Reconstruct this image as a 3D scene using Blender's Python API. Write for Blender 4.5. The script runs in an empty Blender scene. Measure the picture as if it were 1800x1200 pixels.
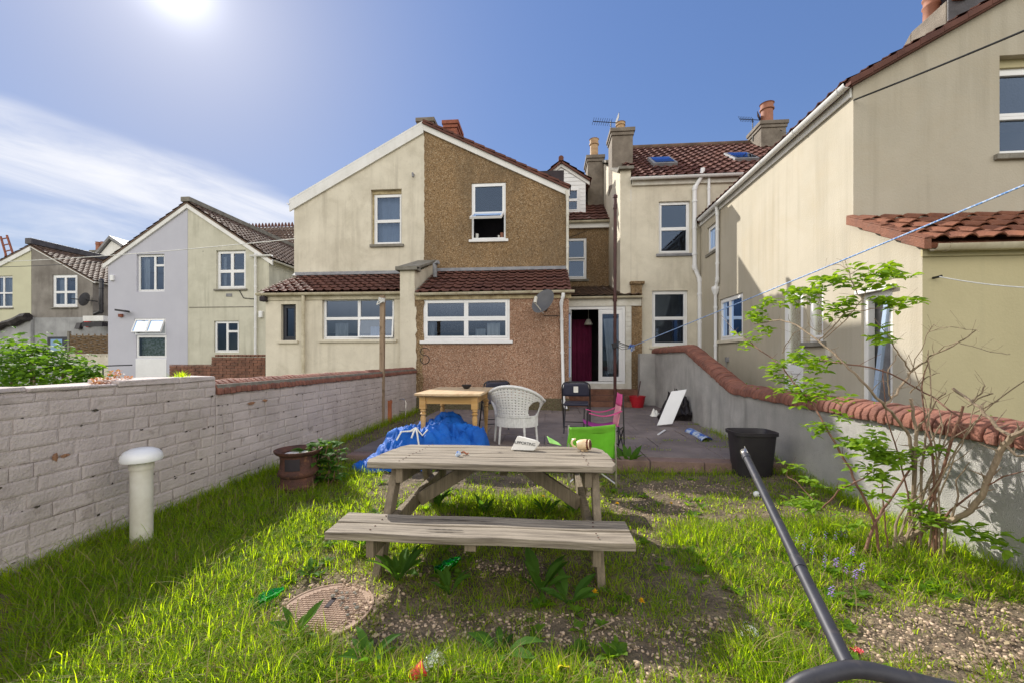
import bpy, bmesh, math, random
import numpy as np
from math import sin, cos, tan, pi, radians, sqrt, atan2, exp
from mathutils import Vector, Matrix, Euler, noise as mnoise
from mathutils.geometry import delaunay_2d_cdt
random.seed(7); rng = np.random.default_rng(11)
S = bpy.context.scene
COL = S.collection

# ------------------------------------------------------------------ camera, sky, sun, exposure
TH = radians(4.8); FPX = 715.0; HC = 1.31; CX, HY = 900.0, 630.0
cam_d = bpy.data.cameras.new('camera'); cam = bpy.data.objects.new('camera', cam_d); COL.objects.link(cam)
cam.location = (0, 0, HC); cam.rotation_euler = (radians(90), 0, TH)
cam_d.sensor_width = 36; cam_d.lens = FPX/1800*36; cam_d.shift_y = 30/1800
cam_d.clip_start = .05; cam_d.clip_end = 3000
S.camera = cam

SUN_AZ = radians(44.5)      # left of +Y
SUN_EL = radians(35.5)
SUN_DIR = Vector((-sin(SUN_AZ)*cos(SUN_EL), cos(SUN_AZ)*cos(SUN_EL), sin(SUN_EL)))   # towards the sun
SKY_GAIN, SKY_K, SKY_TINT, CIRRUS, FILL_CLOUD = 1.50, .42, (.92, .96, 1.12), .70, 1.85
w = bpy.data.worlds.new('World'); S.world = w; w.use_nodes = True
nt = w.node_tree; nt.nodes.clear()
N = nt.nodes.new; LK = nt.links.new
sky = N('ShaderNodeTexSky'); sky.sky_type = 'NISHITA'; sky.sun_disc = False
sky.sun_elevation = SUN_EL; sky.sun_rotation = -SUN_AZ
sky.air_density = 1.0; sky.dust_density = .35; sky.ozone_density = 3.0; sky.altitude = 50
tc = N('ShaderNodeTexCoord')
def mth(op, a_, b_=None, clamp=False):
    m = N('ShaderNodeMath'); m.operation = op; m.use_clamp = clamp
    for i, v in enumerate((a_, b_)):
        if v is None: continue
        if isinstance(v, (int, float)): m.inputs[i].default_value = v
        else: LK(v, m.inputs[i])
    return m.outputs[0]
def dotn(vec):
    d = N('ShaderNodeVectorMath'); d.operation = 'DOT_PRODUCT'; d.inputs[1].default_value = Vector(vec); LK(tc.outputs['Generated'], d.inputs[0]); return d.outputs['Value']
def smooth(v, lo, hi):
    m = N('ShaderNodeMapRange'); m.interpolation_type = 'SMOOTHSTEP'; m.inputs['From Min'].default_value = lo; m.inputs['From Max'].default_value = hi; LK(v, m.inputs['Value']); return m.outputs[0]
def noi(vec, sc, det=8, rough=.6, dist=.0):
    n_ = N('ShaderNodeTexNoise'); n_.inputs['Scale'].default_value = sc; n_.inputs['Detail'].default_value = det; n_.inputs['Roughness'].default_value = rough; n_.inputs['Distortion'].default_value = dist; LK(vec, n_.inputs['Vector']); return n_.outputs['Fac']
# the physical sky is far brighter round the sun than film can hold: ease it by luminance
bw = N('ShaderNodeRGBToBW'); LK(sky.outputs[0], bw.inputs[0])
ease = mth('DIVIDE', SKY_GAIN, mth('ADD', mth('MULTIPLY', bw.outputs[0], SKY_K), 1.0))
sc_ = N('ShaderNodeVectorMath'); sc_.operation = 'SCALE'; LK(sky.outputs[0], sc_.inputs[0]); LK(ease, sc_.inputs['Scale'])
tint = N('ShaderNodeMix'); tint.data_type = 'RGBA'; tint.blend_type = 'MULTIPLY'; tint.inputs[0].default_value = 1; tint.inputs[7].default_value = (*SKY_TINT, 1); LK(sc_.outputs[0], tint.inputs[6])
bg_s = N('ShaderNodeBackground'); bg_s.inputs['Strength'].default_value = .12; LK(tint.outputs[2], bg_s.inputs['Color'])
# thin cirrus: a long band rising to the left of the houses, and wisps under it
def pxdir(px, py): return (Vector((-sin(TH), cos(TH), 0))+Vector((cos(TH), sin(TH), 0))*((px-CX)/FPX)+Vector((0, 0, (HY-py)/FPX))).normalized()
da_, db_ = pxdir(-40, 205), pxdir(500, 372)
nb = da_.cross(db_).normalized(); nb = nb if nb.z > 0 else -nb
tb = nb.cross((da_+db_).normalized()).normalized(); mid_ = (da_+db_).normalized()
along, across = dotn(tb), dotn(nb)
cv = N('ShaderNodeCombineXYZ'); LK(mth('MULTIPLY', along, 2.2), cv.inputs[0]); LK(mth('MULTIPLY', across, 11.0), cv.inputs[1])
cn = noi(cv.outputs[0], 1.5, 9, .62, .5)
wob = mth('ADD', across, mth('MULTIPLY', mth('SUBTRACT', noi(cv.outputs[0], .9, 3), .5), .10))
band = mth('MULTIPLY', smooth(wob, -.14, -.01), smooth(wob, .045, .0))
front = smooth(dotn(mid_), .35, .75)
low = mth('MULTIPLY', smooth(wob, -.02, -.16), smooth(cn, .36, .80))
cl = mth('MULTIPLY', mth('ADD', mth('MULTIPLY', band, smooth(cn, .12, .75)), mth('MULTIPLY', low, .75), True), front, True)
# bright cloud added out of view behind the camera, filling the shaded house backs
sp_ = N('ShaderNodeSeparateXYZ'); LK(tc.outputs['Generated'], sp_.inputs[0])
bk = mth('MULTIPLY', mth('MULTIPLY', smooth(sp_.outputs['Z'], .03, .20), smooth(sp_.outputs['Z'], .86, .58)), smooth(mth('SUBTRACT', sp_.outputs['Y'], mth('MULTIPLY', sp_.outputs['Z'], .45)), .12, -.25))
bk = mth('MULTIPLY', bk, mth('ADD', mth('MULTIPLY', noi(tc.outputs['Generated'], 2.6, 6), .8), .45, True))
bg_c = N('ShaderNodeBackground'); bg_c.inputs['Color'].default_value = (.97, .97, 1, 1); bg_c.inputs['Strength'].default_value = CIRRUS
bg_b = N('ShaderNodeBackground'); bg_b.inputs['Color'].default_value = (1, .955, .88, 1); bg_b.inputs['Strength'].default_value = FILL_CLOUD
mx = N('ShaderNodeMixShader'); LK(mth('MULTIPLY', cl, .9), mx.inputs[0]); LK(bg_s.outputs[0], mx.inputs[1]); LK(bg_c.outputs[0], mx.inputs[2])
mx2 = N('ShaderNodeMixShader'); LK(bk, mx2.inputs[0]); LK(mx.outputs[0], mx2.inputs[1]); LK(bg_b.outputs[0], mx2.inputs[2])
# bright aureole of the sky round the sun itself
cs_ = mth('MAXIMUM', dotn(SUN_DIR), 0.0)
hz_ = mth('MULTIPLY', smooth(sp_.outputs['Z'], .50, .0), .07)     # paler air towards the horizon
au = mth('ADD', hz_, mth('ADD', mth('ADD', mth('MULTIPLY', mth('POWER', cs_, 900), .5), mth('MULTIPLY', mth('POWER', cs_, 110), .14)), mth('MULTIPLY', mth('POWER', cs_, 14), .08)))
bg_a = N('ShaderNodeBackground'); bg_a.inputs['Color'].default_value = (1, .98, .94, 1); LK(au, bg_a.inputs['Strength'])
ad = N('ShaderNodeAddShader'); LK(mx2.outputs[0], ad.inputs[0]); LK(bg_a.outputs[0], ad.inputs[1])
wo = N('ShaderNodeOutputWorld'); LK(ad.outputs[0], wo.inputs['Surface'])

sd = bpy.data.lights.new('sun', 'SUN'); sd.energy = 4.9; sd.angle = radians(.53); sd.color = (1, .95, .86)
so = bpy.data.objects.new('sun', sd); COL.objects.link(so); so.rotation_euler = SUN_DIR.to_track_quat('Z', 'Y').to_euler()
S.view_settings.view_transform = 'Standard'; S.view_settings.look = 'None'; S.view_settings.gamma = 1
S.view_settings.exposure = .5

# ------------------------------------------------------------------ helpers
FW = Vector((-sin(TH), cos(TH), 0)); RT = Vector((cos(TH), sin(TH), 0))
def ray(px, py): return FW + RT*((px-CX)/FPX) + Vector((0, 0, (HY-py)/FPX))
def atY(px, py, Y): d = ray(px, py); return Vector((0, 0, HC)) + d*(Y/d.y)
def atX(px, py, X): d = ray(px, py); return Vector((0, 0, HC)) + d*(X/d.x)
def atZ(px, py, Z): d = ray(px, py); return Vector((0, 0, HC)) + d*((Z-HC)/d.z)
def rectY(Y, x0, y0, x1, y1):
    a = atY(x0, y1, Y); b = atY(x1, y0, Y); c = atY(x0, y0, Y); d = atY(x1, y1, Y)
    return (a.x, (a.z+d.z)/2, b.x, (b.z+c.z)/2)
def rectX(X, x0, yt0, yb0, x1, yt1, yb1):
    a = atX(x0, yt0, X); b = atX(x0, yb0, X); c = atX(x1, yt1, X); d = atX(x1, yb1, X)
    return (a.y, (b.z+d.z)/2, c.y, (a.z+c.z)/2)

OFF = {}
class MB:
    def __init__(s): s.v = []; s.f = []
    def add(s, vs, fs):
        n = len(s.v); s.v += [tuple(p) for p in vs]; s.f += [tuple(i+n for i in f) for f in fs]; return s
    def box(s, x0, y0, z0, x1, y1, z1, jit=0):
        vs = [Vector((x, y, z)) for z in (z0, z1) for y in (y0, y1) for x in (x0, x1)]
        if jit: vs = [p+Vector((random.uniform(-jit, jit) for _ in range(3))) for p in vs]
        return s.add(vs, [(0,2,3,1),(4,5,7,6),(0,1,5,4),(2,6,7,3),(0,4,6,2),(1,3,7,5)])
    def obox(s, c, ax, ay, az):          # oriented: centre and three half-vectors
        c, ax, ay, az = map(Vector, (c, ax, ay, az))
        vs = [c+ax*i+ay*j+az*k for k in (-1,1) for j in (-1,1) for i in (-1,1)]
        return s.add(vs, [(0,2,3,1),(4,5,7,6),(0,1,5,4),(2,6,7,3),(0,4,6,2),(1,3,7,5)])
    def bar(s, a, b, w, h, up=(0,0,1)):
        a, b = Vector(a), Vector(b); d = (b-a); L = d.length; d = d/L
        u = Vector(up)
        if abs(d.dot(u)) > .98: u = Vector((0,1,0))
        sd_ = d.cross(u).normalized(); u = sd_.cross(d).normalized()
        return s.obox((a+b)/2, d*L/2, sd_*w/2, u*h/2)
    def tube(s, pts, r, n=8, caps=True):
        pts = [Vector(p) for p in pts]; m = len(pts)
        rs = r if isinstance(r, (list, tuple)) else [r]*m
        t0 = (pts[1]-pts[0]).normalized()
        u = t0.orthogonal().normalized(); vs = []
        for i, p in enumerate(pts):
            t = (pts[min(i+1, m-1)]-pts[max(i-1, 0)]).normalized()
            u = (u-t*u.dot(t)).normalized(); v = t.cross(u)
            vs += [p+(u*cos(2*pi*k/n)+v*sin(2*pi*k/n))*rs[i] for k in range(n)]
        fs = [(i*n+k, i*n+(k+1) % n, (i+1)*n+(k+1) % n, (i+1)*n+k) for i in range(m-1) for k in range(n)]
        if caps: fs += [tuple(range(n-1, -1, -1)), tuple((m-1)*n+k for k in range(n))]
        return s.add(vs, fs)
    def lathe(s, c, prof, n=16, axis=(0,0,1), sx=1, sy=1):       # prof: (r, h) list
        c = Vector(c); a = Vector(axis).normalized(); u = a.orthogonal().normalized() if abs(a.z) < .99 else Vector((1,0,0)); v = a.cross(u)
        vs = []
        for r, h in prof: vs += [c+a*h+(u*cos(2*pi*k/n)*sx+v*sin(2*pi*k/n)*sy)*r for k in range(n)]
        m = len(prof)
        fs = [(i*n+k, i*n+(k+1) % n, (i+1)*n+(k+1) % n, (i+1)*n+k) for i in range(m-1) for k in range(n)]
        if prof[0][0] > 1e-4: fs.append(tuple(range(n-1, -1, -1)))
        if prof[-1][0] > 1e-4: fs.append(tuple((m-1)*n+k for k in range(n)))
        return s.add(vs, fs)
    def prism(s, poly, off):            # 3-D polygon extruded by a vector
        a = [Vector(p) for p in poly]; o = Vector(off); n = len(a)
        return s.add(a+[p+o for p in a], [tuple(range(n-1, -1, -1)), tuple(range(n, 2*n))]+[(i, (i+1) % n, n+(i+1) % n, n+i) for i in range(n)])
    def grid(s, fn, nu, nv, skip=None):
        vs = [fn(i/nu, j/nv) for j in range(nv+1) for i in range(nu+1)]
        fs = [(j*(nu+1)+i, j*(nu+1)+i+1, (j+1)*(nu+1)+i+1, (j+1)*(nu+1)+i) for j in range(nv) for i in range(nu) if not (skip and skip(i, j))]
        return s.add(vs, fs)
    def build(s, name, m, parent=None, loc=None, smooth=False, bevel=0, solid=0, sub=0):
        o3 = Vector(loc) if loc is not None else (OFF[parent.name] if parent else Vector((0,0,0)))
        me = bpy.data.meshes.new(name); me.from_pydata([(p[0]-o3.x, p[1]-o3.y, p[2]-o3.z) for p in s.v], [], s.f)
        return link(name, me, m, parent, o3, smooth, bevel, solid, sub)
def link(name, me, m, parent=None, o3=Vector((0,0,0)), smooth=False, bevel=0, solid=0, sub=0):
    me.materials.append(m); me.update()
    ob = bpy.data.objects.new(name, me); COL.objects.link(ob)
    if parent: ob.parent = parent
    else: ob.location = o3
    OFF[ob.name] = Vector(o3)
    if smooth:
        me.shade_smooth()
        if smooth != 2:
            try: me.set_sharp_from_angle(angle=radians(40))
            except Exception: pass
    if solid: md = ob.modifiers.new('thickness', 'SOLIDIFY'); md.thickness = solid; md.offset = 0
    if bevel: md = ob.modifiers.new('bevel', 'BEVEL'); md.width = bevel; md.segments = 2; md.limit_method = 'ANGLE'
    if sub: md = ob.modifiers.new('sub', 'SUBSURF'); md.levels = sub; md.render_levels = sub
    return ob
def tag(o, label, cat=None, group=None, kind=None):
    if label: o['label'] = label
    if cat: o['category'] = cat
    if group: o['group'] = group
    if kind: o['kind'] = kind
    return o
def thing(name, label, cat, loc, group=None):
    o = bpy.data.objects.new(name, None); COL.objects.link(o); o.location = loc; o.empty_display_size = .1
    OFF[o.name] = Vector(loc); return tag(o, label, cat, group)

# ------------------------------------------------------------------ materials
def nodes(name):
    m = bpy.data.materials.new(name); m.use_nodes = True; t = m.node_tree; t.nodes.clear()
    return m, t, t.nodes.new, t.links.new
def pm(name, c1, c2=None, sc=3., det=7, rough=.85, bump=0., bsc=60., bdet=4, streak=0., stcol=(.2,.18,.14), stsc=(3.5,3.5,.22), spk=0., spcol=(.05,.05,.05), spsc=40., met=0., spec=.3, coat=0., lo=.35, hi=.65, stretch=None, extra=None, trans=0., blot=0., blcol=None, blsc=.55):
    m, t, n, l = nodes(name)
    out = n('ShaderNodeOutputMaterial'); b = n('ShaderNodeBsdfPrincipled'); l(b.outputs[0], out.inputs[0])
    g = n('ShaderNodeNewGeometry'); pos = g.outputs['Position']
    if stretch:
        mpn = n('ShaderNodeMapping'); mpn.inputs['Scale'].default_value = stretch; l(pos, mpn.inputs[0]); pos2 = mpn.outputs[0]
    else: pos2 = pos
    ns = n('ShaderNodeTexNoise'); ns.inputs['Scale'].default_value = sc; ns.inputs['Detail'].default_value = det; ns.inputs['Roughness'].default_value = .62; l(pos2, ns.inputs['Vector'])
    rp = n('ShaderNodeValToRGB'); rp.color_ramp.elements[0].position = lo; rp.color_ramp.elements[1].position = hi
    c2 = c2 or tuple(x*.8 for x in c1)
    rp.color_ramp.elements[0].color = (*c2, 1); rp.color_ramp.elements[1].color = (*c1, 1)
    l(ns.outputs['Fac'], rp.inputs[0]); col = rp.outputs[0]
    def mixin(fac, c):
        nonlocal col
        q = n('ShaderNodeMix'); q.data_type = 'RGBA'; l(fac, q.inputs[0]); l(col, q.inputs[6]); q.inputs[7].default_value = (*c, 1); col = q.outputs[2]
    def thr(tex, lo_, hi_, amt):
        q = n('ShaderNodeMapRange'); q.inputs['From Min'].default_value = lo_; q.inputs['From Max'].default_value = hi_; q.inputs['To Max'].default_value = amt; l(tex, q.inputs['Value']); return q.outputs[0]
    if streak:
        ms = n('ShaderNodeMapping'); ms.inputs['Scale'].default_value = stsc; l(pos, ms.inputs[0])
        s2 = n('ShaderNodeTexNoise'); s2.inputs['Scale'].default_value = 1.6; s2.inputs['Detail'].default_value = 6; s2.inputs['Roughness'].default_value = .6; l(ms.outputs[0], s2.inputs['Vector'])
        s5 = n('ShaderNodeTexNoise'); s5.inputs['Scale'].default_value = .8; s5.inputs['Detail'].default_value = 3; l(pos, s5.inputs['Vector'])
        sm = n('ShaderNodeMath'); sm.operation = 'MULTIPLY'; l(thr(s2.outputs['Fac'], .48, .74, streak*1.25), sm.inputs[0]); l(thr(s5.outputs['Fac'], .38, .62, 1.0), sm.inputs[1])
        mixin(sm.outputs[0], stcol)
    if blot:
        s4 = n('ShaderNodeTexNoise'); s4.inputs['Scale'].default_value = blsc; s4.inputs['Detail'].default_value = 10; s4.inputs['Roughness'].default_value = .72; s4.inputs['Distortion'].default_value = .6; l(pos, s4.inputs['Vector'])
        mixin(thr(s4.outputs['Fac'], .50, .70, blot), blcol)
    if spk:
        s3 = n('ShaderNodeTexNoise'); s3.inputs['Scale'].default_value = spsc; s3.inputs['Detail'].default_value = 3; l(pos, s3.inputs['Vector'])
        mixin(thr(s3.outputs['Fac'], .60, .72, spk), spcol)
    l(col, b.inputs['Base Color'])
    b.inputs['Roughness'].default_value = rough; b.inputs['Metallic'].default_value = met; b.inputs['Specular IOR Level'].default_value = spec; b.inputs['Coat Weight'].default_value = coat
    if bump:
        nb = n('ShaderNodeTexNoise'); nb.inputs['Scale'].default_value = bsc; nb.inputs['Detail'].default_value = bdet; l(pos2, nb.inputs['Vector'])
        bm = n('ShaderNodeBump'); bm.inputs['Strength'].default_value = min(1, bump); bm.inputs['Distance'].default_value = .02 if bump <= 1 else .02*bump; l(nb.outputs['Fac'], bm.inputs['Height']); l(bm.outputs[0], b.inputs['Normal'])
    if trans:
        tr = n('ShaderNodeBsdfTranslucent'); l(col, tr.inputs[0]); ms_ = n('ShaderNodeMixShader'); ms_.inputs[0].default_value = trans
        l(b.outputs[0], ms_.inputs[1]); l(tr.outputs[0], ms_.inputs[2]); l(ms_.outputs[0], out.inputs[0])
    return m
def pebbledash(name, cols, sc=75, bump=.5, dirt=(.10,.08,.055), damt=.55):
    m, t, n, l = nodes(name)
    out = n('ShaderNodeOutputMaterial'); b = n('ShaderNodeBsdfPrincipled'); l(b.outputs[0], out.inputs[0])
    g = n('ShaderNodeNewGeometry')
    v = n('ShaderNodeTexVoronoi'); v.inputs['Scale'].default_value = sc; l(g.outputs['Position'], v.inputs['Vector'])
    sp = n('ShaderNodeSeparateColor'); l(v.outputs['Color'], sp.inputs[0])
    rp = n('ShaderNodeValToRGB'); e = rp.color_ramp.elements
    e[0].color = (*cols[0], 1); e[1].color = (*cols[-1], 1)
    for i, c in enumerate(cols[1:-1]): q = e.new((i+1)/(len(cols)-1)); q.color = (*c, 1)
    l(sp.outputs[0], rp.inputs[0])
    ns = n('ShaderNodeTexNoise'); ns.inputs['Scale'].default_value = .9; ns.inputs['Detail'].default_value = 8; ns.inputs['Roughness'].default_value = .65
    mp_ = n('ShaderNodeMapping'); mp_.inputs['Scale'].default_value = (1, 1, .5); l(g.outputs['Position'], mp_.inputs[0]); l(mp_.outputs[0], ns.inputs['Vector'])
    mr = n('ShaderNodeMapRange'); mr.inputs['From Min'].default_value = .40; mr.inputs['From Max'].default_value = .66; mr.inputs['To Max'].default_value = damt; l(ns.outputs['Fac'], mr.inputs['Value'])
    mxx = n('ShaderNodeMix'); mxx.data_type = 'RGBA'; l(mr.outputs[0], mxx.inputs[0]); l(rp.outputs[0], mxx.inputs[6]); mxx.inputs[7].default_value = (*dirt, 1)
    l(mxx.outputs[2], b.inputs['Base Color']); b.inputs['Roughness'].default_value = .93; b.inputs['Specular IOR Level'].default_value = .2
    bm = n('ShaderNodeBump'); bm.inputs['Strength'].default_value = bump; bm.inputs['Distance'].default_value = .012; bm.invert = True; l(v.outputs['Distance'], bm.inputs['Height']); l(bm.outputs[0], b.inputs['Normal'])
    return m
def leafmat(name, c1, c2, tr=.5, rough=.5, trcol=None, spec=.25):
    m, t, n, l = nodes(name)
    out = n('ShaderNodeOutputMaterial'); b = n('ShaderNodeBsdfPrincipled'); tl = n('ShaderNodeBsdfTranslucent'); mxs = n('ShaderNodeMixShader'); mxs.inputs[0].default_value = tr
    g = n('ShaderNodeNewGeometry'); rp = n('ShaderNodeValToRGB'); rp.color_ramp.elements[0].color = (*c2, 1); rp.color_ramp.elements[1].color = (*c1, 1)
    l(g.outputs['Random Per Island'], rp.inputs[0]); l(rp.outputs[0], b.inputs['Base Color']); b.inputs['Roughness'].default_value = rough; b.inputs['Specular IOR Level'].default_value = spec
    hs = n('ShaderNodeMix'); hs.data_type = 'RGBA'; hs.blend_type = 'MULTIPLY'; hs.inputs[0].default_value = 1; l(rp.outputs[0], hs.inputs[6]); hs.inputs[7].default_value = (*(trcol or (1.5, 1.6, .7)), 1)
    l(hs.outputs[2], tl.inputs[0]); l(b.outputs[0], mxs.inputs[1]); l(tl.outputs[0], mxs.inputs[2]); l(mxs.outputs[0], out.inputs[0])
    return m
def glassmat(name, refl=.3, tint=(.75,.8,.85), bumpy=0., gcol=(.50,.68,1,1)):
    m, t, n, l = nodes(name)
    out = n('ShaderNodeOutputMaterial'); tr = n('ShaderNodeBsdfTransparent'); tr.inputs[0].default_value = (*tint, 1)
    gl = n('ShaderNodeBsdfGlossy'); gl.inputs['Roughness'].default_value = .015; gl.inputs[0].default_value = gcol
    fr = n('ShaderNodeFresnel'); fr.inputs[0].default_value = 1.5; ad_ = n('ShaderNodeMath'); ad_.use_clamp = True; ad_.inputs[1].default_value = refl; l(fr.outputs[0], ad_.inputs[0])
    if bumpy:
        nb = n('ShaderNodeTexNoise'); nb.inputs['Scale'].default_value = bumpy; nb.inputs['Detail'].default_value = 1; g = n('ShaderNodeNewGeometry'); l(g.outputs['Position'], nb.inputs['Vector'])
        bm = n('ShaderNodeBump'); bm.inputs['Strength'].default_value = .6; bm.inputs['Distance'].default_value = .02; l(nb.outputs['Fac'], bm.inputs['Height']); l(bm.outputs[0], gl.inputs['Normal'])
    mxs = n('ShaderNodeMixShader'); l(ad_.outputs[0], mxs.inputs[0]); l(tr.outputs[0], mxs.inputs[1]); l(gl.outputs[0], mxs.inputs[2]); l(mxs.outputs[0], out.inputs[0])
    return m
def woodmat(name, c1, c2, along=0, rough=.8, bump=.5, crack=.5, grain=1.0):
    st = [26*grain, 26*grain, 26*grain]; st[along] = 1.6*grain
    return pm(name, c1, c2, sc=1.6, det=9, rough=rough, bump=bump, bsc=2.2, bdet=8, spk=crack, spcol=tuple(x*.35 for x in c2), spsc=6, stretch=tuple(st), lo=.3, hi=.68)

M = {}
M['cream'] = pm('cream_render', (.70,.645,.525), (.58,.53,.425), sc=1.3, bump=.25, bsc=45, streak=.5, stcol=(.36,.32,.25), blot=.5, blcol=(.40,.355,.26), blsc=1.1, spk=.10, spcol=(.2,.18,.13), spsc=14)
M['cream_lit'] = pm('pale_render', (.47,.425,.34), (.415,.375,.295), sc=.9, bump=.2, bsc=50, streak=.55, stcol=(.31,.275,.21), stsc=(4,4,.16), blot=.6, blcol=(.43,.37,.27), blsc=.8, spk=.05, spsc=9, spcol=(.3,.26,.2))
M['ext_cream'] = pm('mustard_cream_render', (.50,.445,.27), (.45,.40,.24), sc=1.1, bump=.15, bsc=40, streak=.3, stcol=(.36,.33,.21))
M['green_cream'] = pm('greenish_cream_render', (.60,.58,.475), (.51,.49,.395), sc=1.4, bump=.2, bsc=40, streak=.5, stcol=(.28,.27,.2), blot=.4, blcol=(.33,.32,.24), blsc=.7)
M['lilac'] = pm('lilac_render', (.50,.50,.56), (.47,.47,.53), sc=1.2, bump=.1, bsc=40, streak=.15, stcol=(.4,.4,.44))
M['yellow'] = pm('pale_yellow_render', (.58,.565,.40), (.53,.51,.36), sc=1.2, bump=.1, bsc=40, streak=.2, stcol=(.4,.38,.27))
M['greybrown'] = pm('grey_roughcast', (.30,.275,.245), (.18,.16,.14), sc=1.1, det=10, bump=.6, bsc=70, streak=.6, stcol=(.12,.105,.09), spk=.3, spcol=(.4,.36,.31), spsc=60)
M['oldpaint'] = pm('old_white_paint', (.40,.40,.40), (.29,.29,.29), sc=2, bump=.4, bsc=40, streak=.4, stcol=(.2,.2,.19))
M['dash_up'] = pebbledash('brown_pebbledash', [(.09,.052,.026),(.25,.155,.075),(.35,.235,.125),(.16,.10,.05),(.47,.36,.23)], sc=58)
M['dash_low'] = pebbledash('pinkish_pebbledash', [(.15,.08,.05),(.35,.20,.13),(.46,.285,.19),(.24,.13,.08),(.58,.43,.32)], sc=58, dirt=(.15,.09,.06), damt=.5)
M['dash_plinth'] = pebbledash('damp_plinth', [(.06,.045,.03),(.13,.10,.06),(.10,.10,.05),(.17,.13,.09)], sc=58)
M['grey_render'] = pm('grey_roughcast_garden_wall', (.56,.54,.51), (.42,.405,.385), sc=2.2, det=9, bump=1, bsc=170, streak=.5, stcol=(.2,.195,.18), stsc=(3,3,.4), spk=.6, spcol=(.15,.145,.14), spsc=120)
M['paint_brick'] = pm('painted_brick', (.53,.465,.445), (.42,.365,.35), sc=3.0, det=9, bump=.45, bsc=60, streak=.3, stcol=(.26,.23,.20), spk=.45, spcol=(.20,.165,.14), spsc=11, blot=.35, blcol=(.36,.33,.28), blsc=1.2)
M['paint_mortar'] = pm('painted_mortar', (.50,.44,.42), (.24,.205,.185), sc=4, bump=.6, bsc=70, lo=.36, hi=.52)
M['red_brick'] = pm('red_brick', (.36,.125,.075), (.20,.07,.045), sc=7, bump=.5, bsc=60, spk=.5, spcol=(.12,.06,.045), spsc=16)
M['red_round'] = pm('red_coping_brick', (.27,.115,.08), (.15,.065,.05), sc=6, bump=.5, bsc=60, spk=.45, spcol=(.17,.11,.085), spsc=14)
M['brown_brick'] = pm('brown_brick', (.25,.12,.08), (.13,.065,.045), sc=6, det=9, bump=.6, bsc=50, spk=.4, spcol=(.1,.1,.05), spsc=10)
M['mortar'] = pm('mortar', (.25,.23,.20), (.15,.14,.12), sc=12, bump=.4)
M['tile'] = pm('red_brown_tile', (.155,.066,.048), (.092,.040,.032), sc=2.5, det=8, rough=.8, bump=.3, bsc=60, spk=.35, spcol=(.07,.05,.045), spsc=7, spec=.25)
M['tile_or'] = pm('orange_clay_tile', (.25,.10,.055), (.15,.058,.035), sc=5, det=8, rough=.7, bump=.4, bsc=50, spk=.45, spcol=(.13,.07,.05), spsc=8)
M['tile_dk'] = pm('weathered_brown_tile', (.17,.11,.075), (.09,.06,.045), sc=4, det=8, rough=.75, bump=.4, bsc=50)
M['lead'] = pm('lead_flashing', (.27,.27,.28), (.18,.18,.19), sc=6, rough=.6, bump=.3, bsc=20)
M['concrete'] = pm('weathered_concrete', (.27,.25,.215), (.15,.14,.115), sc=4, det=9, bump=.6, bsc=60, spk=.3, spcol=(.09,.09,.06), spsc=20)
M['stack'] = pm('rendered_chimney', (.24,.205,.165), (.15,.125,.10), sc=3, det=9, bump=.6, bsc=50)
M['dark_stack'] = pm('dark_flashed_stack', (.09,.085,.095), (.05,.047,.05), sc=4, rough=.6, bump=.3, bsc=30)
M['pot'] = pm('terracotta_pot', (.38,.17,.11), (.27,.115,.075), sc=5, rough=.7)
M['pot_buff'] = pm('buff_pot', (.52,.36,.20), (.36,.22,.12), sc=7, rough=.7)
M['upvc'] = pm('white_upvc', (.80,.80,.80), (.74,.74,.74), sc=3, rough=.35, spec=.5)
M['upvc_old'] = pm('dirty_white_plastic', (.68,.66,.60), (.52,.49,.41), sc=4, rough=.5, streak=.3, stcol=(.35,.31,.22))
M['gutter'] = pm('cream_gutter', (.58,.53,.40), (.40,.35,.24), sc=4, rough=.55, spk=.3, spcol=(.16,.13,.08), spsc=12)
M['fascia'] = pm('peeling_fascia', (.55,.46,.28), (.30,.23,.13), sc=6, bump=.4, bsc=40, spk=.5, spcol=(.12,.08,.05), spsc=14)
M['board_white'] = pm('white_painted_board', (.78,.77,.75), (.68,.67,.64), sc=2, rough=.5, streak=.25, stcol=(.5,.48,.42))
M['glass'] = glassmat('window_glass', .03, (.62,.68,.75))
M['glass_low'] = glassmat('low_window_glass', .09, (.62,.68,.75), 0, (.62,.74,.95,1))
M['glass_obsc'] = glassmat('obscured_glass', .0, (.30,.31,.25), 55, (.8,.8,.7,1))
M['curtain'] = pm('white_curtain', (.72,.72,.70), (.6,.6,.58), sc=3, trans=.3)
M['curtain_p'] = pm('patterned_curtain', (.58,.60,.48), (.30,.36,.22), sc=11, lo=.45, hi=.55, trans=.3)
M['blind'] = pm('blue_blind', (.34,.38,.45), (.28,.32,.4), sc=2)
M['purple'] = pm('purple_curtain', (.15,.012,.05), (.08,.006,.03), sc=2, rough=.8)
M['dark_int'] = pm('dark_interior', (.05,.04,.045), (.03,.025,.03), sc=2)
M['wood_old'] = woodmat('weathered_bench_wood', (.345,.295,.23), (.125,.102,.078), 0, bump=.9, crack=.0)
M['wood_old_y'] = woodmat('weathered_leg_wood', (.25,.20,.14), (.14,.115,.08), 2, bump=.7)
M['knot'] = pm('rotten_crack', (.02,.015,.01), (.04,.03,.02), sc=20)
M['pine'] = woodmat('varnished_pine', (.56,.345,.14), (.44,.25,.085), 0, rough=.35, bump=.08, crack=.15, grain=.6)
M['pine_top'] = woodmat('worn_pine_top', (.62,.47,.29), (.47,.31,.17), 1, rough=.45, bump=.1, crack=.2, grain=.6)
M['post'] = woodmat('grey_post_wood', (.34,.25,.17), (.20,.14,.09), 2, bump=.5)
M['black_metal'] = pm('black_painted_metal', (.018,.017,.02), (.03,.028,.03), sc=20, rough=.35, spec=.5)
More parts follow.
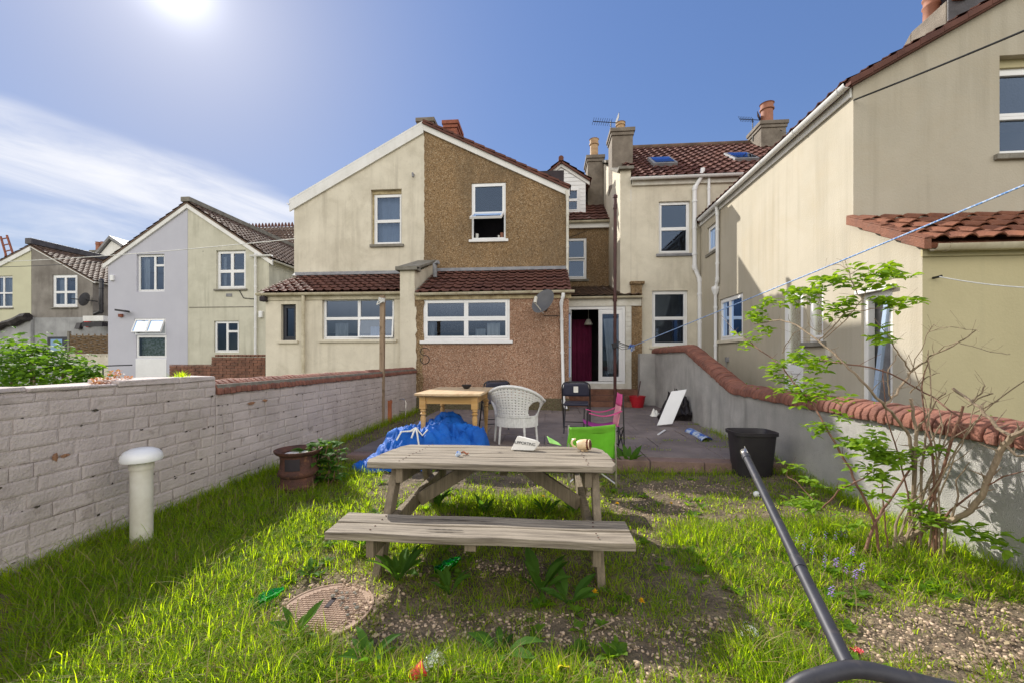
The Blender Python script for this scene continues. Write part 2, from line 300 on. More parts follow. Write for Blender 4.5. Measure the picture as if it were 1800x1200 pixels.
M['black_vinyl'] = pm('navy_black_vinyl', (.022,.022,.04), (.03,.03,.05), sc=5, rough=.5)
M['wicker'] = pm('white_painted_wicker', (.80,.79,.77), (.66,.65,.63), sc=25, rough=.5, bump=.5, bsc=160)
M['pink'] = pm('pink_fabric', (.72,.11,.30), (.62,.08,.24), sc=6, rough=.8, trans=.2)
M['pink_pale'] = pm('pale_pink_mesh', (.80,.36,.42), (.7,.3,.36), sc=6, rough=.8, trans=.2)
M['magenta'] = pm('magenta_fabric', (.50,.06,.36), (.42,.05,.30), sc=6, rough=.8, trans=.2)
M['green_fab'] = pm('lime_green_fabric', (.22,.58,.05), (.17,.47,.035), sc=6, rough=.7, trans=.35)
M['tarp'] = pm('blue_tarpaulin', (.012,.13,.52), (.008,.08,.36), sc=5, rough=.62, bump=.35, bsc=150, spec=.2)
M['white_plastic'] = pm('white_plastic', (.78,.77,.72), (.70,.68,.62), sc=3, rough=.4)
M['rust'] = pm('rusty_steel', (.13,.055,.038), (.06,.032,.028), sc=9, det=9, rough=.85, bump=.5, bsc=60, spk=.4, spcol=(.28,.14,.07), spsc=25)
M['ash'] = pm('white_ash', (.75,.74,.72), (.5,.48,.45), sc=20)
M['black_plastic'] = pm('black_plastic', (.022,.019,.024), (.03,.027,.03), sc=6, rough=.42)
M['bag_black'] = pm('black_sacking', (.05,.042,.042), (.015,.012,.014), sc=9, rough=.5, bump=1, bsc=22)
M['red_plastic'] = pm('red_bucket', (.45,.02,.03), (.34,.015,.025), sc=3, rough=.4)
M['blue_pack'] = pm('blue_printed_packet', (.03,.13,.50), (.45,.52,.62), sc=9, det=3, rough=.4, lo=.48, hi=.52)
M['steel_dk'] = pm('dark_painted_tube', (.050,.050,.060), (.032,.032,.038), sc=14, rough=.52, met=.3, spec=.4, spk=.4, spcol=(.12,.10,.09), spsc=30)
M['steel'] = pm('bare_metal', (.55,.52,.48), (.4,.38,.35), sc=14, rough=.3, met=.9)
M['pole_brown'] = pm('brown_painted_pipe', (.085,.032,.03), (.05,.02,.02), sc=8, rough=.45, bump=.2)
M['dish'] = pm('dark_grey_dish', (.10,.10,.105), (.08,.08,.085), sc=3, rough=.5)
M['iron'] = pm('rusted_iron_cover', (.42,.30,.22), (.28,.19,.14), sc=12, rough=.8, bump=.5, bsc=60, spk=.3, spcol=(.16,.1,.07), spsc=25)
M['paving'] = pm('concrete_paving', (.25,.205,.19), (.155,.128,.12), sc=2.0, det=9, bump=.5, bsc=50, spk=.3, spcol=(.25,.22,.20), spsc=28)
M['paving_edge'] = pm('pink_edge_brick', (.26,.17,.14), (.16,.105,.09), sc=4, det=9, bump=.5, bsc=50)
M['soil'] = pm('stony_soil', (.21,.16,.105), (.09,.068,.045), sc=6, det=10, rough=.95, bump=1.6, bsc=38, bdet=8, spk=.4, spcol=(.22,.18,.13), spsc=42)
M['far_ground'] = pm('rough_ground', (.10,.12,.05), (.13,.10,.07), sc=1.4, det=9, bump=1, bsc=10)
M['pebble'] = leafmat('pebble', (.58,.44,.31), (.20,.14,.105), tr=0, rough=.85)
M['grass'] = leafmat('grass_blade', (.21,.30,.022), (.08,.15,.02), tr=.62, rough=.6, trcol=(3.9, 3.4, .5), spec=.15)
M['exposed_brick'] = pm('exposed_orange_brick', (.36,.19,.10), (.24,.13,.08), sc=20, bump=.5, bsc=80)
M['chip'] = pm('dark_mortar_hole', (.085,.07,.055), (.045,.04,.03), sc=20)
M['litter'] = leafmat('dead_leaf_bits', (.42,.33,.20), (.14,.10,.065), tr=.1, rough=.9)
M['grass_dry'] = leafmat('dry_grass_blade', (.33,.26,.11), (.22,.18,.07), tr=.35, rough=.6, trcol=(1.2,1.1,.8))
M['weed'] = leafmat('weed_leaf', (.13,.24,.02), (.07,.15,.015), tr=.55, rough=.6, trcol=(3.0,2.7,.6))
M['dock'] = leafmat('dock_leaf', (.085,.18,.028), (.05,.12,.02), tr=.45, rough=.65, spec=.1, trcol=(2.1,2.0,.8))
M['shrub_leaf'] = leafmat('shrub_leaf', (.23,.36,.025), (.12,.23,.018), tr=.5, rough=.55, trcol=(1.7,1.6,.8))
M['bush_leaf'] = leafmat('bush_leaf', (.14,.26,.022), (.05,.12,.018), tr=.45, rough=.6, trcol=(1.9,1.8,.8))
M['bark'] = pm('pale_bark', (.30,.23,.16), (.19,.14,.095), sc=14, rough=.8, bump=.5, bsc=60, stretch=(1,1,.4))
M['bark_red'] = pm('red_stem', (.21,.11,.075), (.13,.065,.045), sc=14, rough=.6, bump=.3, bsc=50)
M['yellow_fl'] = pm('dandelion_yellow', (.85,.60,.01), (.75,.45,.01), sc=60, rough=.7, trans=.3)
M['violet'] = pm('bluebell_violet', (.33,.19,.60), (.42,.28,.66), sc=60, rough=.6, trans=.3)
M['sedum'] = leafmat('red_sedum', (.50,.16,.11), (.36,.20,.10), tr=.3)
M['cord_blue'] = pm('blue_white_cord', (.50,.60,.78), (.12,.28,.62), sc=60, rough=.6, lo=.45, hi=.55)
M['cord_white'] = pm('white_cord', (.75,.75,.72), (.6,.6,.57), sc=30)
M['cable'] = pm('black_cable', (.03,.03,.032), (.02,.02,.02), sc=10, rough=.5)
M['wattle'] = pm('woven_willow', (.24,.165,.09), (.13,.085,.05), sc=18, bump=.4)
M['cup_red'] = pm('red_paper_cup', (.68,.05,.05), (.62,.22,.06), sc=22, det=2, lo=.38, hi=.44, rough=.5)
M['bottle_green'] = glassmat('green_bottle_plastic', .10, (.10,.75,.15), 40, (.35,1,.45,1))
M['clear_plastic'] = glassmat('clear_plastic', .12, (.9,.9,.9), 60, (1,1,1,1))
M['mug'] = pm('cream_glazed_mug', (.74,.62,.42), (.62,.44,.24), sc=12, rough=.25, spec=.5)
M['mug_brown'] = pm('brown_glaze', (.16,.05,.025), (.09,.03,.018), sc=20, rough=.25)
M['paper'] = pm('white_paper_bag', (.74,.72,.67), (.64,.62,.57), sc=6, rough=.7, bump=.3, bsc=14)
M['ink'] = pm('black_print', (.03,.03,.03), (.05,.05,.05), sc=6)
M['green_pl'] = pm('bright_green_plastic', (.22,.62,.06), (.35,.70,.18), sc=9, rough=.4)
M['yellow_pl'] = pm('yellow_plastic', (.75,.60,.02), (.6,.45,.02), sc=14, rough=.5)
M['alarm_red'] = pm('alarm_red', (.5,.05,.04), (.4,.04,.03), sc=3)
M['blue_plank'] = pm('pale_blue_plank', (.42,.52,.66), (.33,.43,.58), sc=4, rough=.5)
M['terracotta'] = pm('terracotta_land_drain', (.45,.15,.07), (.3,.1,.05), sc=6)
M['slate_dark'] = pm('dark_frame', (.04,.045,.055), (.03,.03,.04), sc=4, rough=.4)
# ------------------------------------------------------------------ building helpers
Z3 = Vector((0, 0, 1))
class Plane:
    def __init__(s, o, ax, inn): s.o, s.ax, s.inn = Vector(o), Vector(ax), Vector(inn)
    def P(s, a, z, d=0): return s.o + s.ax*a + Z3*z + s.inn*d
def planeY(Y): return Plane((0, Y, 0), (1, 0, 0), (0, 1, 0))       # faces -Y, coordinate = X
def planeX(X): return Plane((X, 0, 0), (0, 1, 0), (1, 0, 0))       # faces -X, coordinate = Y
def planeXr(X): return Plane((X, 0, 0), (0, 1, 0), (-1, 0, 0))     # faces +X
def facade(mb, pl, poly, holes=(), depth=.12):
    pts = [Vector(p) for p in poly]; edges = [(i, (i+1) % len(poly)) for i in range(len(poly))]
    for (a, b, c, d) in holes:
        n = len(pts); pts += [Vector((a, b)), Vector((c, b)), Vector((c, d)), Vector((a, d))]; edges += [(n, n+1), (n+1, n+2), (n+2, n+3), (n+3, n)]
    vo, _, fo, *_ = delaunay_2d_cdt(pts, edges, [], 0, 1e-5)
    def inside(p):
        r = False; n = len(poly); j = n-1
        for i in range(n):
            xi, yi = poly[i]; xj, yj = poly[j]
            if (yi > p[1]) != (yj > p[1]) and p[0] < (xj-xi)*(p[1]-yi)/(yj-yi)+xi: r = not r
            j = i
        return r
    fs = []
    for f in fo:
        c = sum((vo[i] for i in f), Vector((0, 0)))/len(f)
        if inside(c) and not any(a < c.x < e and b < c.y < d for (a, b, e, d) in holes): fs.append(tuple(f))
    mb.add([pl.P(v.x, v.y) for v in vo], fs)
    for (a, b, c, d) in holes:
        q = [(a, b), (c, b), (c, d), (a, d)]
        for i in range(4):
            p, r = q[i], q[(i+1) % 4]
            mb.add([pl.P(*p), pl.P(*r), pl.P(*r, depth), pl.P(*p, depth)], [(0, 1, 2, 3)])
    return mb
def rbar(mb, pl, a, b, c, d, d0, d1):   # box on a plane between depths
    vs = [pl.P(x, z, q) for q in (d0, d1) for z in (b, d) for x in (a, c)]
    mb.add(vs, [(0,2,3,1),(4,5,7,6),(0,1,5,4),(2,6,7,3),(0,4,6,2),(1,3,7,5)])
def window(parent, pl, rect, cells=((0,0,1,1,0),), recess=.09, fw=.05, sash=.042, frame='upvc', glass='glass', sill=0, sillmat='concrete', curtains=(), name='window'):
    a, b, c, d = rect; mb = MB(); gm = MB(); th = .065
    rbar(mb, pl, a, b, c, b+fw, recess, recess+th); rbar(mb, pl, a, d-fw, c, d, recess, recess+th)
    rbar(mb, pl, a, b+fw, a+fw, d-fw, recess, recess+th); rbar(mb, pl, c-fw, b+fw, c, d-fw, recess, recess+th)
    ia, ib, ic, id_ = a+fw, b+fw, c-fw, d-fw; W, H = ic-ia, id_-ib
    for (x0, z0, x1, z1, op) in cells:
        p0, q0, p1, q1 = ia+x0*W, ib+z0*H, ia+x1*W, ib+z1*H
        if op:
            h = q1-q0; ca, sa = cos(radians(op)), sin(radians(op))
            sub = Plane(pl.P(0, q1, recess), pl.ax, pl.inn)
            vz = -Z3*ca - pl.inn*sa; nn = (pl.inn*ca - Z3*sa)
            def Q(x, t, dd): return pl.o + pl.ax*x + Z3*q1 + pl.inn*recess + vz*t + nn*dd
            for (xa, ta, xb, tb) in ((p0, 0, p1, sash), (p0, h-sash, p1, h), (p0, sash, p0+sash, h-sash), (p1-sash, sash, p1, h-sash)):
                vs = [Q(x, t, dd) for dd in (-.03, .03) for t in (ta, tb) for x in (xa, xb)]
                mb.add(vs, [(0,2,3,1),(4,5,7,6),(0,1,5,4),(2,6,7,3),(0,4,6,2),(1,3,7,5)])
            gm.add([Q(p0+sash, sash, 0), Q(p1-sash, sash, 0), Q(p1-sash, h-sash, 0), Q(p0+sash, h-sash, 0)], [(0, 1, 2, 3)])
        else:
            r0, r1 = recess-.012, recess+.05
            rbar(mb, pl, p0, q0, p1, q0+sash, r0, r1); rbar(mb, pl, p0, q1-sash, p1, q1, r0, r1)
            rbar(mb, pl, p0, q0+sash, p0+sash, q1-sash, r0, r1); rbar(mb, pl, p1-sash, q0+sash, p1, q1-sash, r0, r1)
            gm.add([pl.P(p0+sash, q0+sash, recess+.02), pl.P(p1-sash, q0+sash, recess+.02), pl.P(p1-sash, q1-sash, recess+.02), pl.P(p0+sash, q1-sash, recess+.02)], [(0, 1, 2, 3)])
    o = mb.build(name, M[frame], parent, bevel=.004)
    gm.build('pane', M[glass], o)
    if sill:
        s = MB(); rbar(s, pl, a-.07, b-.075, c+.07, b-.004, -sill, recess+.06); s.build('sill', M[sillmat], o, bevel=.008)
    for (x0, z0, x1, z1, mt) in curtains:
        cm = MB(); n = 24
        cm.grid(lambda u, v: pl.P(ia+(x0+(x1-x0)*u)*W, ib+(z0+(z1-z0)*v)*H, recess+.16+.022*sin(u*(x1-x0)*W*34)+.008*sin(u*11)), n, 1)
        cm.build('curtain', M[mt], o, smooth=True)
    return o
def tiles(mb, p0, u, L, v, H, tw=.22, course=.30, amp=.035, step=.022, seg=6, flat=False):
    p0, u, v = Vector(p0), Vector(u).normalized(), Vector(v).normalized(); n = u.cross(v).normalized()
    if n.z < 0: n = -n
    nt_ = max(1, round(L/tw)); nx = nt_*seg; nc = max(1, round(H/course)); ch = H/nc
    vs = []; fs = []
    for c in range(nc):
        jit = random.uniform(-.004, .004)
        base = len(vs)
        for (q, lift) in ((c*ch-.015, step+.012), (c*ch-.015, step+.026), ((c+1)*ch, .010)):
            for i in range(nx+1):
                t = (i/nx*nt_) % 1.0
                wv = amp*(max(0, cos(2*pi*(t-.5)))**1.0*.9 + (0.12*cos(2*pi*t) if True else 0)) if not flat else 0
                tj = ((math.floor(i/nx*nt_)*37+c*17) % 11)/11*.006
                vs.append(p0+u*(i/nx*L)+v*(q)+n*(wv+lift+jit+tj))
        for r in range(2):
            for i in range(nx): fs.append((base+r*(nx+1)+i, base+r*(nx+1)+i+1, base+(r+1)*(nx+1)+i+1, base+(r+1)*(nx+1)+i))
    mb.add(vs, fs); return mb
def pitched(house, p0, u, L, v, H, m, tw=.22, course=.30, amp=.035, seg=6, under=.05, name='roof', slab=True):
    mb = MB(); tiles(mb, p0, u, L, v, H, tw, course, amp, seg=seg)
    if slab:
        u_, v_ = Vector(u).normalized(), Vector(v).normalized(); n = u_.cross(v_); n = n if n.z > 0 else -n
        a = Vector(p0)-n*.012
        mb.prism([a, a+u_*L, a+u_*L+v_*H, a+v_*H], -n*under)
    return mb.build(name, m, house, smooth=True)
def gutter(house, a, b, r=.055, m='upvc', brackets=.9, name='gutter'):
    a, b = Vector(a), Vector(b); mb = MB(); d = (b-a).normalized(); sd_ = d.cross(Z3).normalized()
    prof = [(-r, 0), (-r*.92, -r*.6), (-r*.5, -r), (r*.5, -r), (r*.92, -r*.6), (r, 0)]
    pi_ = [(x*.85, z*.85) for x, z in prof][::-1]
    ring = prof+pi_
    mb.prism([a+sd_*x+Z3*z for x, z in ring], b-a)
    L = (b-a).length; k = max(1, int(L/brackets))
    for i in range(k+1):
        c = a+d*(.12+(L-.24)*i/k)
        mb.tube([c+sd_*(r*1.08*cos(t))+Z3*(r*1.12*sin(t)-.0) for t in [pi+pi*j/6 for j in range(7)]], .008, 5)
    return mb.build(name, M[m], house, smooth=True)
def pipe(house, pts, r=.036, m='upvc', name='downpipe', clips=True):
    mb = MB(); mb.tube(pts, r, 10)
    for i in range(len(pts)-1):
        a, b = Vector(pts[i]), Vector(pts[i+1])
        if clips and (b-a).length > .7:
            k = int((b-a).length/.9)+1
            for j in range(k):
                c = a.lerp(b, (j+.5)/k); d = (b-a).normalized(); mb.tube([c-d*.025, c+d*.025], r*1.22, 10)
        if i: mb.tube([a-(a-Vector(pts[i-1])).normalized()*.06, a, a+(b-a).normalized()*.06], r*1.2, 10)
    return mb.build(name, M[m], house, smooth=True)
def board(mb, pts, off): return mb.prism(pts, off)
def chimney(house, x0, y0, x1, y1, z0, z1, m='stack', pots=(), potm='pot', cap=.06, poth=.55, potr=.12):
    mb = MB(); mb.box(x0, y0, z0, x1, y1, z1-.22); mb.box(x0-cap*.5, y0-cap*.5, z1-.218, x1+cap*.5, y1+cap*.5, z1-.12); mb.box(x0-cap, y0-cap, z1-.118, x1+cap, y1+cap, z1)
    o = mb.build('chimney', M[m], house, bevel=.012)
    for (px_, py_) in pots:
        p = MB(); p.lathe((px_, py_, z1-.01), [(potr*1.15, 0), (potr*1.15, .05), (potr*.95, .07), (potr*.92, poth*.72), (potr*1.12, poth*.74), (potr*1.12, poth*.80), (potr*.95, poth*.82), (potr*1.0, poth*.97), (potr*1.15, poth), (potr*.85, poth), (potr*.8, poth*.6)], 16)
        p.build('chimney_pot', M[potm], o, smooth=True)
    return o
def aerial(house, base, h, direction, L=1.1, n=9):
    b = Vector(base); d = Vector(direction).normalized(); sd_ = d.cross(Z3).normalized(); mb = MB()
    mb.tube([b, b+Z3*h], .016, 6); a = b+Z3*(h-.04); mb.tube([a-d*.2, a+d*L], .012, 6)
    for i in range(n): c = a+d*(L*i/(n-1)); mb.tube([c-sd_*.2, c+sd_*.2], .006, 5)
    mb.bar(a-d*.2-sd_*.25+Z3*.1, a-d*.2+sd_*.25+Z3*.1, .01, .16)
    return mb.build('tv_aerial', M['cable'], house)

# ------------------------------------------------------------------ SETTING: ground
def ground_h(x, y):
    h = .02 + .030*mnoise.noise((x*.9, y*.9, 3.1)) + .014*mnoise.noise((x*3.1, y*3.1, 7.7))
    h += .05*max(0, min(1, (-x-1.6)/1.2))               # the lawn banks up towards the left wall
    h += .03*max(0, min(1, (x-1.6)/.8))
    return h
g = MB(); g.add([(-900, -300, -.06), (900, -300, -.06), (900, 1500, -.06), (-900, 1500, -.06)], [(0, 1, 2, 3)])
tag(g.build('ground', M['far_ground']), None, None, None, 'structure')
g = MB(); nx, ny = 132, 150
g.grid(lambda u, v: (lambda x, y: (x, y, ground_h(x, y)))(-3.05+5.75*u, -1.6+6.5*v), nx, ny)
tag(g.build('garden_soil', M['soil'], smooth=True), None, None, None, 'structure')

# patio: concrete slabs with joints, raised above the lawn
PZ = .15
pv = MB()
ys = [4.74, 4.93, 5.55, 6.2, 6.8, 7.5, 8.1, 8.75, 9.35, 10.0, 10.9]
pv.box(-2.42, 4.76, -.05, 2.69, 10.9, PZ-.012)
for j in range(1, len(ys)-1):
    x = -2.42; 
    while x < 2.68:
        wd = min(random.choice([.6, .9, .75]), 2.69-x)
        if wd < .12: wd = 2.69-x
        pv.box(x+.006, ys[j]+.006, PZ-.02, x+wd-.006, ys[j+1]-.006, PZ+random.uniform(-.006, .006), jit=.003)
        x += wd
po = tag(pv.build('patio', M['paving'], bevel=.005), None, None, None, 'structure')
pe = MB(); x = -2.42
while x < 2.68:
    wd = min(random.choice((.45, .6, .75)), 2.69-x); pe.box(x+.004, 4.735, -.02, x+wd-.004, 4.925, PZ+random.uniform(-.006, .008), jit=.004); x += wd
tag(pe.build('patio_kerb', M['paving_edge'], bevel=.008), None, None, None, 'structure')

# ------------------------------------------------------------------ GARDEN WALLS
def brick_face(mb, X, y0, y1, z0, z1, facing, bl=.228, bh=.088, mort=.005):
    r = random.Random(3); row = 0; z = z0
    while z < z1-.02:
        h = min(bh, z1-z); y = y0 - (bl*.5 if row % 2 else 0) - r.uniform(0, .05)
        while y < y1:
            L = bl*r.choice([1, 1, 1, 1, .98, .5, 1.02]); a, b = max(y, y0), min(y+L, y1)
            if b-a > .03 and r.random() > .003:
                d = r.uniform(-.004, .006); e = .013; q = mort/2; j = lambda: r.uniform(-.0035, .0035)
                o = [(a+q+j(), z+q+j()), (b-q+j(), z+q+j()), (b-q+j(), z+h-q+j()), (a+q+j(), z+h-q+j())]
                i_ = [(p[0]+sx*e, p[1]+sz*e) for p, (sx, sz) in zip(o, ((1,1),(-1,1),(-1,-1),(1,-1)))]
                back = [(X, p[0], p[1]) for p in o]; front = [(X+facing*(.0068+d*.6+j()*.4), p[0], p[1]) for p in i_]
                mid = [(X+facing*(.0035+d*.6), p[0], p[1]) for p in o]
                mb.add(back+mid+front, [(4+k, 4+(k+1) % 4, 8+(k+1) % 4, 8+k) for k in range(4)]+[(k, (k+1) % 4, 4+(k+1) % 4, 4+k) for k in range(4)]+[(8, 9, 10, 11)])
            y += L
        z += bh; row += 1
XL = -3.0; SPLIT = 3.46
lw = thing('brick_wall', 'long grey painted brick garden wall on the left with red coping on its far half', 'garden wall', (XL-.12, 3.6, 0))
b = MB(); b.box(XL-.22, -1.6, -.1, XL, SPLIT, 1.12); b.box(XL-.22, SPLIT, -.1, XL-.001, 9.2, .985); b.build('wall_core', M['paint_mortar'], lw)
b = MB(); brick_face(b, XL, -1.6, SPLIT, .0, 1.11, 1); brick_face(b, XL, SPLIT, 9.19, .0, .975, 1); b.build('painted_brickwork', M['paint_brick'], lw)
def wall_patch(mb, y, z, ry, rz, rr, x=XL+.0165):
    n = 11; mb.add([(x, y, z)]+[(x-.002, y+ry*cos(2*pi*k/n)*rr.uniform(.55, 1.15), z+rz*sin(2*pi*k/n)*rr.uniform(.5, 1.15)) for k in range(n)], [(0, 1+k, 1+(k+1) % n) for k in range(n)])
rr = random.Random(41); b = MB()
for (px_, py_, ry, rz) in ((94, 803, .018, .034), (440, 708, .07, .016), (464, 703, .05, .016), (396, 883, .05, .02), (410, 876, .03, .02), (110, 800, .03, .012), (300, 905, .03, .02)):
    p = atX(px_, py_, XL); wall_patch(b, p.y, p.z, ry, rz, rr)
b.build('exposed_brick', M['exposed_brick'], lw)
b = MB()
for k in range(150):
    y = rr.uniform(1.9, 8.8); z = (rr.randrange(1, 12))*.088+rr.gauss(0, .006); wall_patch(b, y, min(z, .95 if y > SPLIT else 1.08), rr.uniform(.004, .022), rr.uniform(.003, .010), rr, XL+.0155)
b.build('mortar_holes', M['chip'], lw)
b = MB(); y = -1.6
while y < SPLIT-.02:
    L = min(random.uniform(.42, .5), SPLIT-y); b.box(XL-.235, y+.004, 1.115, XL+.012, y+L-.004, 1.15+random.uniform(-.012, .01), jit=.008); y += L
b.build('capping', M['paint_brick'], lw, bevel=.012)
b = MB(); y = SPLIT+.01
while y < 9.17:
    L = .072; j = random.uniform(-.006, .006)
    prof = [(XL-.24, .985), (XL-.24, 1.03), (XL-.21, 1.08), (XL-.15, 1.112), (XL-.075, 1.112), (XL-.015, 1.08), (XL+.025, 1.03), (XL+.03, .985)]
    b.prism([(x_, y+.004, z_+j*.6) for x_, z_ in prof], (0, L-.008, random.uniform(-.003, .003))); y += L
b.build('red_coping', M['red_round'], lw, bevel=.008, smooth=True)
b = MB(); b.box(XL-.225, SPLIT+.02, .99, XL+.012, 9.17, 1.075); b.build('coping_mortar', M['mortar'], lw)

# right wall: roughcast, low near the camera, ramping up beside the patio
XR = 2.7
prof = [(-1.6, .79), (6.15, .80), (8.15, 1.44), (10.35, 1.44)]
def top_at(y):
    for (a, za), (b_, zb) in zip(prof, prof[1:]):
        if y <= b_: return za+(zb-za)*(y-a)/(b_-a)
    return prof[-1][1]
rw = thing('rendered_wall', 'grey roughcast garden wall on the right ramping up beside the patio under red coping', 'garden wall', (XR+.1, 4, 0))
b = MB(); nY, nZ = 150, 14
b.grid(lambda u, v: (lambda y, t: (XR+.012*mnoise.noise((y*1.7, t*3, 1))+.006*mnoise.noise((y*7, t*9, 5)), y, -.1+t*(top_at(y)+.1)))(-1.6+11.95*u, v), nY, nZ)
b.grid(lambda u, v: (lambda y: (XR+.22*v, y, top_at(y)))(-1.6+11.95*u), nY, 1)
b.grid(lambda u, v: (lambda y: (XR+.22, y, -.1+(1-v)*(top_at(y)+.1)))(-1.6+11.95*u), nY, 1)
b.add([(XR, 10.35, -.1), (XR+.22, 10.35, -.1), (XR+.22, 10.35, 1.44), (XR, 10.35, 1.44)], [(0, 1, 2, 3)])
# short return that closes the wall against the porch
b.box(2.32, 10.35, -.1, XR+.219, 10.55, 1.439)
b.build('roughcast', M['grey_render'], rw, smooth=True)
b = MB(); y = -1.6
while y < 10.5:
    slope = (top_at(y+.05)-top_at(y-.05))/.1; ca = 1/sqrt(1+slope*slope)
    L = .080 if y < 5.6 else .072
    z = top_at(y+L*ca/2); j = random.uniform(-.007, .007); wv = .012*mnoise.noise((y*2.1, 0, 0))
    t = Vector((0, ca, slope*ca)); nrm = Vector((0, -slope*ca, ca))
    pr = [(-.045, 0), (-.05, .05), (-.03, .10), (.03, .135), (.13, .148), (.20, .13), (.245, .09), (.255, .04), (.25, 0)]
    o = Vector((XR+wv, y+L*ca/2, z+j)); bl_ = L-.011
    rot = random.uniform(-.03, .03)
    b.prism([o-t*bl_/2+Vector((x_, 0, 0))+nrm*h_+t*(x_*rot) for x_, h_ in pr], t*bl_); y += L*ca
b.build('red_coping', M['red_round'], rw, bevel=.01, smooth=True)
b = MB()
for (a, za), (c, zb) in zip(prof, prof[1:]):
    b.add([(XR-.03, a, za), (XR+.23, a, za), (XR+.23, c, zb), (XR-.03, c, zb), (XR-.02, a, za+.085), (XR+.21, a, za+.085), (XR+.21, c, zb+.085), (XR-.02, c, zb+.085)], [(4,5,6,7),(0,1,5,4),(1,2,6,5),(3,7,6,2),(0,4,7,3)])
b.build('coping_mortar', M['mortar'], rw)

# ------------------------------------------------------------------ HOUSES
def merge_front(house, mb, m, name='wall'): return mb.build(name, M[m], house)
YU, YLB, YLC = 10.8, 9.2, 9.4
XM = atY(745, 300, YU).x; XLc = atY(517, 300, YU).x; XRb = atY(996, 330, YU).x
ZA = atY(745, 218, YU).z; ZEL = atY(513, 352, YU).z; ZER = atY(993, 331, YU).z
BACK = 13.0
# ---- brown house -----------------------------------------------------------
bh = thing('terraced_house', 'brown pebbledashed house back with an open white patio door and a grey dish', 'house', ((XM+XRb)/2, 11, 0))
pU, pL = planeY(YU), planeY(YLB)
XS = -3.03
wr = rectY(YU, 829, 322, 889, 421); kr = rectY(YLB, 744, 525, 896, 598)
w_ = MB(); facade(w_, pU, [(XM, 2.0), (XRb, 2.0), (XRb, ZER), (XM, ZA)], [wr], .1)
w_.add([(XRb, YU, 0), (XRb, BACK, 0), (XRb, BACK, ZER), (XRb, YU, ZER)], [(0, 1, 2, 3)])
w_.add([(XM, BACK, 0), (XRb, BACK, 0), (XRb, BACK, ZER), (XM, BACK, ZA)], [(0, 1, 2, 3)])
w_.build('upper_wall', M['dash_up'], bh)
zE = 2.82; XE = XRb-.03
w_ = MB(); facade(w_, pL, [(XS, .42), (XE, .42), (XE, zE), (XS, zE)], [kr], .1)
w_.add([(XE, YLB, .42), (XE, YU, .42), (XE, YU, 3.6), (XE, YLB, zE)], [(0, 1, 2, 3)])
w_.build('lower_wall', M['dash_low'], bh)
w_ = MB(); w_.box(XS, YLB-.015, -.05, XE+.012, YU, .42); w_.build('plinth', M['dash_plinth'], bh)
w_ = MB(); rj = random.Random(31); ed = [(XS+.20+rj.uniform(-.03, .03), .42+(zE-.5)*i/16) for i in range(17)]
w_.prism([(x, YLB-.006, z) for x, z in ed]+[(XS+.004, YLB-.006, ed[-1][1]), (XS+.004, YLB-.006, .42)], (0, .02, 0)); w_.build('wall_edge_strip', M['dash_up'], bh)
w_ = MB(); ed = [(XS+.03+.05*mnoise.noise((i*.7, 0, 3))+rj.uniform(-.018, .018), .30+(zE-.62)*i/24) for i in range(25)]
w_.prism([(x, YLB-.014, z) for x, z in ed]+[(XS-.03, YLB-.014, ed[-1][1]), (XS-.03, YLB-.014, .30)], (0, .03, 0)); w_.build('ragged_render_edge', M['cream'], bh)
w_ = MB(); ed = [(XM+.012+.012*mnoise.noise((i*.9, 0, 8))+rj.uniform(-.01, .01), 4.05+(ZA-.35-4.05)*i/40) for i in range(41)]
w_.prism([(x, YU-.008, z) for x, z in ed]+[(XM-.02, YU-.008, ed[-1][1]), (XM-.02, YU-.008, 4.05)], (0, .02, 0)); w_.build('ragged_render_edge', M['cream'], bh)
# interior floors keep the rooms dark
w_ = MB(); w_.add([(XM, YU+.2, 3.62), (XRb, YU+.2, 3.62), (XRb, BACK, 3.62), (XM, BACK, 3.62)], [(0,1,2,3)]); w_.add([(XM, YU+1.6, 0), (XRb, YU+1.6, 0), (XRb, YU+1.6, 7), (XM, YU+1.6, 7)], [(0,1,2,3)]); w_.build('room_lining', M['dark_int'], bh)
o = window(bh, pU, wr, ((0, .46, 1, 1, 0), (0, 0, 1, .46, 62)), recess=.02, sill=.05, sillmat='upvc')
for k, (fx, c, h, r) in enumerate(((.13, 'white_plastic', .14, .05), (.78, 'white_plastic', .09, .03), (.88, 'pot', .15, .06))):
    p = MB(); p.lathe(pU.P(wr[0]+(wr[2]-wr[0])*fx, wr[1]+.055, .16), [(r*.75, 0), (r, h), (r*.85, h), (r*.6, .01)], 12)
    tag(p.build(('flower_pot' if k == 2 else 'cup'), M[c], None, pU.P(wr[0]+(wr[2]-wr[0])*fx, wr[1]+.055, .16), smooth=True), ('white pot on the left of the open upstairs window sill', 'small white cup on the open upstairs window sill beside a terracotta pot', 'terracotta flower pot at the right of the open upstairs window sill')[k], ('pot', 'cup', 'flower pot')[k])
window(bh, pL, kr, ((0, .52, .5, 1, 0), (.5, .52, 1, 1, 0), (0, 0, .5, .52, 0), (.5, 0, 1, .52, 0)), recess=.015, fw=.05, sash=.05, sill=.05, sillmat='upvc', curtains=((.02, .0, .09, .45, 'curtain'), (.60, 0, .72, .26, 'curtain'), (.74, 0, .90, .42, 'paper')), glass='glass_low')
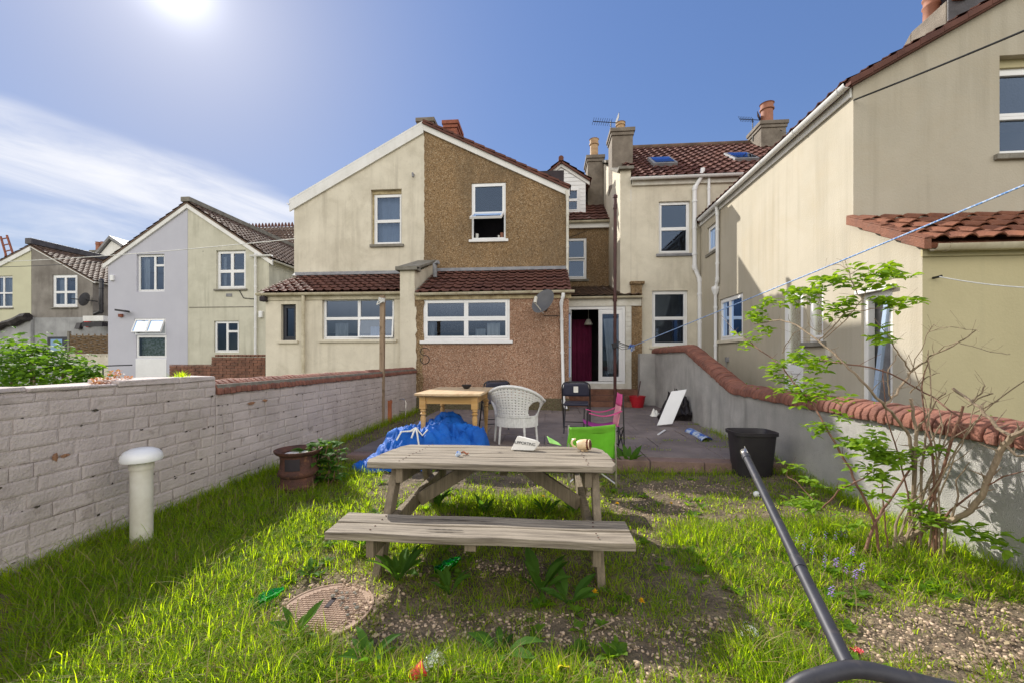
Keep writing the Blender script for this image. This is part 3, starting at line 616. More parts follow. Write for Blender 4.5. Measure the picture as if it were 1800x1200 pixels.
# kitchen roof, gutter, fascia
hr = sqrt((YU-YLB+.12)**2+(3.63-2.78)**2)
pitched(bh, (XS+.05, YLB-.12, 2.80), (1, 0, 0), XE-XS+.0, (0, YU-YLB+.12, 3.63-2.80), hr, M['tile'], tw=.23, course=.29, amp=.04, seg=8)
w_ = MB(); w_.box(XS+.02, YLB-.03, 2.66, XE+.05, YLB-.003, 2.80); w_.build('fascia', M['fascia'], bh)
w_ = MB(); w_.add([(XS+.05, YU-.012, 3.74), (XE+.02, YU-.012, 3.74), (XE+.02, YU-.10, 3.64), (XS+.05, YU-.10, 3.64)], [(0,1,2,3)]); w_.build('flashing', M['lead'], bh, solid=.01)
gutter(bh, (XS+.03, YLB-.10, 2.80), (XE+.12, YLB-.10, 2.82), m='gutter')
pipe(bh, [(XE-.13, YLB-.10, 2.76), (XE-.13, YLB-.10, 2.70), (XE-.17, YLB-.06, 2.55), (XE-.12, YLB-.06, .34), (XE-.06, YLB-.13, .2)])
pipe(bh, [(XRb-.01, YU-.06, 5.7), (XRb+.02, YU-.06, 5.5), (XRb+.02, YU-.06, 2.95)], m='upvc_old')
# barge board and roof of the brown half
dsl = Vector((XRb-XM, 0, ZER-ZA)); Ls = dsl.length; dn = dsl.normalized(); nr = Vector((-dn.z, 0, dn.x))
w_ = MB(); a = Vector((XM, YU-.05, ZA)); e = a+dsl*1.02
w_.prism([a, e, e-Z3*.20, a-Z3*.20], (0, .046, 0)); w_.build('barge_board', M['board_white'], bh)
pitched(bh, Vector((XM, BACK+1.8, ZA+.03))+dsl*1.02, (0, -1, 0), BACK+1.8-YU+.10, -dsl, Ls*1.02, M['tile'], tw=.23, course=.29, amp=.035)
w_ = MB()
for i in range(14):      # stepped verge of mortared tile ends
    q = a+dsl*(i/14*1.02)+Z3*.012; r2 = a+dsl*((i+1)/14*1.02)+Z3*.012
    w_.prism([q+Vector((0,-.055,.005)), r2+Vector((0,-.055,.035)), r2+Vector((0,-.055,.085)), q+Vector((0,-.055,.06))], (0, .12, 0))
w_.build('verge', M['tile'], bh)
chimney(bh, XM+.20, 12.2, XM+.60, 12.9, 6.9, 8.55, 'red_brick', ((XM+.36, 12.5),), poth=.1)
chimney(bh, XM-.42, 11.6, XM+.02, 12.1, 7.0, 8.30, 'stack')
# rear main wall, dormer, main roof
YM = 13.0; XP = 1.96; zM = 5.50
wm = rectY(YM, 994, 419, 1031, 491)
wm = (XRb+.03, wm[1], wm[2], wm[3])
w_ = MB(); facade(w_, planeY(YM), [(XRb, 0), (XP, 0), (XP, zM), (XRb, zM)], [wm], .1); w_.build('main_wall', M['dash_up'], bh)
window(bh, planeY(YM), wm, ((0, .48, 1, 1, 8), (0, 0, 1, .48, 0)), recess=.03, sill=.05)
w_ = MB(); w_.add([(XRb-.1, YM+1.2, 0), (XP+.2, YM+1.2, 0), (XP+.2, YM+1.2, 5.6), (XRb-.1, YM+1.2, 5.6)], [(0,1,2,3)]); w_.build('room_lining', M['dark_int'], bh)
mh = sqrt(3.7**2+2.6**2)
pitched(bh, (XM, YM-.18, zM+.10), (1, 0, 0), XP-XM, (0, 3.7, 2.6), mh, M['tile'], tw=.24, course=.30, amp=.035)
w_ = MB(); w_.box(XRb+.02, YM-.10, zM-.10, XP-.004, YM-.003, zM+.09); w_.build('fascia', M['board_white'], bh)
gutter(bh, (XRb+.05, YM-.16, zM+.10), (XP-.01, YM-.16, zM+.10), m='gutter')
YD = 13.45; dl, dr = atY(956, 312, YD), atY(1036, 318, YD); da = atY(986, 286, YD); zd0 = 5.72
dw = rectY(YD, 992, 331, 1019, 374)
w_ = MB(); facade(w_, planeY(YD), [(dl.x, zd0), (dr.x-.12, zd0), (dr.x-.12, dr.z+.02), (da.x, da.z-.03), (dl.x+.12, dl.z)], [dw], .08)
w_.add([(dr.x-.12, YD, zd0), (dr.x-.12, YD+3, zd0), (dr.x-.12, YD+3, dr.z), (dr.x-.12, YD, dr.z)], [(0,1,2,3)])
for k in range(13): z_ = zd0+.14*k; w_.box(dl.x+.13, YD-.014, z_, dr.x-.121, YD-.002, z_+.12) if z_ < dw[1]-.14 or z_ > 99 else None
w_.build('dormer', M['upvc'], bh)
w_ = MB()
for k in range(11):
    z_ = dw[1]-.02+.13*k; hw = (da.z-.12-z_)/(da.z-dr.z)*(dr.x-da.x); hw = min(hw, dr.x-.125-da.x)
    if hw > .1:
        if z_ > dw[3]: w_.box(da.x-hw, YD-.014, z_, da.x+hw, YD-.002, z_+.112)
        else: w_.box(dw[2]+.01, YD-.014, z_, da.x+hw, YD-.002, z_+.112)
w_.build('dormer_cladding', M['upvc'], bh)
window(bh, planeY(YD), dw, ((0, .5, 1, 1, 0), (0, 0, 1, .5, 0)), recess=-.02)
for sgn, en in ((1, dr), (-1, dl)):
    s_ = Vector((en.x-da.x, 0, en.z-da.z)); w_ = MB(); c = Vector((da.x, YD-.06, da.z-.02)); w_.prism([c, c+s_, c+s_-Z3*.14, c-Z3*.14], (0, .05, 0)); w_.build('dormer_barge_board', M['board_white'], bh)
    c = Vector((da.x, YD-.14, da.z+.02)); e_ = c+s_*1.03
    pitched(bh, (e_.x, YD-.14, e_.z), (0, 1, 0), 2.6, (-s_.x, 0, -s_.z), s_.length*1.03, M['tile'], amp=.03, name='dormer_roof')
w_ = MB(); w_.tube([(da.x, YD-.18, da.z+.06), (da.x, YD+2.4, da.z+.06)], .085, 10); w_.build('ridge_tile', M['tile'], bh, smooth=True)
# porch
YP = 10.9; zS = .66
pl_ = planeY(YP); x0p = XRb+.02; x1p = 2.20
zt = atY(1050, 540, YP).z; zg = atY(1050, 524, YP).z
w_ = MB(); w_.box(x0p, YP-.03, zt+.02, x1p+.28, YP+.06, zg); w_.build('fascia', M['upvc_old'], bh)
gutter(bh, (x0p-.02, YP-.09, zg+.02), (x1p+.30, YP-.09, zg+.03), m='gutter')
pitched(bh, (x0p, YP-.12, zg+.03), (1, 0, 0), x1p+.28-x0p, (0, YM-YP+.12, 3.52-zg), sqrt((YM-YP+.12)**2+(3.52-zg)**2), M['tile_dk'], amp=.035, name='porch_roof')
w_ = MB(); w_.box(x1p+.03, YP+.0, .1, x1p+.30, YP+.3, zg+.35, jit=.0); w_.box(x1p+.0, YP-.05, zg+.351, x1p+.36, YP+.34, zg+.42); w_.build('porch_pier', M['dash_up'], bh)
w_ = MB(); w_.box(x1p-.13, YP-.02, .62, x1p+.028, YP+.1, zt+.018)
for k in range(16): w_.box(x1p-.12, YP-.034, .64+k*.125, x1p+.02, YP-.021, .64+k*.125+.112)
w_.build('white_brick_jamb', M['upvc_old'], bh, bevel=.004)
w_ = MB(); w_.box(x0p, YP-.06, .50, x1p+.02, YP+.12, zS); w_.build('door_sill', M['upvc_old'], bh)
w_ = MB()
for k in range(3): w_.box(x0p-.05+.0*k, YP-.95+.30*k, PZ-.02, x1p+.12, YP-.061, PZ+.125*(k+1)-.004*0)
w_.build('door_steps', M['brown_brick'], bh, bevel=.01)
df = MB(); dz0 = zS
fl, fr = x0p+.09, x1p-.135
df.box(x0p+.0, YP, dz0, x0p+.075, YP+.07, zt+.019); df.box(fr-.06, YP, dz0, fr, YP+.07, zt+.019); df.box(x0p+.075, YP, zt-.06, fr-.06, YP+.07, zt+.019); df.box(x0p+.075, YP, dz0, fr-.06, YP+.07, dz0+.05)
df.build('door_frame', M['upvc'], bh, bevel=.005)
mid = atY(1052, 600, YP).x
dd = MB(); dr_ = fr-.062
for (a_, b_, c_, e_) in ((mid, dz0+.06, mid+.10, zt-.07), (dr_-.10, dz0+.06, dr_, zt-.07), (mid+.10, dz0+.06, dr_-.10, dz0+.18), (mid+.10, zt-.19, dr_-.10, zt-.07)): dd.box(a_, YP-.012, b_, c_, YP+.05, e_)
d1 = dd.build('door', M['upvc'], bh, bevel=.005)
q = MB(); q.add([(mid+.1, YP+.02, dz0+.18), (dr_-.1, YP+.02, dz0+.18), (dr_-.1, YP+.02, zt-.19), (mid+.1, YP+.02, zt-.19)], [(0,1,2,3)]); q.build('pane', M['glass'], d1)
q = MB()   # pale net hung behind the closed leaf, drawn to a point
q.grid(lambda u, v: (mid+.14+u*(.50*(1-.75*v**2))+.12*v, YP+.085+.02*sin(u*22), dz0+.25+(zt-dz0-.55)*(1-v)), 20, 10); q.build('net_curtain', M['curtain'], d1, smooth=True)
dd = MB()   # opened leaf, swung out against the left jamb
ang = radians(101); c0 = Vector((x0p+.085, YP-.01, 0)); dx = Vector((cos(ang), -sin(ang), 0)); dyv = Vector((sin(ang), cos(ang), 0)); W_ = mid-x0p-.1
for (a_, b_, z0_, z1_) in ((0, .10, dz0+.06, zt-.07), (W_-.10, W_, dz0+.06, zt-.07), (.10, W_-.10, dz0+.06, dz0+.18), (.10, W_-.10, zt-.19, zt-.07)):
    c = c0+dx*(a_+b_)/2+Z3*(z0_+z1_)/2; dd.obox(c, dx*(b_-a_)/2, dyv*.03, Z3*(z1_-z0_)/2)
d2 = dd.build('door', M['upvc'], bh, bevel=.005); tag(d2, 'white glazed door leaf swung open towards the patio')
q = MB(); q.add([c0+dx*.1+Z3*(dz0+.18), c0+dx*(W_-.1)+Z3*(dz0+.18), c0+dx*(W_-.1)+Z3*(zt-.19), c0+dx*.1+Z3*(zt-.19)], [(0,1,2,3)]); q.build('pane', M['glass'], d2)
q = MB(); q.tube([c0+dx*(W_-.05)+dyv*.04+Z3*1.6, c0+dx*(W_-.05)+dyv*.08+Z3*1.6, c0+dx*(W_-.16)+dyv*.08+Z3*1.6], .011, 6); q.build('handle', M['steel'], d2)
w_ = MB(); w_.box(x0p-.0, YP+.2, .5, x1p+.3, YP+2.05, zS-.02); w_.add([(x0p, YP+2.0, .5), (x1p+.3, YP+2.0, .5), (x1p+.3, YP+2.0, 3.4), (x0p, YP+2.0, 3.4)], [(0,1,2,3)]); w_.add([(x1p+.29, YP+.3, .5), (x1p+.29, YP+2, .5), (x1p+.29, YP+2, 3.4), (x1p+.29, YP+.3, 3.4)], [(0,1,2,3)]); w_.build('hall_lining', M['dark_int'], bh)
w_ = MB(); w_.grid(lambda u, v: (x0p+.08+(mid-x0p-.17)*u, YP+.75+.03*sin(u*26), zS+.0+(zt-zS-.25)*v), 28, 2); w_.build('purple_curtain', M['purple'], bh, smooth=True)
w_ = MB(); w_.lathe((x0p+.62, YP+.62, zt-.42), [(.11, 0), (.12, .02), (.05, .16), (.045, .16), (.1, .01)], 16); w_.tube([(x0p+.62, YP+.62, zt-.27), (x0p+.62, YP+.62, zt+.1)], .006, 5); w_.build('pendant_shade', M['upvc_old'], bh, smooth=True)
# satellite dish
dc = atY(957, 532, YLB-.42)
q = MB(); nrm = Vector((-.55, -.75, .38)).normalized()
q.lathe(dc, [(.001, .0), (.10, .008), (.20, .028), (.285, .06), (.29, .066), (.283, .068), (.2, .036), (.1, .015), (.001, .006)], 28, axis=nrm, sx=1, sy=.92)
sdh = q.build('satellite_dish', M['dish'], bh, smooth=True)
q = MB(); lnb = dc+nrm*.32+Vector((-.02, 0, -.16)); q.tube([dc-Z3*.25+nrm*.05, lnb], .012, 6); q.tube([lnb, lnb+Vector((.02,.04,.13))], .035, 10); q.build('receiver_arm', M['upvc_old'], sdh, smooth=True)
q = MB(); q.tube([dc-nrm*.01, dc-nrm*.14, (dc.x+.03, YLB-.02, dc.z-.14)], .02, 8); q.tube([(dc.x-.02, YLB-.01, dc.z-.24), (dc.x+.42, YLB-.01, dc.z-.25)], .007, 5); q.build('wall_bracket', M['cable'], sdh)
# dark loop marks on the wall
q = MB(); c = atY(747, 625, YLB)
pts = [c+Vector((.10*cos(t)*1.05, -.006, .10+.085*sin(t))) for t in [pi*.1+i*pi*1.25/14 for i in range(15)]]
pts += [c+Vector((.105*cos(t), -.006, -.085+.10*sin(t))) for t in [pi*.62-i*pi*1.75/18 for i in range(19)]]
q.tube(pts, .008, 5); q.build('painted_mark', M['cable'], bh)
aerial(bh, (1.55, 15.6, 7.3), .8, (-1, .1, 0), .8)
chimney(bh, 1.42, 14.1, 1.94, 14.9, 6.4, 8.25, 'stack', ((1.68, 14.5),), 'pot_buff', poth=.75, potr=.15)
q = MB(); c = atY(768, 485, YU-.75); q.tube([(c.x-.05, c.y, 3.35), (c.x-.05, c.y, 3.68), (c.x+.05, c.y-.05, 3.72)], .055, 10); q.build('flue', M['lead'], bh, smooth=True)

# ---- cream left half --------------------------------------------------------
ch_ = thing('terraced_house', 'stained cream house half with white barge board, left of the brown pebbledashed one', 'house', ((XM+XLc)/2, 11, 0))
pC = planeY(YLC)
wr = rectY(YU, 652, 333, 706, 430); kr = rectY(YLC, 566, 523, 693, 596); sr = rectY(YLC, 494, 535, 520, 598)
xl2 = atY(467, 540, YLC).x
w_ = MB(); facade(w_, pU, [(XLc, 2.0), (XM, 2.0), (XM, ZA), (XLc, ZEL)], [wr], .16)
w_.add([(XLc, YU, 0), (XLc, BACK, 0), (XLc, BACK, ZEL), (XLc, YU, ZEL)], [(0,1,2,3)]); w_.add([(XLc, BACK, 0), (XM, BACK, 0), (XM, BACK, ZA), (XLc, BACK, ZEL)], [(0,1,2,3)])
facade(w_, pC, [(xl2, -.1), (XS-.005, -.1), (XS-.005, 2.86), (xl2, 2.86)], [kr, sr], .12)
w_.add([(xl2, YLC, 0), (xl2, YU, 0), (xl2, YU, 3.5), (xl2, YLC, 2.86)], [(0,1,2,3)])
w_.build('wall', M['cream'], ch_)
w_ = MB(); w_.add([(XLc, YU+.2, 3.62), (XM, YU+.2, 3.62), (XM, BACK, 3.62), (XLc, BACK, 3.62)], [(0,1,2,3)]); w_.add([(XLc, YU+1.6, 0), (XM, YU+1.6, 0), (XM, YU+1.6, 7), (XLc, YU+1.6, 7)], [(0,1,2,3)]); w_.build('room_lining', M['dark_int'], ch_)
window(ch_, pU, (wr[0]+.05, wr[1], wr[2], wr[3]-.10), ((0, .47, 1, 1, 0), (0, 0, 1, .47, 0)), recess=.11, fw=.045, sill=.06, curtains=((0, 0, 1, 1, 'blind'),))
w_ = MB(); rbar(w_, pU, wr[0]+.002, wr[3]-.10, wr[2]-.002, wr[3]-.002, .085, .17); rbar(w_, pU, wr[0]+.002, wr[1]+.002, wr[0]+.05, wr[3]-.10, .10, .18); w_.build('peeling_lintel', M['fascia'], ch_)
window(ch_, pC, kr, ((0, .5, .5, 1, 0), (.5, .5, 1, 1, 0), (0, 0, .5, .5, 0), (.5, 0, 1, .5, 7)), recess=.08, fw=.035, sash=.035, sill=.05, sillmat='cream', curtains=((.1, 0, .3, .4, 'curtain'), (.62, 0, .8, .3, 'blind')), glass='glass_low')
window(ch_, pC, sr, ((0, 0, 1, 1, 0),), recess=.08, fw=.05, frame='slate_dark', sill=.05, sillmat='cream')
hr = sqrt((YU-YLC+.12)**2+(3.58-2.88)**2)
pitched(ch_, (xl2-.10, YLC-.12, 2.89), (1, 0, 0), -3.36-(xl2-.10), (0, YU-YLC+.12, 3.58-2.89), hr, M['tile'], tw=.23, course=.29, amp=.04, seg=8)
w_ = MB(); w_.box(xl2-.05, YLC-.03, 2.72, -3.38, YLC-.003, 2.88); w_.build('fascia', M['gutter'], ch_)
gutter(ch_, (xl2-.16, YLC-.10, 2.88), (-3.36, YLC-.10, 2.87), m='gutter')
pipe(ch_, [atY(533, 520, YLC-.08), atY(533, 655, YLC-.08)], r=.04, m='gutter')
w_ = MB(); w_.box(-3.38, YLB-.012, 2.3, -3.032, YLB+.2, 3.34); w_.add([(-3.38, YLB+.2, 2.3), (-3.032, YLB+.2, 2.3), (-3.032, YU, 2.3), (-3.38, YU, 2.3), (-3.38, YLB+.2, 3.34), (-3.032, YLB+.2, 3.34), (-3.032, YU, 3.88), (-3.38, YU, 3.88)], [(0,4,7,3),(1,2,6,5),(4,5,6,7),(0,1,5,4)])
w_.box(-3.38, YLB-.012, -.1, -3.034, YLC, 2.299)
w_.build('party_wall', M['cream'], ch_)
w_ = MB(); w_.prism([(-3.47, YLB-.08, 3.345), (-2.95, YLB-.08, 3.345), (-2.95, YU-.01, 3.9), (-3.47, YU-.01, 3.9)], (0, 0, .07)); w_.prism([(-3.47, YLB-.09, 3.34), (-2.95, YLB-.09, 3.34), (-2.95, YLB-.09, 3.43), (-3.47, YLB-.09, 3.43)], (0, .3, .0)); w_.build('coping', M['concrete'], ch_, bevel=.01)
w_ = MB(); w_.add([(XLc+.03, YU-.012, 3.70), (-3.4, YU-.012, 3.70), (-3.4, YU-.14, 3.59), (XLc+.03, YU-.14, 3.59)], [(0,1,2,3)]); w_.build('flashing', M['lead'], ch_, solid=.01)
dsl = Vector((XLc-XM, 0, ZEL-ZA)); a = Vector((XM-.002, YU-.05, ZA)); e = a+dsl*1.03
w_ = MB(); w_.prism([a, e, e-Z3*.27, a-Z3*.27], (0, .046, 0)); w_.prism([a+Z3*.004, e+Z3*.004, e+Z3*.06, a+Z3*.06], (0, .09, 0)); w_.build('barge_board', M['board_white'], ch_)
pitched(ch_, Vector((XM, YU-.02, ZA+.03))+dsl*1.02, (0, 1, 0), BACK+1.8-YU, -dsl, dsl.length*1.02, M['tile_dk'], amp=.02, course=.3)
gutter(ch_, (e.x-.02, YU-.05, e.z-.03), (e.x-.02, BACK, e.z-.03))
q = MB(); c = atY(727, 308, YU); q.tube([c, c+Vector((0, -.08, .01)), c+Vector((.02, -.1, -.1))], .028, 8); q.build('overflow_pipe', M['lead'], ch_, smooth=True)
q = MB(); c = atY(467, 524, YLC-.05); q.box(c.x-.10, c.y-.1, c.z-.09, c.x+.04, c.y+.05, c.z+.03); q.build('gutter_bracket', M['dark_int'], ch_, bevel=.02)
# ---- cream house on the right -------------------------------------------------
YR = 11.0; XO = 4.0; YO = 5.67; YLn = 4.69
rh = thing('terraced_house', 'pale cream house on the right with sunlit side wall, downpipes and red lean-to roof', 'house', (4.5, 9, 0))
zR = 5.92; pR = planeY(YR)
u1 = rectY(YR, 1158, 354, 1213, 446); u2 = rectY(YR, 1146, 511, 1209, 608)
w_ = MB(); facade(w_, pR, [(XP+.28, 0), (XO+3.2, 0), (XO+3.2, zR), (XP+.28, zR)], [u1, u2], .11); w_.build('rear_wall', M['cream'], rh)
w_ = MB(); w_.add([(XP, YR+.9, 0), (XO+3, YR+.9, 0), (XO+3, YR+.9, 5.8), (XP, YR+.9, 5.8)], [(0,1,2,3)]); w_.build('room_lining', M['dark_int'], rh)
window(rh, pR, u1, ((0, .48, 1, 1, 0), (0, 0, 1, .48, 0)), recess=.06, fw=.04, sill=.05, sillmat='lead')
window(rh, pR, u2, ((0, .5, 1, 1, 0), (0, 0, 1, .5, 0)), recess=.06, fw=.05, sill=.04, sillmat='cream')
# party wall with stepped top and chimney
w_ = MB(); ztop = atY(1098, 300, YR).z
w_.prism([(XP, YR-.0, 0), (XP, YR, ztop), (XP, YR+1.35, ztop+.62), (XP, 14.8, 8.35), (XP, 15.4, 8.35), (XP, 18, 6.6), (XP, 18, 0)], (.277, 0, 0))
w_.build('party_wall', M['cream'], rh)
w_ = MB()
for (ya, za, yb, zb) in ((YR-.1, ztop+.0, YR+.12, ztop+.0), (YR+.12, ztop+.0, YR+1.35, ztop+.63), (13.2, 7.55, 14.85, 8.36), (14.85, 8.36, 15.4, 8.36)):
    w_.prism([(XP-.06, ya, za), (XP-.06, yb, zb), (XP-.06, yb, zb+.08), (XP-.06, ya, za+.08)], (.40, 0, 0))
w_.build('coping', M['concrete'], rh, bevel=.01)
chimney(rh, XP-.01, YR+1.3, XP+.60, YR+2.0, 6.4, atY(1085, 226, YR+1.3).z, 'stack', ((XP+.3, YR+1.62),), 'pot_buff', poth=.34, potr=.13)
aerial(rh, (XP+.05, YR+1.9, 8.0), .70, (-1, -.05, .08), .55)
rr = sqrt(3.5**2+2.55**2); XE2 = 7.35
pitched(rh, (XP+.28, YR-.15, zR+.10), (1, 0, 0), XE2-XP-.28, (0, 3.5, 2.50), rr, M['tile'], tw=.24, course=.30, amp=.05, seg=8)
w_ = MB(); w_.tube([(XP+.28, YR+3.38, zR+2.66), (XE2, YR+3.38, zR+2.66)], .09, 10); w_.build('ridge', M['tile_dk'], rh, smooth=True)
for (px_, py_) in ((1163, 289), (1301, 281)):       # rooflights lying in the slope
    dvec = Vector((0, 3.5, 2.5)).normalized(); d_ = ray(px_, py_); nn = Vector((0, -2.5, 3.5)).normalized(); p_ = Vector((0, YR-.15, zR+.10))
    c = Vector((0,0,HC)); t_ = (p_-c).dot(nn)/d_.dot(nn); c = c+d_*t_
    q = MB(); ux = Vector((1, 0, 0)); q.obox(c+nn*.05, ux*.33, dvec*.45, nn*.07); sk = q.build('skylight', M['lead'], rh, bevel=.01)
    q = MB(); q.obox(c+nn*.13, ux*.26, dvec*.37, nn*.006); q.build('pane', M['glass'], sk)
w_ = MB(); w_.box(XP+.30, YR-.06, zR-.06, XE2, YR-.004, zR+.08); w_.build('fascia', M['upvc_old'], rh)
gutter(rh, (XP+.24, YR-.15, zR+.10), (6.0, YR-.15, zR+.12))
a_ = atY(1227, 318, YR-.1); x_ = atY(1221, 400, YR-.08).x
pipe(rh, [(a_.x+.12, YR-.1, zR+.30), (a_.x+.1, YR-.1, zR+.12), (x_, YR-.08, zR-.2), (x_, YR-.08, atY(1221, 470, YR-.08).z), (x_+.13, YR-.08, atY(1221, 492, YR-.08).z), (x_+.13, YR-.08, .4)], r=.055)
x_ = atY(1246, 345, YR-.08).x
pipe(rh, [(x_, YR-.08, zR+.05), (x_, YR-.08, 4.9)], r=.036)
# right chimney at the far end of the ridge
w_ = MB(); w_.prism([(XE2, 13.1, 5), (XE2, 14.0, 8.05), (XE2, 14.9, 8.65), (XE2, 15.2, 8.65), (XE2, 15.5, 5)], (.3, 0, 0)); w_.build('party_wall', M['stack'], rh)
cc = atY(1351, 240, 13.9)
chimney(rh, cc.x-.38, 13.6, cc.x+.38, 14.4, 7.3, atY(1350, 213, 13.6).z, 'stack', ((cc.x, 14.0),), 'pot', poth=.78, potr=.19)
aerial(rh, (cc.x-.40, 14.1, 8.5), .75, (-.8, .6, .45), .42)
# outrigger
pS = planeX(XO); zO = 4.86
ws = rectX(XO, 1243, 400, 448, 1258, 392, 438)
wg = rectX(XO, 1265, 527, 600, 1306, 514, 592)
gd = rectX(XO, 1374, 512, 700, 1412, 506, 700); gw = rectX(XO, 1418, 508, 606, 1447, 500, 594)
dr2 = rectX(XO, 1514, 520, 700, 1569, 506, 700)
srt = lambda r: (min(r[0], r[2]), r[1], max(r[0], r[2]), r[3])
ws, wg, gd, gw, dr2 = map(srt, (ws, wg, gd, gw, dr2))
gd = (gd[0], .25, gd[2], gd[3]); dr2 = (dr2[0], .12, dr2[2], dr2[3]); gw = (gd[2]*0+gw[0], gw[1], min(gw[2], gd[0]-.06), gw[3])
zL = 2.49; zLt = 3.12
w_ = MB(); facade(w_, pS, [(YLn, -.1), (YR+.0, -.1), (YR, zO), (YO, zO), (YO, zLt), (YLn, zL)], [ws, wg, gd, gw, dr2], .13)
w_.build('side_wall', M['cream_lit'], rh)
gb = rectY(YO, 1757, 95, 1870, 270); XG = 10.2
slope = .545; apx = 7.6
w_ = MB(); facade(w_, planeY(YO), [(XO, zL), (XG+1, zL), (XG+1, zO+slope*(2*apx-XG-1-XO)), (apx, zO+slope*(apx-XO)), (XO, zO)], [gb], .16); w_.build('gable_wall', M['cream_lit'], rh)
window(rh, planeY(YO), (gb[0], gb[1], gb[2], gb[3]-.10), ((0, .46, 1, 1, 0), (0, 0, 1, .46, 0)), recess=.12, fw=.05, sill=.05, sillmat='concrete')
w_ = MB(); rbar(w_, planeY(YO), gb[0]+.002, gb[3]-.10, gb[2]-.002, gb[3]-.002, .09, .19); w_.build('lintel_strip', M['ext_cream'], rh)
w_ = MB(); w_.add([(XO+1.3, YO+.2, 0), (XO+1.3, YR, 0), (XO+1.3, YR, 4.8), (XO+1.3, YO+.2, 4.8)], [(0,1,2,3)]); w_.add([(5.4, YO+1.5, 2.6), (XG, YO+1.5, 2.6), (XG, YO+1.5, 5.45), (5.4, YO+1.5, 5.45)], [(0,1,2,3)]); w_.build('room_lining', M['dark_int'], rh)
w_ = MB(); facade(w_, planeY(YLn), [(XO, -.1), (10, -.1), (10, zL), (XO, zL)], []); w_.build('lean_to_wall', M['ext_cream'], rh)
w_ = MB(); w_.box(XO-.02, YLn-.025, zL-.10, 10, YLn-.003, zL); w_.build('fascia', M['ext_cream'], rh)
hl = sqrt((YO-YLn+.08)**2+(zLt-zL-.02)**2)
pitched(rh, (XO-.06, YLn-.10, zL+.03), (1, 0, 0), 6, (0, YO-YLn+.09, zLt-zL-.02), hl, M['tile_or'], tw=.27, course=.27, amp=.05, seg=8)
gutter(rh, (XO+.02, YLn-.10, zL+.0), (10, YLn-.10, zL+.02), m='gutter', r=.06)
w_ = MB(); dv = Vector((0, YO-YLn+.09, zLt-zL-.02)); c = Vector((XO-.10, YLn-.14, zL+.0))
for i in range(4):
    a = c+dv*(i/4)*1.03; b_ = c+dv*((i+1.02)/4)*1.03
    w_.prism([a+Z3*(.055), b_+Z3*.035, b_-Z3*.07, a-Z3*.05], (.07, 0, 0)); w_.prism([a+Z3*(.057), b_+Z3*.037, b_+Vector((.09,0,.05)), a+Vector((.09,0,.075))], (0,0,.012))
w_.build('verge', M['tile_or'], rh, bevel=.006)
q = MB(); c = atY(1640, 489, YLn); q.tube([c, c+Vector((0, -.05, 0)), c+Vector((.03, -.07, .01))], .012, 6); q.build('line_hook', M['cable'], rh)
# outrigger roof seen at its verge
sv = Vector((apx-XO, 0, slope*(apx-XO)))
pitched(rh, (XO-.10, YO-.08, zO+.02), (0, 1, 0), YR-YO+.3, sv, sv.length+.1, M['tile'], amp=.035)
w_ = MB(); a = Vector((XO-.1, YO-.10, zO+.02))
for i in range(13):
    q = a+sv*(i/13); r2 = a+sv*((i+1)/13); w_.prism([q+Z3*.035, r2+Z3*.015, r2-Z3*.055, q-Z3*.05], (0, .10, 0))
w_.build('verge', M['tile'], rh, bevel=.005)
w_ = MB(); w_.box(XO-.03, YO+.02, zO-.13, XO-.003, YR-.02, zO+.0); w_.build('soffit_board', M['board_white'], rh)
gutter(rh, (XO-.10, YO-.04, zO+.02), (XO-.10, YR-.25, zO+.0))
q = atX(1261, 400, XO-.06)
yv = q.y; z5 = atX(1261, 500, XO-.06).z
pipe(rh, [(XO-.09, yv, zO-.03), (XO-.06, yv, zO-.2), (XO-.06, yv, z5+.1), (XO-.06, yv+.10, z5-.08), (XO-.06, yv+.10, .3)])
q = MB(); c = Vector((XO-.06, yv+.10, z5-.10)); q.lathe(c, [(.05, -.12), (.09, .0), (.09, .06), (.07, .06)], 10); q.build('hopper', M['upvc'], rh)
chz = zO+slope*(5.05-XO)
x0_ = atY(1663, 3, 6.72).x; zt_ = atY(1663, 2, 6.72).z; yb_ = atX(1601, 62, x0_).y
w_ = MB(); w_.box(x0_, 6.72, chz-.5, x0_+1.6, yb_, zt_); w_.prism([(x0_, yb_, chz-.5), (x0_, yb_+.25, chz-.5), (x0_, yb_+.25, zt_-.22), (x0_, yb_, zt_-.001)], (1.6, 0, 0)); stk = w_.build('chimney', M['stack'], rh, bevel=.012)
w_ = MB(); w_.box(x0_+.012, 6.70, chz-.5, x0_+1.6, 6.718, zt_+.9); w_.box(x0_+.30, 6.72, zt_+.001, x0_+1.6, yb_-.05, zt_+.9); w_.build('flue_breast', M['dark_stack'], stk)
w_ = MB(); w_.prism([(x0_-.012, 6.9, zt_-.36), (x0_-.012, yb_-.05, zt_-.34), (x0_-.012, yb_-.02, zt_-.46), (x0_-.012, 6.9, zt_-.52)], (.011, 0, 0)); w_.build('flashing', M['board_white'], stk)
for k in range(2):
    p = MB(); p.lathe((x0_+.16, yb_-.18-k*.42, zt_-.02), [(.105, 0), (.10, .25), (.115, .27), (.115, .29), (.10, .31), (.10, .38), (.115, .40), (.115, .42), (.10, .44), (.10, 1.1), (.07, 1.1)], 16); p.build('chimney_pot', M['pot'], stk, smooth=True)
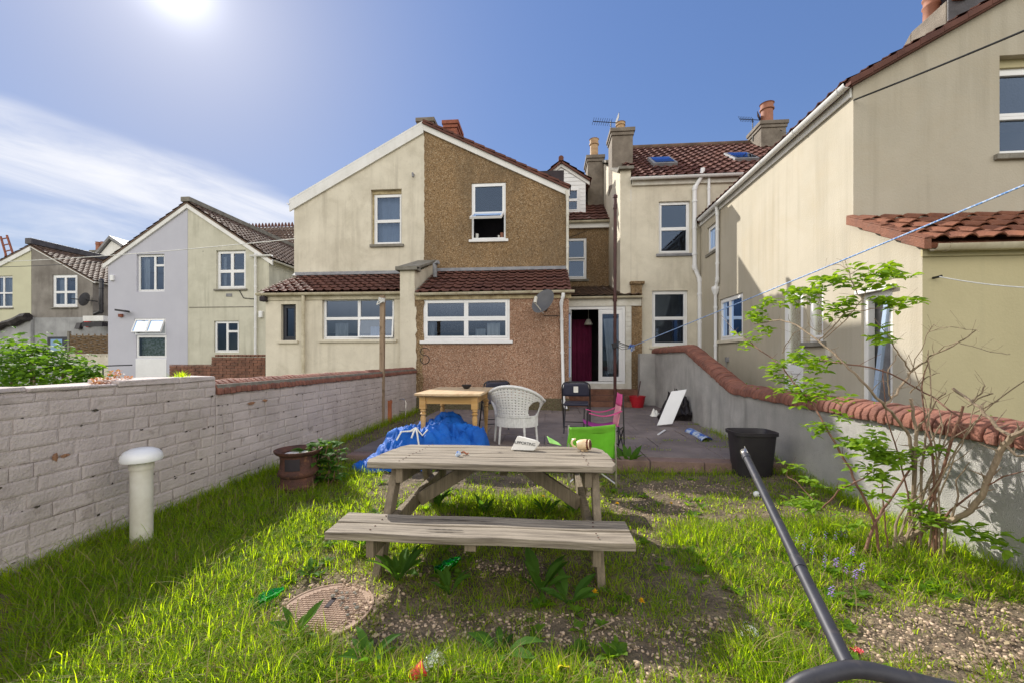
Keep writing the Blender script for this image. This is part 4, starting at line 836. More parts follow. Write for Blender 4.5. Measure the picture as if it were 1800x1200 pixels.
# side openings
window(rh, pS, ws, ((0, 0, 1, 1, 0),), recess=.04, sill=.03)
window(rh, pS, wg, ((0, 0, .58, 1, 0), (.58, 0, 1, 1, 0)), recess=.03, sill=.05, sillmat='cream', curtains=((.0, 0, .55, 1, 'curtain'),))
q = rh
window(rh, pS, gd, ((0, .40, 1, 1, 0), (0, 0, 1, .40, 0)), recess=.05, fw=.06, sash=.07, glass='glass_obsc', name='door')
w_ = MB(); rbar(w_, pS, gd[0]+.13, gd[1]+.13, gd[2]-.13, gd[1]+(gd[3]-gd[1])*.40-.02, .055, .09); w_.build('door_panel', M['upvc'], rh)
window(rh, pS, gw, ((0, 0, 1, 1, 0),), recess=.05, fw=.05, glass='glass_obsc', sill=.06, sillmat='concrete')
w_ = MB(); a0, z0, a1, z1 = dr2
rbar(w_, pS, a0, z0, a0+.07, z1, .03, .11); rbar(w_, pS, a1-.07, z0, a1, z1, .03, .11); rbar(w_, pS, a0+.07, z1-.07, a1-.07, z1, .03, .11); rbar(w_, pS, a0-.05, z1+.004, a1+.05, z1+.05, -.05, .02); w_.build('door_frame', M['board_white'], rh, bevel=.004)
w_ = MB(); rbar(w_, pS, a0+.08, z0, a0+.50, z1-.08, .16, .19); w_.build('door', M['lead'], rh)
w_ = MB(); w_.obox(pS.P(a0+(a1-a0)*.50, (z0+z1)/2-.05, .02), Vector((0, .03, 0)), Vector((.02, 0, 0)), Vector((.0, -.14, .92))); tag(w_.build('plank', M['blue_plank'], None, pS.P(a0+(a1-a0)*.5, z0, .02), bevel=.004), 'pale blue plank leaning in the dark side doorway of the right-hand house', 'plank')
q = MB(); c = atX(1280, 632, XO); q.box(c.x-.05, c.y-.05, c.z-.04, c.x, c.y+.05, c.z+.06); q.tube([c+Vector((-.04,0,-.02)), c+Vector((-.03,.05,-.5))], .008, 5); q.build('outside_tap', M['lead'], rh)
q = MB(); c = atX(1459, 620, XO); q.box(c.x-.04, c.y-.04, c.z-.05, c.x, c.y+.04, c.z+.05); q.build('wall_socket', M['upvc_old'], rh, bevel=.008)

# ---- far left pairs ------------------------------------------------------------
def gable_half(label, Y, pxs, apex, eave, m, left, wins, base=-.3, barge=.22, roofm='tile_dk', depth=9, extras=None):
    xa = atY(apex[0], apex[1], Y); xe = atY(eave[0], eave[1], Y)
    h = thing('terraced_house', label, 'house', ((xa.x+xe.x)/2, Y+2, 0)); pl = planeY(Y)
    holes = [rectY(Y, *w_[0]) for w_ in wins]
    A = (xa.x, xa.z); E = (xe.x, xe.z)
    poly = [(E[0], base), (A[0], base), A, E] if left else [(A[0], base), (E[0], base), E, A]
    mb = MB(); facade(mb, pl, poly, holes, .13)
    sx = E[0]; mb.add([(sx, Y, base), (sx, Y+depth, base), (sx, Y+depth, E[1]), (sx, Y, E[1])], [(0,1,2,3)])
    mb.add([(E[0], Y+1.4, base), (A[0], Y+1.4, base), (A[0], Y+1.4, E[1]), (E[0], Y+1.4, E[1])], [(0,1,2,3)])
    mb.build('wall', M[m], h)
    for (r, cells, kw), hl in zip(wins, holes): window(h, pl, hl, cells, **kw)
    d = Vector((E[0]-A[0], 0, E[1]-A[1])); a = Vector((A[0], Y-.06, A[1])); e = a+d*1.05
    mb = MB(); mb.prism([a, e, e-Z3*barge, a-Z3*barge], (0, .055, 0)); mb.build('barge_board', M['board_white'], h)
    c = Vector((A[0], Y-.08, A[1]+.03))
    pitched(h, c+d*1.05+Vector((0, depth if not left else 0, 0)), (0, 1 if left else -1, 0), depth, -d, d.length*1.05, M[roofm], tw=.26, course=.32, amp=.05)
    if not left: gutter(h, (e.x+.03, Y-.05, e.z-.02), (e.x+.03, Y+depth, e.z-.02), m='upvc_old')
    return h, pl
Y2 = 15.0; two = ((0, .45, 1, 1, 0), (0, 0, 1, .45, 0)); pair = ((0, .46, .5, 1, 0), (.5, .46, 1, 1, 0), (0, 0, .5, .46, 0), (.5, 0, 1, .46, 0))
lil, plx = gable_half('lilac grey rendered gable house beyond the garden wall, with two tilted top windows', Y2, None, (330, 357), (190, 458), 'lilac', True, [
    ((240, 447, 289, 513), ((0, 0, .62, 1, 0), (.62, 0, 1, .72, 0), (.62, .72, 1, 1, 0)), dict(recess=.08, curtains=((.02, 0, .25, 1, 'curtain'),))),
    ((236, 560, 291, 588), ((0, 0, .5, 1, 20), (.5, 0, 1, 1, 20)), dict(recess=.02, curtains=((0, 0, 1, 1, 'curtain'),))),
    ((239, 589, 293, 629), ((0, 0, 1, 1, 0),), dict(recess=.03, curtains=((0, 0, 1, 1, 'curtain_p'),)))])
w_ = MB(); r_ = rectY(Y2, 239, 630, 293, 664); rbar(w_, plx, *r_, -.02, .05); w_.build('door_panel', M['upvc'], lil, bevel=.01)
for (px_, py_, w0, h0, mt, nm) in ((199, 489, .14, .22, 'upvc', 'alarm_box'), (214, 555, .16, .12, 'red_brick', 'air_brick')):
    c = atY(px_, py_, Y2); q = MB(); q.box(c.x-w0/2, c.y-.08, c.z-h0/2, c.x+w0/2, c.y-.002, c.z+h0/2); q.build(nm, M[mt], lil, bevel=.01)
c = atY(228, 549, Y2); q = MB(); q.tube([c, c+Vector((-.05, -.2, .05))], .02, 6); q.obox(c+Vector((-.05, -.25, .03)), (.22, 0, -.03), (0, .1, 0), (0, 0, .035)); q.build('outside_lamp', M['black_plastic'], lil, bevel=.01)
grn, plg = gable_half('greenish cream rendered half of the gabled pair beside the lilac house, white downpipe', Y2, None, (330.3, 357), (473, 452), 'green_cream', False, [
    ((380, 440, 432, 508), pair, dict(recess=.08, sill=.06, fw=.06, sash=.06, curtains=((.05, 0, .18, .9, 'curtain'),))),
    ((376, 564, 420, 619), ((0, 0, .5, 1, 0), (.5, 0, 1, .68, 0), (.5, .68, 1, 1, 0)), dict(recess=.06, fw=.05))])
pipe(grn, [atY(449, 446, Y2-.12), atY(449, 450, Y2-.08), atY(449, 630, Y2-.08)], r=.045)
gutter(grn, atY(440, 449, Y2-.1), atY(478, 448, Y2-.1), r=.06)
w_ = MB(); c = atY(331, 540, Y2); w_.box(atY(333, 542, Y2).x, Y2-.015, c.z-.03, atY(446, 542, Y2).x, Y2-.003, c.z+.0); w_.build('render_band', M['concrete'], grn)
c = atY(403, 519, Y2); q = MB(); q.box(c.x-.12, c.y-.02, c.z-.06, c.x+.12, c.y-.002, c.z+.06); q.build('air_brick', M['lead'], grn)
c = atY(460, 553, Y2); q = MB(); q.box(c.x-.07, c.y-.1, c.z-.13, c.x+.07, c.y-.002, c.z+.13); q.build('meter_box', M['upvc'], grn, bevel=.02)
q = MB(); q.tube([atY(432, 506, Y2-.02)+Vector((-.3,0,-.05)), atY(428, 524, Y2-.02), atY(450, 526, Y2-.02)], .015, 5); q.build('cable', M['cable'], grn)
w_ = MB(); xa = atY(330, 357, Y2).x; za = atY(330, 355, Y2).z; w_.box(xa-.22, Y2-.1, za-.02, xa+.16, Y2+9, za+.17); w_.build('ridge_parapet', M['concrete'], grn, bevel=.02)
# terrace roof behind them with cresting
tr_ = thing('terrace_roof_range', 'dark tiled main roof with a crested ridge behind the greenish cream house', 'roof', (-13, 25, 0))
c0 = atY(412, 390, 25.5); c1 = atY(530, 408, 25.5)
zr = atY(470, 398, 25.5).z
pitched(tr_, (c0.x-2, 22.5, zr-2.6), (1, 0, 0), 12, (0, 3, 2.5), sqrt(9+6.25), M['tile_dk'], tw=.26, course=.34, amp=.05)
w_ = MB(); w_.box(c0.x-2, 24, -.2, c0.x+10, 26.2, zr-1.4); w_.build('wall', M['cream'], tr_)
w_ = MB(); x = c0.x-2
while x < c0.x+10: w_.prism([(x, 25.45, zr-.06), (x+.2, 25.45, zr-.06), (x+.16, 25.45, zr+.10), (x+.1, 25.45, zr+.22), (x+.04, 25.45, zr+.10)], (0, .06, 0)); x += .23
w_.build('ridge_cresting', M['tile'], tr_)
# pair 3
Y3 = 19.4
yel, ply = gable_half('pale yellow rendered house half at the far left of the row', Y3, None, (55, 432), (-60, 492), 'yellow', True, [
    ((-14, 485, 22, 541), pair, dict(recess=.08, sill=.06, curtains=((.1, 0, .9, 1, 'curtain'),)))], barge=.28)
gry, plgr = gable_half('weathered grey roughcast house half with a small dish, next to the pale yellow one', Y3, None, (55.4, 432), (163, 492), 'greybrown', False, [
    ((92, 483, 136, 540), pair, dict(recess=.05, fw=.10, sash=.06, sill=.08, curtains=((.05, 0, .3, 1, 'curtain'), (.6, 0, .8, .5, 'curtain'))))], barge=.10, roofm='tile_dk')
w_ = MB(); xa = atY(55, 430, Y3).x; za = atY(55, 428, Y3).z; w_.box(xa-.25, Y3-.1, za-.05, xa+.12, Y3+9, za+.26); w_.build('ridge_parapet', M['dark_stack'], gry, bevel=.02)
w_ = MB(); r_ = rectY(Y3-.02, 62, 558, 200, 640); w_.box(r_[0], Y3-.06, -.3, r_[2], Y3-.006, r_[3]); w_.build('painted_lower_wall', M['oldpaint'], gry)
w_ = MB(); a, b_ = atY(62, 558, Y3), atY(-20, 585, Y3)
pts = [Vector((a.x+(b_.x-a.x)*t, Y3-.3, a.z+(b_.z-a.z)*t+.05*sin(t*17))) for t in [i/10 for i in range(11)]]
w_.tube(pts, [.22]*4+[.16]*4+[.26, .3, .2], 7); w_.build('tarred_lean_to_edge', M['bag_black'], yel)
w_ = MB(); w_.prism([pts[0]+Vector((0, .1, 0)), pts[-1]+Vector((0, .1, 0)), Vector((pts[-1].x, Y3-.2, -.3)), Vector((pts[0].x, Y3-.2, -.3))], (0, .15, 0)); w_.build('painted_brick_wall', M['oldpaint'], yel)
r_ = rectY(Y3-.07, 84, 592, 121, 622); w_ = MB(); rbar(w_, planeY(Y3-.07), *r_, -.02, .06); o = w_.build('window', M['slate_dark'], gry)
w_ = MB(); rbar(w_, planeY(Y3-.07), r_[0]+.2, r_[1]+.1, r_[2]-.35, r_[3]-.12, -.03, -.021); w_.build('pane', M['glass'], o)
pipe(gry, [atY(178, 492, Y3-.05), atY(178, 494, Y3-.1), atY(178, 548, Y3-.1), atY(166, 552, Y3-.1)], r=.09, m='black_metal')
c = atY(151, 527, Y3-.35); q = MB(); q.lathe(c, [(.001, 0), (.2, .02), (.36, .07), (.34, .07), (.001, .02)], 18, axis=(-.9, -.3, .25)); s3 = q.build('satellite_dish', M['dish'], gry, smooth=True)
q = MB(); q.tube([c, c+Vector((-.6, -.2, .02))], .025, 6); q.tube([c, (c.x+.25, Y3, c.z-.05)], .03, 6); q.build('receiver_arm', M['cable'], s3)
r_ = rectY(Y3-.4, 165, 557, 200, 566); w_ = MB(); rbar(w_, planeY(Y3-.9), *r_, 0, .8); w_.build('canopy', M['board_white'], gry); r_ = rectY(Y3-.4, 165, 568, 200, 575); w_ = MB(); rbar(w_, planeY(Y3-.95), *r_, 0, .3); w_.build('rolled_awning', M['black_plastic'], gry)
c = atY(140, 573, Y3-.1); q = MB(); q.obox(c, (.14, 0, 0), (0, .1, 0), (0, .05, .16)); q.tube([c+Vector((.1,.1,.1)), c+Vector((.2, .04, .22))], .05, 6); q.build('floodlight', M['black_plastic'], gry, bevel=.02)
c = atY(156, 569, Y3-.1); q = MB(); q.lathe(c, [(.02, 0), (.19, .02), (.2, .09), (.05, .13)], 8, axis=(0, -1, 0)); q.build('alarm_box', M['alarm_red'], gry)
# woven screen, low white wall, handrail, small roofs beyond
r_ = rectY(18.0, 124, 589, 232, 622)
wf = thing('woven_fence', 'brown woven willow fence panel on a white wall beside the lilac house', 'fence', ((r_[0]+r_[2])/2, 18, 1.2))
q = MB(); n_ = 13; k = 0; x = r_[0]
xs = np.linspace(r_[0], r_[2], 11)
for j in range(n_):
    z = r_[1]+.05+(r_[3]-r_[1]-.1)*j/(n_-1)
    q.tube([(xs[0]+(xs[-1]-xs[0])*i/40, 18+.035*sin(pi*(i/4+j)), z+.012*sin(i*1.3+j)) for i in range(41)], .036, 5)
q.build('woven_rods', M['wattle'], wf)
q = MB(); 
for x in xs: q.tube([(x, 18, r_[1]-.15), (x, 18, r_[3]+.06)], .025, 6)
q.build('stakes', M['wattle'], wf); q = MB(); q.box(r_[0]-.12, 17.95, r_[1]-.2, r_[0]-.02, 18.05, r_[3]+.2); q.build('end_post', M['concrete'], wf)
q = MB(); r2 = rectY(18.0, 112, 624, 236, 664); q.box(r2[0], 17.98, -.3, r2[2], 18.2, r2[3]); q.box(r2[0], 17.95, r2[3], r2[2], 18.22, r2[3]+.06)
tag(q.build('low_wall', M['cream'], None, (r2[0]+2, 18, 0)), 'low off-white wall carrying the woven willow fence', 'garden wall')
q = MB(); a, b_, c = atY(160, 657, 14.2), atY(175, 643, 14.2), atY(232, 641, 14.2); q.tube([a, b_, c], .025, 6); q.tube([atY(181, 642, 14.2), atY(181, 665, 14.2)-Z3*.8], .025, 6)
tag(q.build('handrail', M['steel_dk'], None, (b_.x, 14.2, 0)), 'grey tube handrail in front of the low white wall', 'handrail')
dg = thing('distant_house', 'small white gabled dormer and chimneys showing between the grey and lilac houses', 'house', (-35, 30, 0))
a, l_, r3 = atY(196, 424, 31), atY(172, 452, 31), atY(222, 436, 31)
q = MB(); q.prism([(l_.x, 31, 2), (a.x+2.2, 31, 2), (a.x+2.2, 31, l_.z), (a.x, 31, a.z), (l_.x, 31, l_.z)], (0, 4, 0)); q.build('gable', M['board_white'], dg)
q = MB(); q.prism([(l_.x-.2, 30.8, l_.z-.1), (a.x, 30.8, a.z+.15), (a.x, 30.8, a.z+.4), (l_.x-.3, 30.8, l_.z+.05)], (0, 4, 0)); q.prism([(a.x, 30.8, a.z+.15), (a.x+2.6, 30.8, l_.z-.2), (a.x+2.6, 30.8, l_.z+.05), (a.x, 30.8, a.z+.4)], (0, 4, 0)); q.build('roof', M['lead'], dg)
c = atY(168, 440, 32); chimney(dg, c.x-.5, 32, c.x+.5, 33, 5, c.z, 'concrete', ((c.x-.2, 32.4), (c.x+.3, 32.4)), poth=.8, potr=.2)
lad = thing('ladder', 'red brown ladder propped above the roof at the far left edge', 'ladder', atY(12, 450, 21))
q = MB(); a0, a1, b0, b1 = atY(10, 447, 21), atY(1, 416, 21), atY(22, 444, 21), atY(12, 414, 21); q.tube([a0-Z3*2, a0, a1], .05, 6); q.tube([b0-Z3*2, b0, b1], .05, 6); q.build('rails', M['red_brick'], lad)
q = MB()
for t in (.15, .5, .85): q.tube([a0.lerp(a1, t), b0.lerp(b1, t)], .035, 6)
q.build('rungs', M['red_brick'], lad)

# low brown brick wall in the neighbour's garden
bw = thing('low_brick_wall', 'low brown brick wall in front of the greenish cream house, stepping down to the left', 'garden wall', (-8.4, 10.3, 0))
q = MB(); a, b_ = atY(372, 630, 10.3), atY(466, 630, 10.3); c = atY(298, 640, 10.3)
def brick_wall_y(q, x0, x1, Y, z0, z1, r=random.Random(5)):
    z = z0; row = 0
    while z < z1-.01:
        x = x0-(.11 if row % 2 else 0)
        while x < x1:
            p0, p1 = max(x, x0), min(x+.215, x1)
            if p1-p0 > .04: q.box(p0+.005, Y-r.uniform(.006, .014), z+.004, p1-.005, Y+.05, min(z+.07, z1), jit=.003)
            x += .22
        z += .075; row += 1
brick_wall_y(q, a.x, b_.x, 10.3, 0, 1.36); brick_wall_y(q, c.x, a.x, 10.3, 0, 1.15); q.build('brickwork', M['brown_brick'], bw)
q = MB(); q.box(a.x, 10.32, -.1, b_.x, 10.5, 1.33); q.box(c.x, 10.32, -.1, a.x-.001, 10.5, 1.12); q.build('wall_core', M['mortar'], bw)
q = MB(); 
for k in range(14): q.prism([(a.x+.1+k*.115, 10.28, 1.365), (a.x+.2+k*.115, 10.28, 1.365), (a.x+.2+k*.115, 10.28, 1.42), (a.x+.1+k*.115, 10.28, 1.42)], (0, .22, 0))
q.build('coping', M['brown_brick'], bw, bevel=.02)
# ------------------------------------------------------------------ OBJECTS IN THE GARDEN
def gz(x, y): return ground_h(x, y)
def spot(px, py, z=0.02): 
    p = atZ(px, py, z)
    for _ in range(3): p = atZ(px, py, gz(p.x, p.y))
    return p
# ---- picnic table
TX0, TX1, TY0, TY1, TZ = -1.19, .45, 2.53, 3.37, .648
pt = thing('picnic_table', 'weathered wooden picnic table with attached benches standing in the grass', 'picnic table', (-.37, 2.9, .03))
tilt = tan(radians(4.2))
def tz(y): return TZ-(y-TY0)*tilt
def plank(mb, x0, x1, y0, y1, zf, th, cut=(0,0), jit=.004):
    nseg = 14; r = random
    z_ = r.uniform(-.002, .002); e0, e1 = r.uniform(-.006, .006), r.uniform(-.006, .006)
    xs = [x0+e0+(x1+e1-x0-e0)*i/nseg for i in range(nseg+1)]
    vs = []
    for i, x in enumerate(xs):
        w0 = r.uniform(-.0015, .0015); sag = .0025*sin(i*.9+y0*9)
        ya, yb = y0+w0, y1+w0
        if i == 0: xa, xb = x+cut[0], x+cut[1]
        elif i == nseg: xa, xb = x-cut[0], x-cut[1]
        else: xa = xb = x
        for (xx, yy, top) in ((xa, ya, 0), (xb, yb, 0), (xb, yb, 1), (xa, ya, 1)):
            vs.append((xx, yy, zf(yy)+z_+sag-(0 if top else th)))
    fs = [(i*4+k, (i+1)*4+k, (i+1)*4+(k+1) % 4, i*4+(k+1) % 4) for i in range(nseg) for k in range(4)]+[(0,1,2,3), (nseg*4+3, nseg*4+2, nseg*4+1, nseg*4)]
    mb.add(vs, fs)
q = MB(); npl = 6; gp = .013; wpl = (TY1-TY0+gp)/npl
for i in range(npl):
    y = TY0+i*wpl; plank(q, TX0, TX1, y, y+wpl-gp, tz, .042, cut=((.045, 0) if i == 0 else ((0, .045) if i == npl-1 else (0, 0))))
top = q.build('tabletop', M['wood_old'], pt, bevel=.005)
def crack(mb, x0, x1, y, zf, w_=.012, seed=1):
    r = random.Random(seed); n = 14; up = []; dn = []
    for i in range(n+1):
        t = i/n; x = x0+(x1-x0)*t; h = w_*sin(pi*t)**.6*r.uniform(.4, 1); up.append((x, y+h, zf(y)+.0085)); dn.append((x, y-h*.6, zf(y)+.0085))
    mb.add(up+dn, [(i, i+1, n+2+i, n+1+i) for i in range(n)])
q = MB(); crack(q, atZ(1000, 802, .62).x-.03, atZ(1000, 802, .62).x+.17, atZ(1000, 801, .62).y, tz, .010, 2); crack(q, -.36, -.32, 2.98, tz, .012, 4); crack(q, -1.0, -.86, 2.86, tz, .006, 5); q.build('cracks', M['knot'], top)
BX0, BX1, BY0, BY1, BZ = -1.19, .455, 2.10, 2.38, .376
def bz(y): return BZ
q = MB(); plank(q, BX0, BX1, BY0, BY0+.134, bz, .042); plank(q, BX0+.0, BX1-.004, BY0+.146, BY1, bz, .042)
fb = q.build('bench_seat', M['wood_old'], pt, bevel=.005)
q = MB(); a = atZ(755, 932, BZ); crack(q, a.x-.03, a.x+.19, a.y, bz, .014, 7); crack(q, a.x-.15, a.x+.35, BY0+.2, bz, .008, 9); q.build('cracks', M['knot'], fb)
q = MB()
for xf in (-1.0+.047, .31-.047):
    for yy in (BY0+.045, BY0+.095, BY0+.185, BY0+.24): q.lathe((xf+random.uniform(-.008, .008), yy, BZ+.004), [(.005, 0), (.005, .0022), (.001, .003)], 8)
q.build('screws', M['rust'], fb)
q = MB()
for xf in (-1.0+.047, .31-.047):
    for i in range(npl):
        for o_ in (.035, .1): yy = TY0+i*wpl+o_; q.lathe((xf+random.uniform(-.008, .008), yy, tz(yy)+.004), [(.005, 0), (.005, .0022), (.001, .003)], 8)
q.build('screws', M['rust'], top)
q = MB(); RB = 3.50
plank(q, BX0, BX1, RB, RB+.134, bz, .042); plank(q, BX0, BX1, RB+.142, RB+.28, bz, .042); q.build('bench_seat', M['wood_old'], pt, bevel=.005)
for xf in (-1.0, .31):
    for (y_t, y_b) in ((2.68, 2.32), (3.24, 3.60)):
        q = MB(); a, b_ = Vector((xf, y_t, tz(y_t)-.045)), Vector((xf, y_b, -.04)); q.bar(a, b_, .046, .095, up=(0, 1, 0)); q.build('leg', M['wood_old_y'], pt, bevel=.005)
    s = 1 if xf < 0 else -1
    q = MB(); q.bar((xf+s*.047, BY0+.03, BZ-.095), (xf+s*.047, RB+.25, BZ-.095), .044, .098); q.build('cross_beam', M['wood_old_y'], pt, bevel=.005)
    q = MB(); q.bar((xf+s*.047, TY0+.04, tz(TY0+.04)-.092), (xf+s*.047, TY1-.04, tz(TY1-.04)-.092), .044, .095); q.build('top_batten', M['wood_old_y'], pt, bevel=.005)
    q = MB(); q.bar((xf+s*.07, 2.93, BZ-.10), (xf+s*.52, 2.93, tz(2.93)-.05), .09, .05, up=(0, 1, 0)); q.build('brace', M['wood_old_y'], pt, bevel=.005)
q = MB(); q.bar((-.40, BY0+.02, BZ-.062), (-.40, BY1-.01, BZ-.062), .06, .038); q.build('seat_batten', M['wood_old_y'], pt); q = MB(); q.bar((-.37, RB+.02, BZ-.062), (-.37, RB+.27, BZ-.062), .06, .038); q.build('seat_batten', M['wood_old_y'], pt)
# things on the table
def on_table(px, py): 
    p = atZ(px, py, .63)
    for _ in range(4): p = atZ(px, py, tz(p.y)+.006)
    return p
c = on_table(922, 789); bg = thing('paper_bag', 'white crumpled paper bag with black capital lettering on the picnic table', 'bag', c)
q = MB(); A = lambda x, y, z: c+Vector((x, y, z))
vs = [A(-.105, -.03, .0), A(.075, -.045, .0), A(.085, .055, .0), A(-.09, .07, .0), A(-.055, -.005, .105), A(.085, -.028, .078), A(.088, .03, .070), A(-.045, .045, .098), A(-.10, -.02, .02), A(.125, .0, .055)]
q.add(vs, [(3,2,1,0), (0,1,5,4), (4,5,6,7), (0,4,7,3), (3,7,6,2), (1,2,9), (1,9,5), (2,6,9), (5,9,6)]); q.build('sack', M['paper'], bg, bevel=.006, sub=0)
fc = bpy.data.curves.new('lettering', 'FONT'); fc.body = 'SUPPORTING'; fc.size = .031; fc.align_x = 'CENTER'; fc.align_y = 'CENTER'; fc.extrude = .0004; fc.space_character = .92
ft = bpy.data.objects.new('lettering_curve', fc); COL.objects.link(ft); bpy.context.view_layer.update(); lm = bpy.data.meshes.new_from_object(ft.evaluated_get(bpy.context.evaluated_depsgraph_get())); bpy.data.objects.remove(ft)
fo = bpy.data.objects.new('lettering', lm); COL.objects.link(fo); fo.parent = bg; lm.materials.clear(); lm.materials.append(M['ink'])
v0, v1, v4, v5 = vs[0], vs[1], vs[4], vs[5]
ax_ = ((v1-v0)+(v5-v4)).normalized(); up_ = ((v4-v0)+(v5-v1)).normalized(); nn = ax_.cross(up_).normalized(); up_ = nn.cross(ax_)
ctr = (v0+v1+v4+v5)/4+nn*.0075+up_*.006
fo.matrix_local = Matrix.Translation(ctr-c) @ Matrix((ax_, up_, nn)).transposed().to_4x4()
c = on_table(1026, 790); mg = thing('mug', 'cream glazed mug tipped on its side with a brown patch on the picnic table', 'mug', c)
q = MB(); axv = Vector((.92, -.35, .1)).normalized(); cc = c+Vector((-.045, .0, .040))
q.lathe(cc, [(.001, 0), (.032, .0), (.040, .02), (.043, .06), (.038, .088), (.041, .098), (.037, .098), (.034, .088), (.038, .06), (.03, .012), (.001, .01)], 24, axis=axv); q.build('body', M['mug'], mg, smooth=True)
q = MB(); hv = Vector((-.75, -.25, .6)).normalized(); q.tube([cc+axv*.02+hv*.035+Vector((-.02+.0*t, 0, 0))*0+Vector((-.03*sin(t)-.01, -.004, .03*cos(t)-.005)) for t in [pi*i/8 for i in range(9)]], .008, 8); q.build('handle', M['mug'], mg, smooth=True)
q = MB(); q.lathe(cc+axv*.099, [(.001, .002), (.03, .003), (.038, -.003), (.041, -.022), (.0405, -.03)], 14, axis=axv); q.build('brown_patch', M['mug_brown'], mg, smooth=True)
for (dx_, dz_) in ((-.01, 0), (.02, 0)):
    q = MB(); q.lathe(c+Vector((dx_, -.02, -.006)), [(.013, 0), (.014, .012), (.009, .02)], 8); q.build('foot', M['mug'], mg, smooth=True)
c = on_table(803, 800); q = MB(); q.lathe(c, [(.014, 0), (.014, .016), (.018, .016), (.018, .03), (.012, .034), (.001, .034)], 12, axis=(.5, -.2, .6)); tag(q.build('lighter_stub', M['blue_pack'], None, c, smooth=True), 'small blue and white cap lying on the picnic table', 'cap')
c = on_table(817, 797); q = MB(); q.grid(lambda u, v: c+Vector((.05*(u-.5), .03*(v-.5), .008+.008*sin(u*6)+.006*cos(v*5))), 8, 6); tag(q.build('dried_leaf', M['terracotta'], None, c, solid=.002), 'curled brown dry leaf on the picnic table', 'leaf')
c = on_table(968, 783)+Vector((0, .02, 0)); q = MB(); q.grid(lambda u, v: c+Vector((-.01+.10*u-.02*v, .0, .0+.055*(1-u)*(.4+.6*v)+.012*v))+Vector((0, .05*v, 0)), 10, 6); tag(q.build('green_plastic_piece', M['green_pl'], None, c, solid=.003, smooth=True), 'bright green curved plastic piece at the back edge of the picnic table', 'plastic lid')

# ---- pine table
PL = Vector((0, 0, PZ)); 
fl_ = atZ(733, 790, PZ); p_nl = atZ(728, 694, PZ+.75)
Yn = 5.02; zt_ = None
x_l = atY(728, 690, Yn).x; x_r = atY(845, 690, Yn).x; ztop = atY(790, 691, Yn).z; Yf = Yn+1.15
ptb = thing('pine_table', 'varnished pine table with turned legs on the patio beside the blue tarpaulin', 'table', ((x_l+x_r)/2, Yn+.5, PZ))
q = MB(); n = 16
pts = [(x_l+(x_r-x_l)*i/n, Yn-.05*sin(pi*i/n), 0) for i in range(n+1)]+[(x_r+.03, Yf, 0)]+[(x_r+.0-(x_r-x_l)*i/n, Yf+.05*sin(pi*i/n), 0) for i in range(1, n)]+[(x_l-.0, Yf, 0)]
q.prism([(x, y, ztop-.032) for x, y, _ in pts], (0, 0, .032)); q.build('tabletop', M['pine_top'], ptb, bevel=.008)
q = MB(); i_ = .07; zb = ztop-.033; ht = .105
q.box(x_l+i_+.05, Yn+i_, zb-ht, x_r-i_-.05, Yn+i_+.022, zb); q.box(x_l+i_+.05, Yf-i_-.02, zb-ht, x_r-i_-.05, Yf-i_, zb); q.box(x_l+i_, Yn+i_+.05, zb-ht, x_l+i_+.02, Yf-i_-.05, zb); q.box(x_r-i_-.02, Yn+i_+.05, zb-ht, x_r-i_, Yf-i_-.05, zb); q.build('apron', M['pine'], ptb)
Hh = zb-PZ
for (lx, ly) in ((x_l+i_+.02, Yn+i_+.02), (x_r-i_-.02, Yn+i_+.02), (x_l+i_+.02, Yf-i_-.02), (x_r-i_-.02, Yf-i_-.02)):
    q = MB(); s = .04; q.box(lx-s, ly-s, zb-.17, lx+s, ly+s, zb-.001)
    q.lathe((lx, ly, PZ), [(.018, 0), (.022, .03), (.018, .05), (.030, Hh*.45), (.036, Hh*.58), (.026, Hh*.63), (.038, Hh*.65), (.038, Hh*.67), (.024, Hh*.69), (.036, Hh*.71), (.036, Hh*.73), (.026, Hh*.75), (.04, zb-.17-PZ)], 14); q.build('leg', M['pine'], ptb, smooth=True)
c = Vector((atY(820, 678, Yf-.32).x, Yf-.32, ztop)); q = MB(); q.lathe(c, [(.03, 0), (.035, .004), (.06, .03), (.075, .06), (.07, .06), (.05, .02), (.001, .012)], 20); tag(q.build('bowl', M['black_plastic'], None, c, smooth=True), 'small dark bowl standing on the pine table', 'bowl')

# ---- blue tarpaulin heap under the pine table
tc_ = Vector((x_l+.38, 5.05, PZ)); tw = thing('tarpaulin', 'crumpled bright blue tarpaulin heaped under the pine table and over the patio edge', 'tarpaulin', tc_)
bumps = [(x_l+.05, 4.85, .46, .36, .30), (x_l+.45, 5.05, .36, .32, .34), (x_l+.72, 5.0, .24, .26, .26), (x_l-.10, 4.72, .26, .26, .22), (x_l+.32, 5.55, .32, .30, .46), (x_l+.05, 5.35, .34, .26, .32), (x_l+.42, 4.78, .42, .16, .20), (x_l-.36, 4.55, .20, .2, .10), (x_l+.86, 4.98, .10, .15, .26)]
def tarp_h(x, y):
    h = 0; px_ = x+.05*mnoise.noise((x*4, y*4, 2)); py_ = y+.05*mnoise.noise((x*4, y*4, 9))
    s = 0
    for (bx_, by_, rx, ry, hh) in bumps:
        d = ((px_-bx_)/rx)**2+((py_-by_)/ry)**2; f = max(0, 1-d)**.6*hh*.74; s = max(s, f) + min(s, f)*.25
    rid = 0
    for (f, a) in ((5.5, .055), (11, .042), (23, .022)):
        v = mnoise.noise((x*f+1.7*mnoise.noise((y*3, x*3, 4)), y*f*.8+x*f*.5, f)); rid += a*(1-abs(v)*2.2)
    return s*(1+0) + rid*min(1, s*7), s
q = MB(); nx_, ny_ = 150, 130; X0_, X1_, Y0_, Y1_ = x_l-.80, x_l+1.15, 4.25, 5.95
vs = []; keep = {}
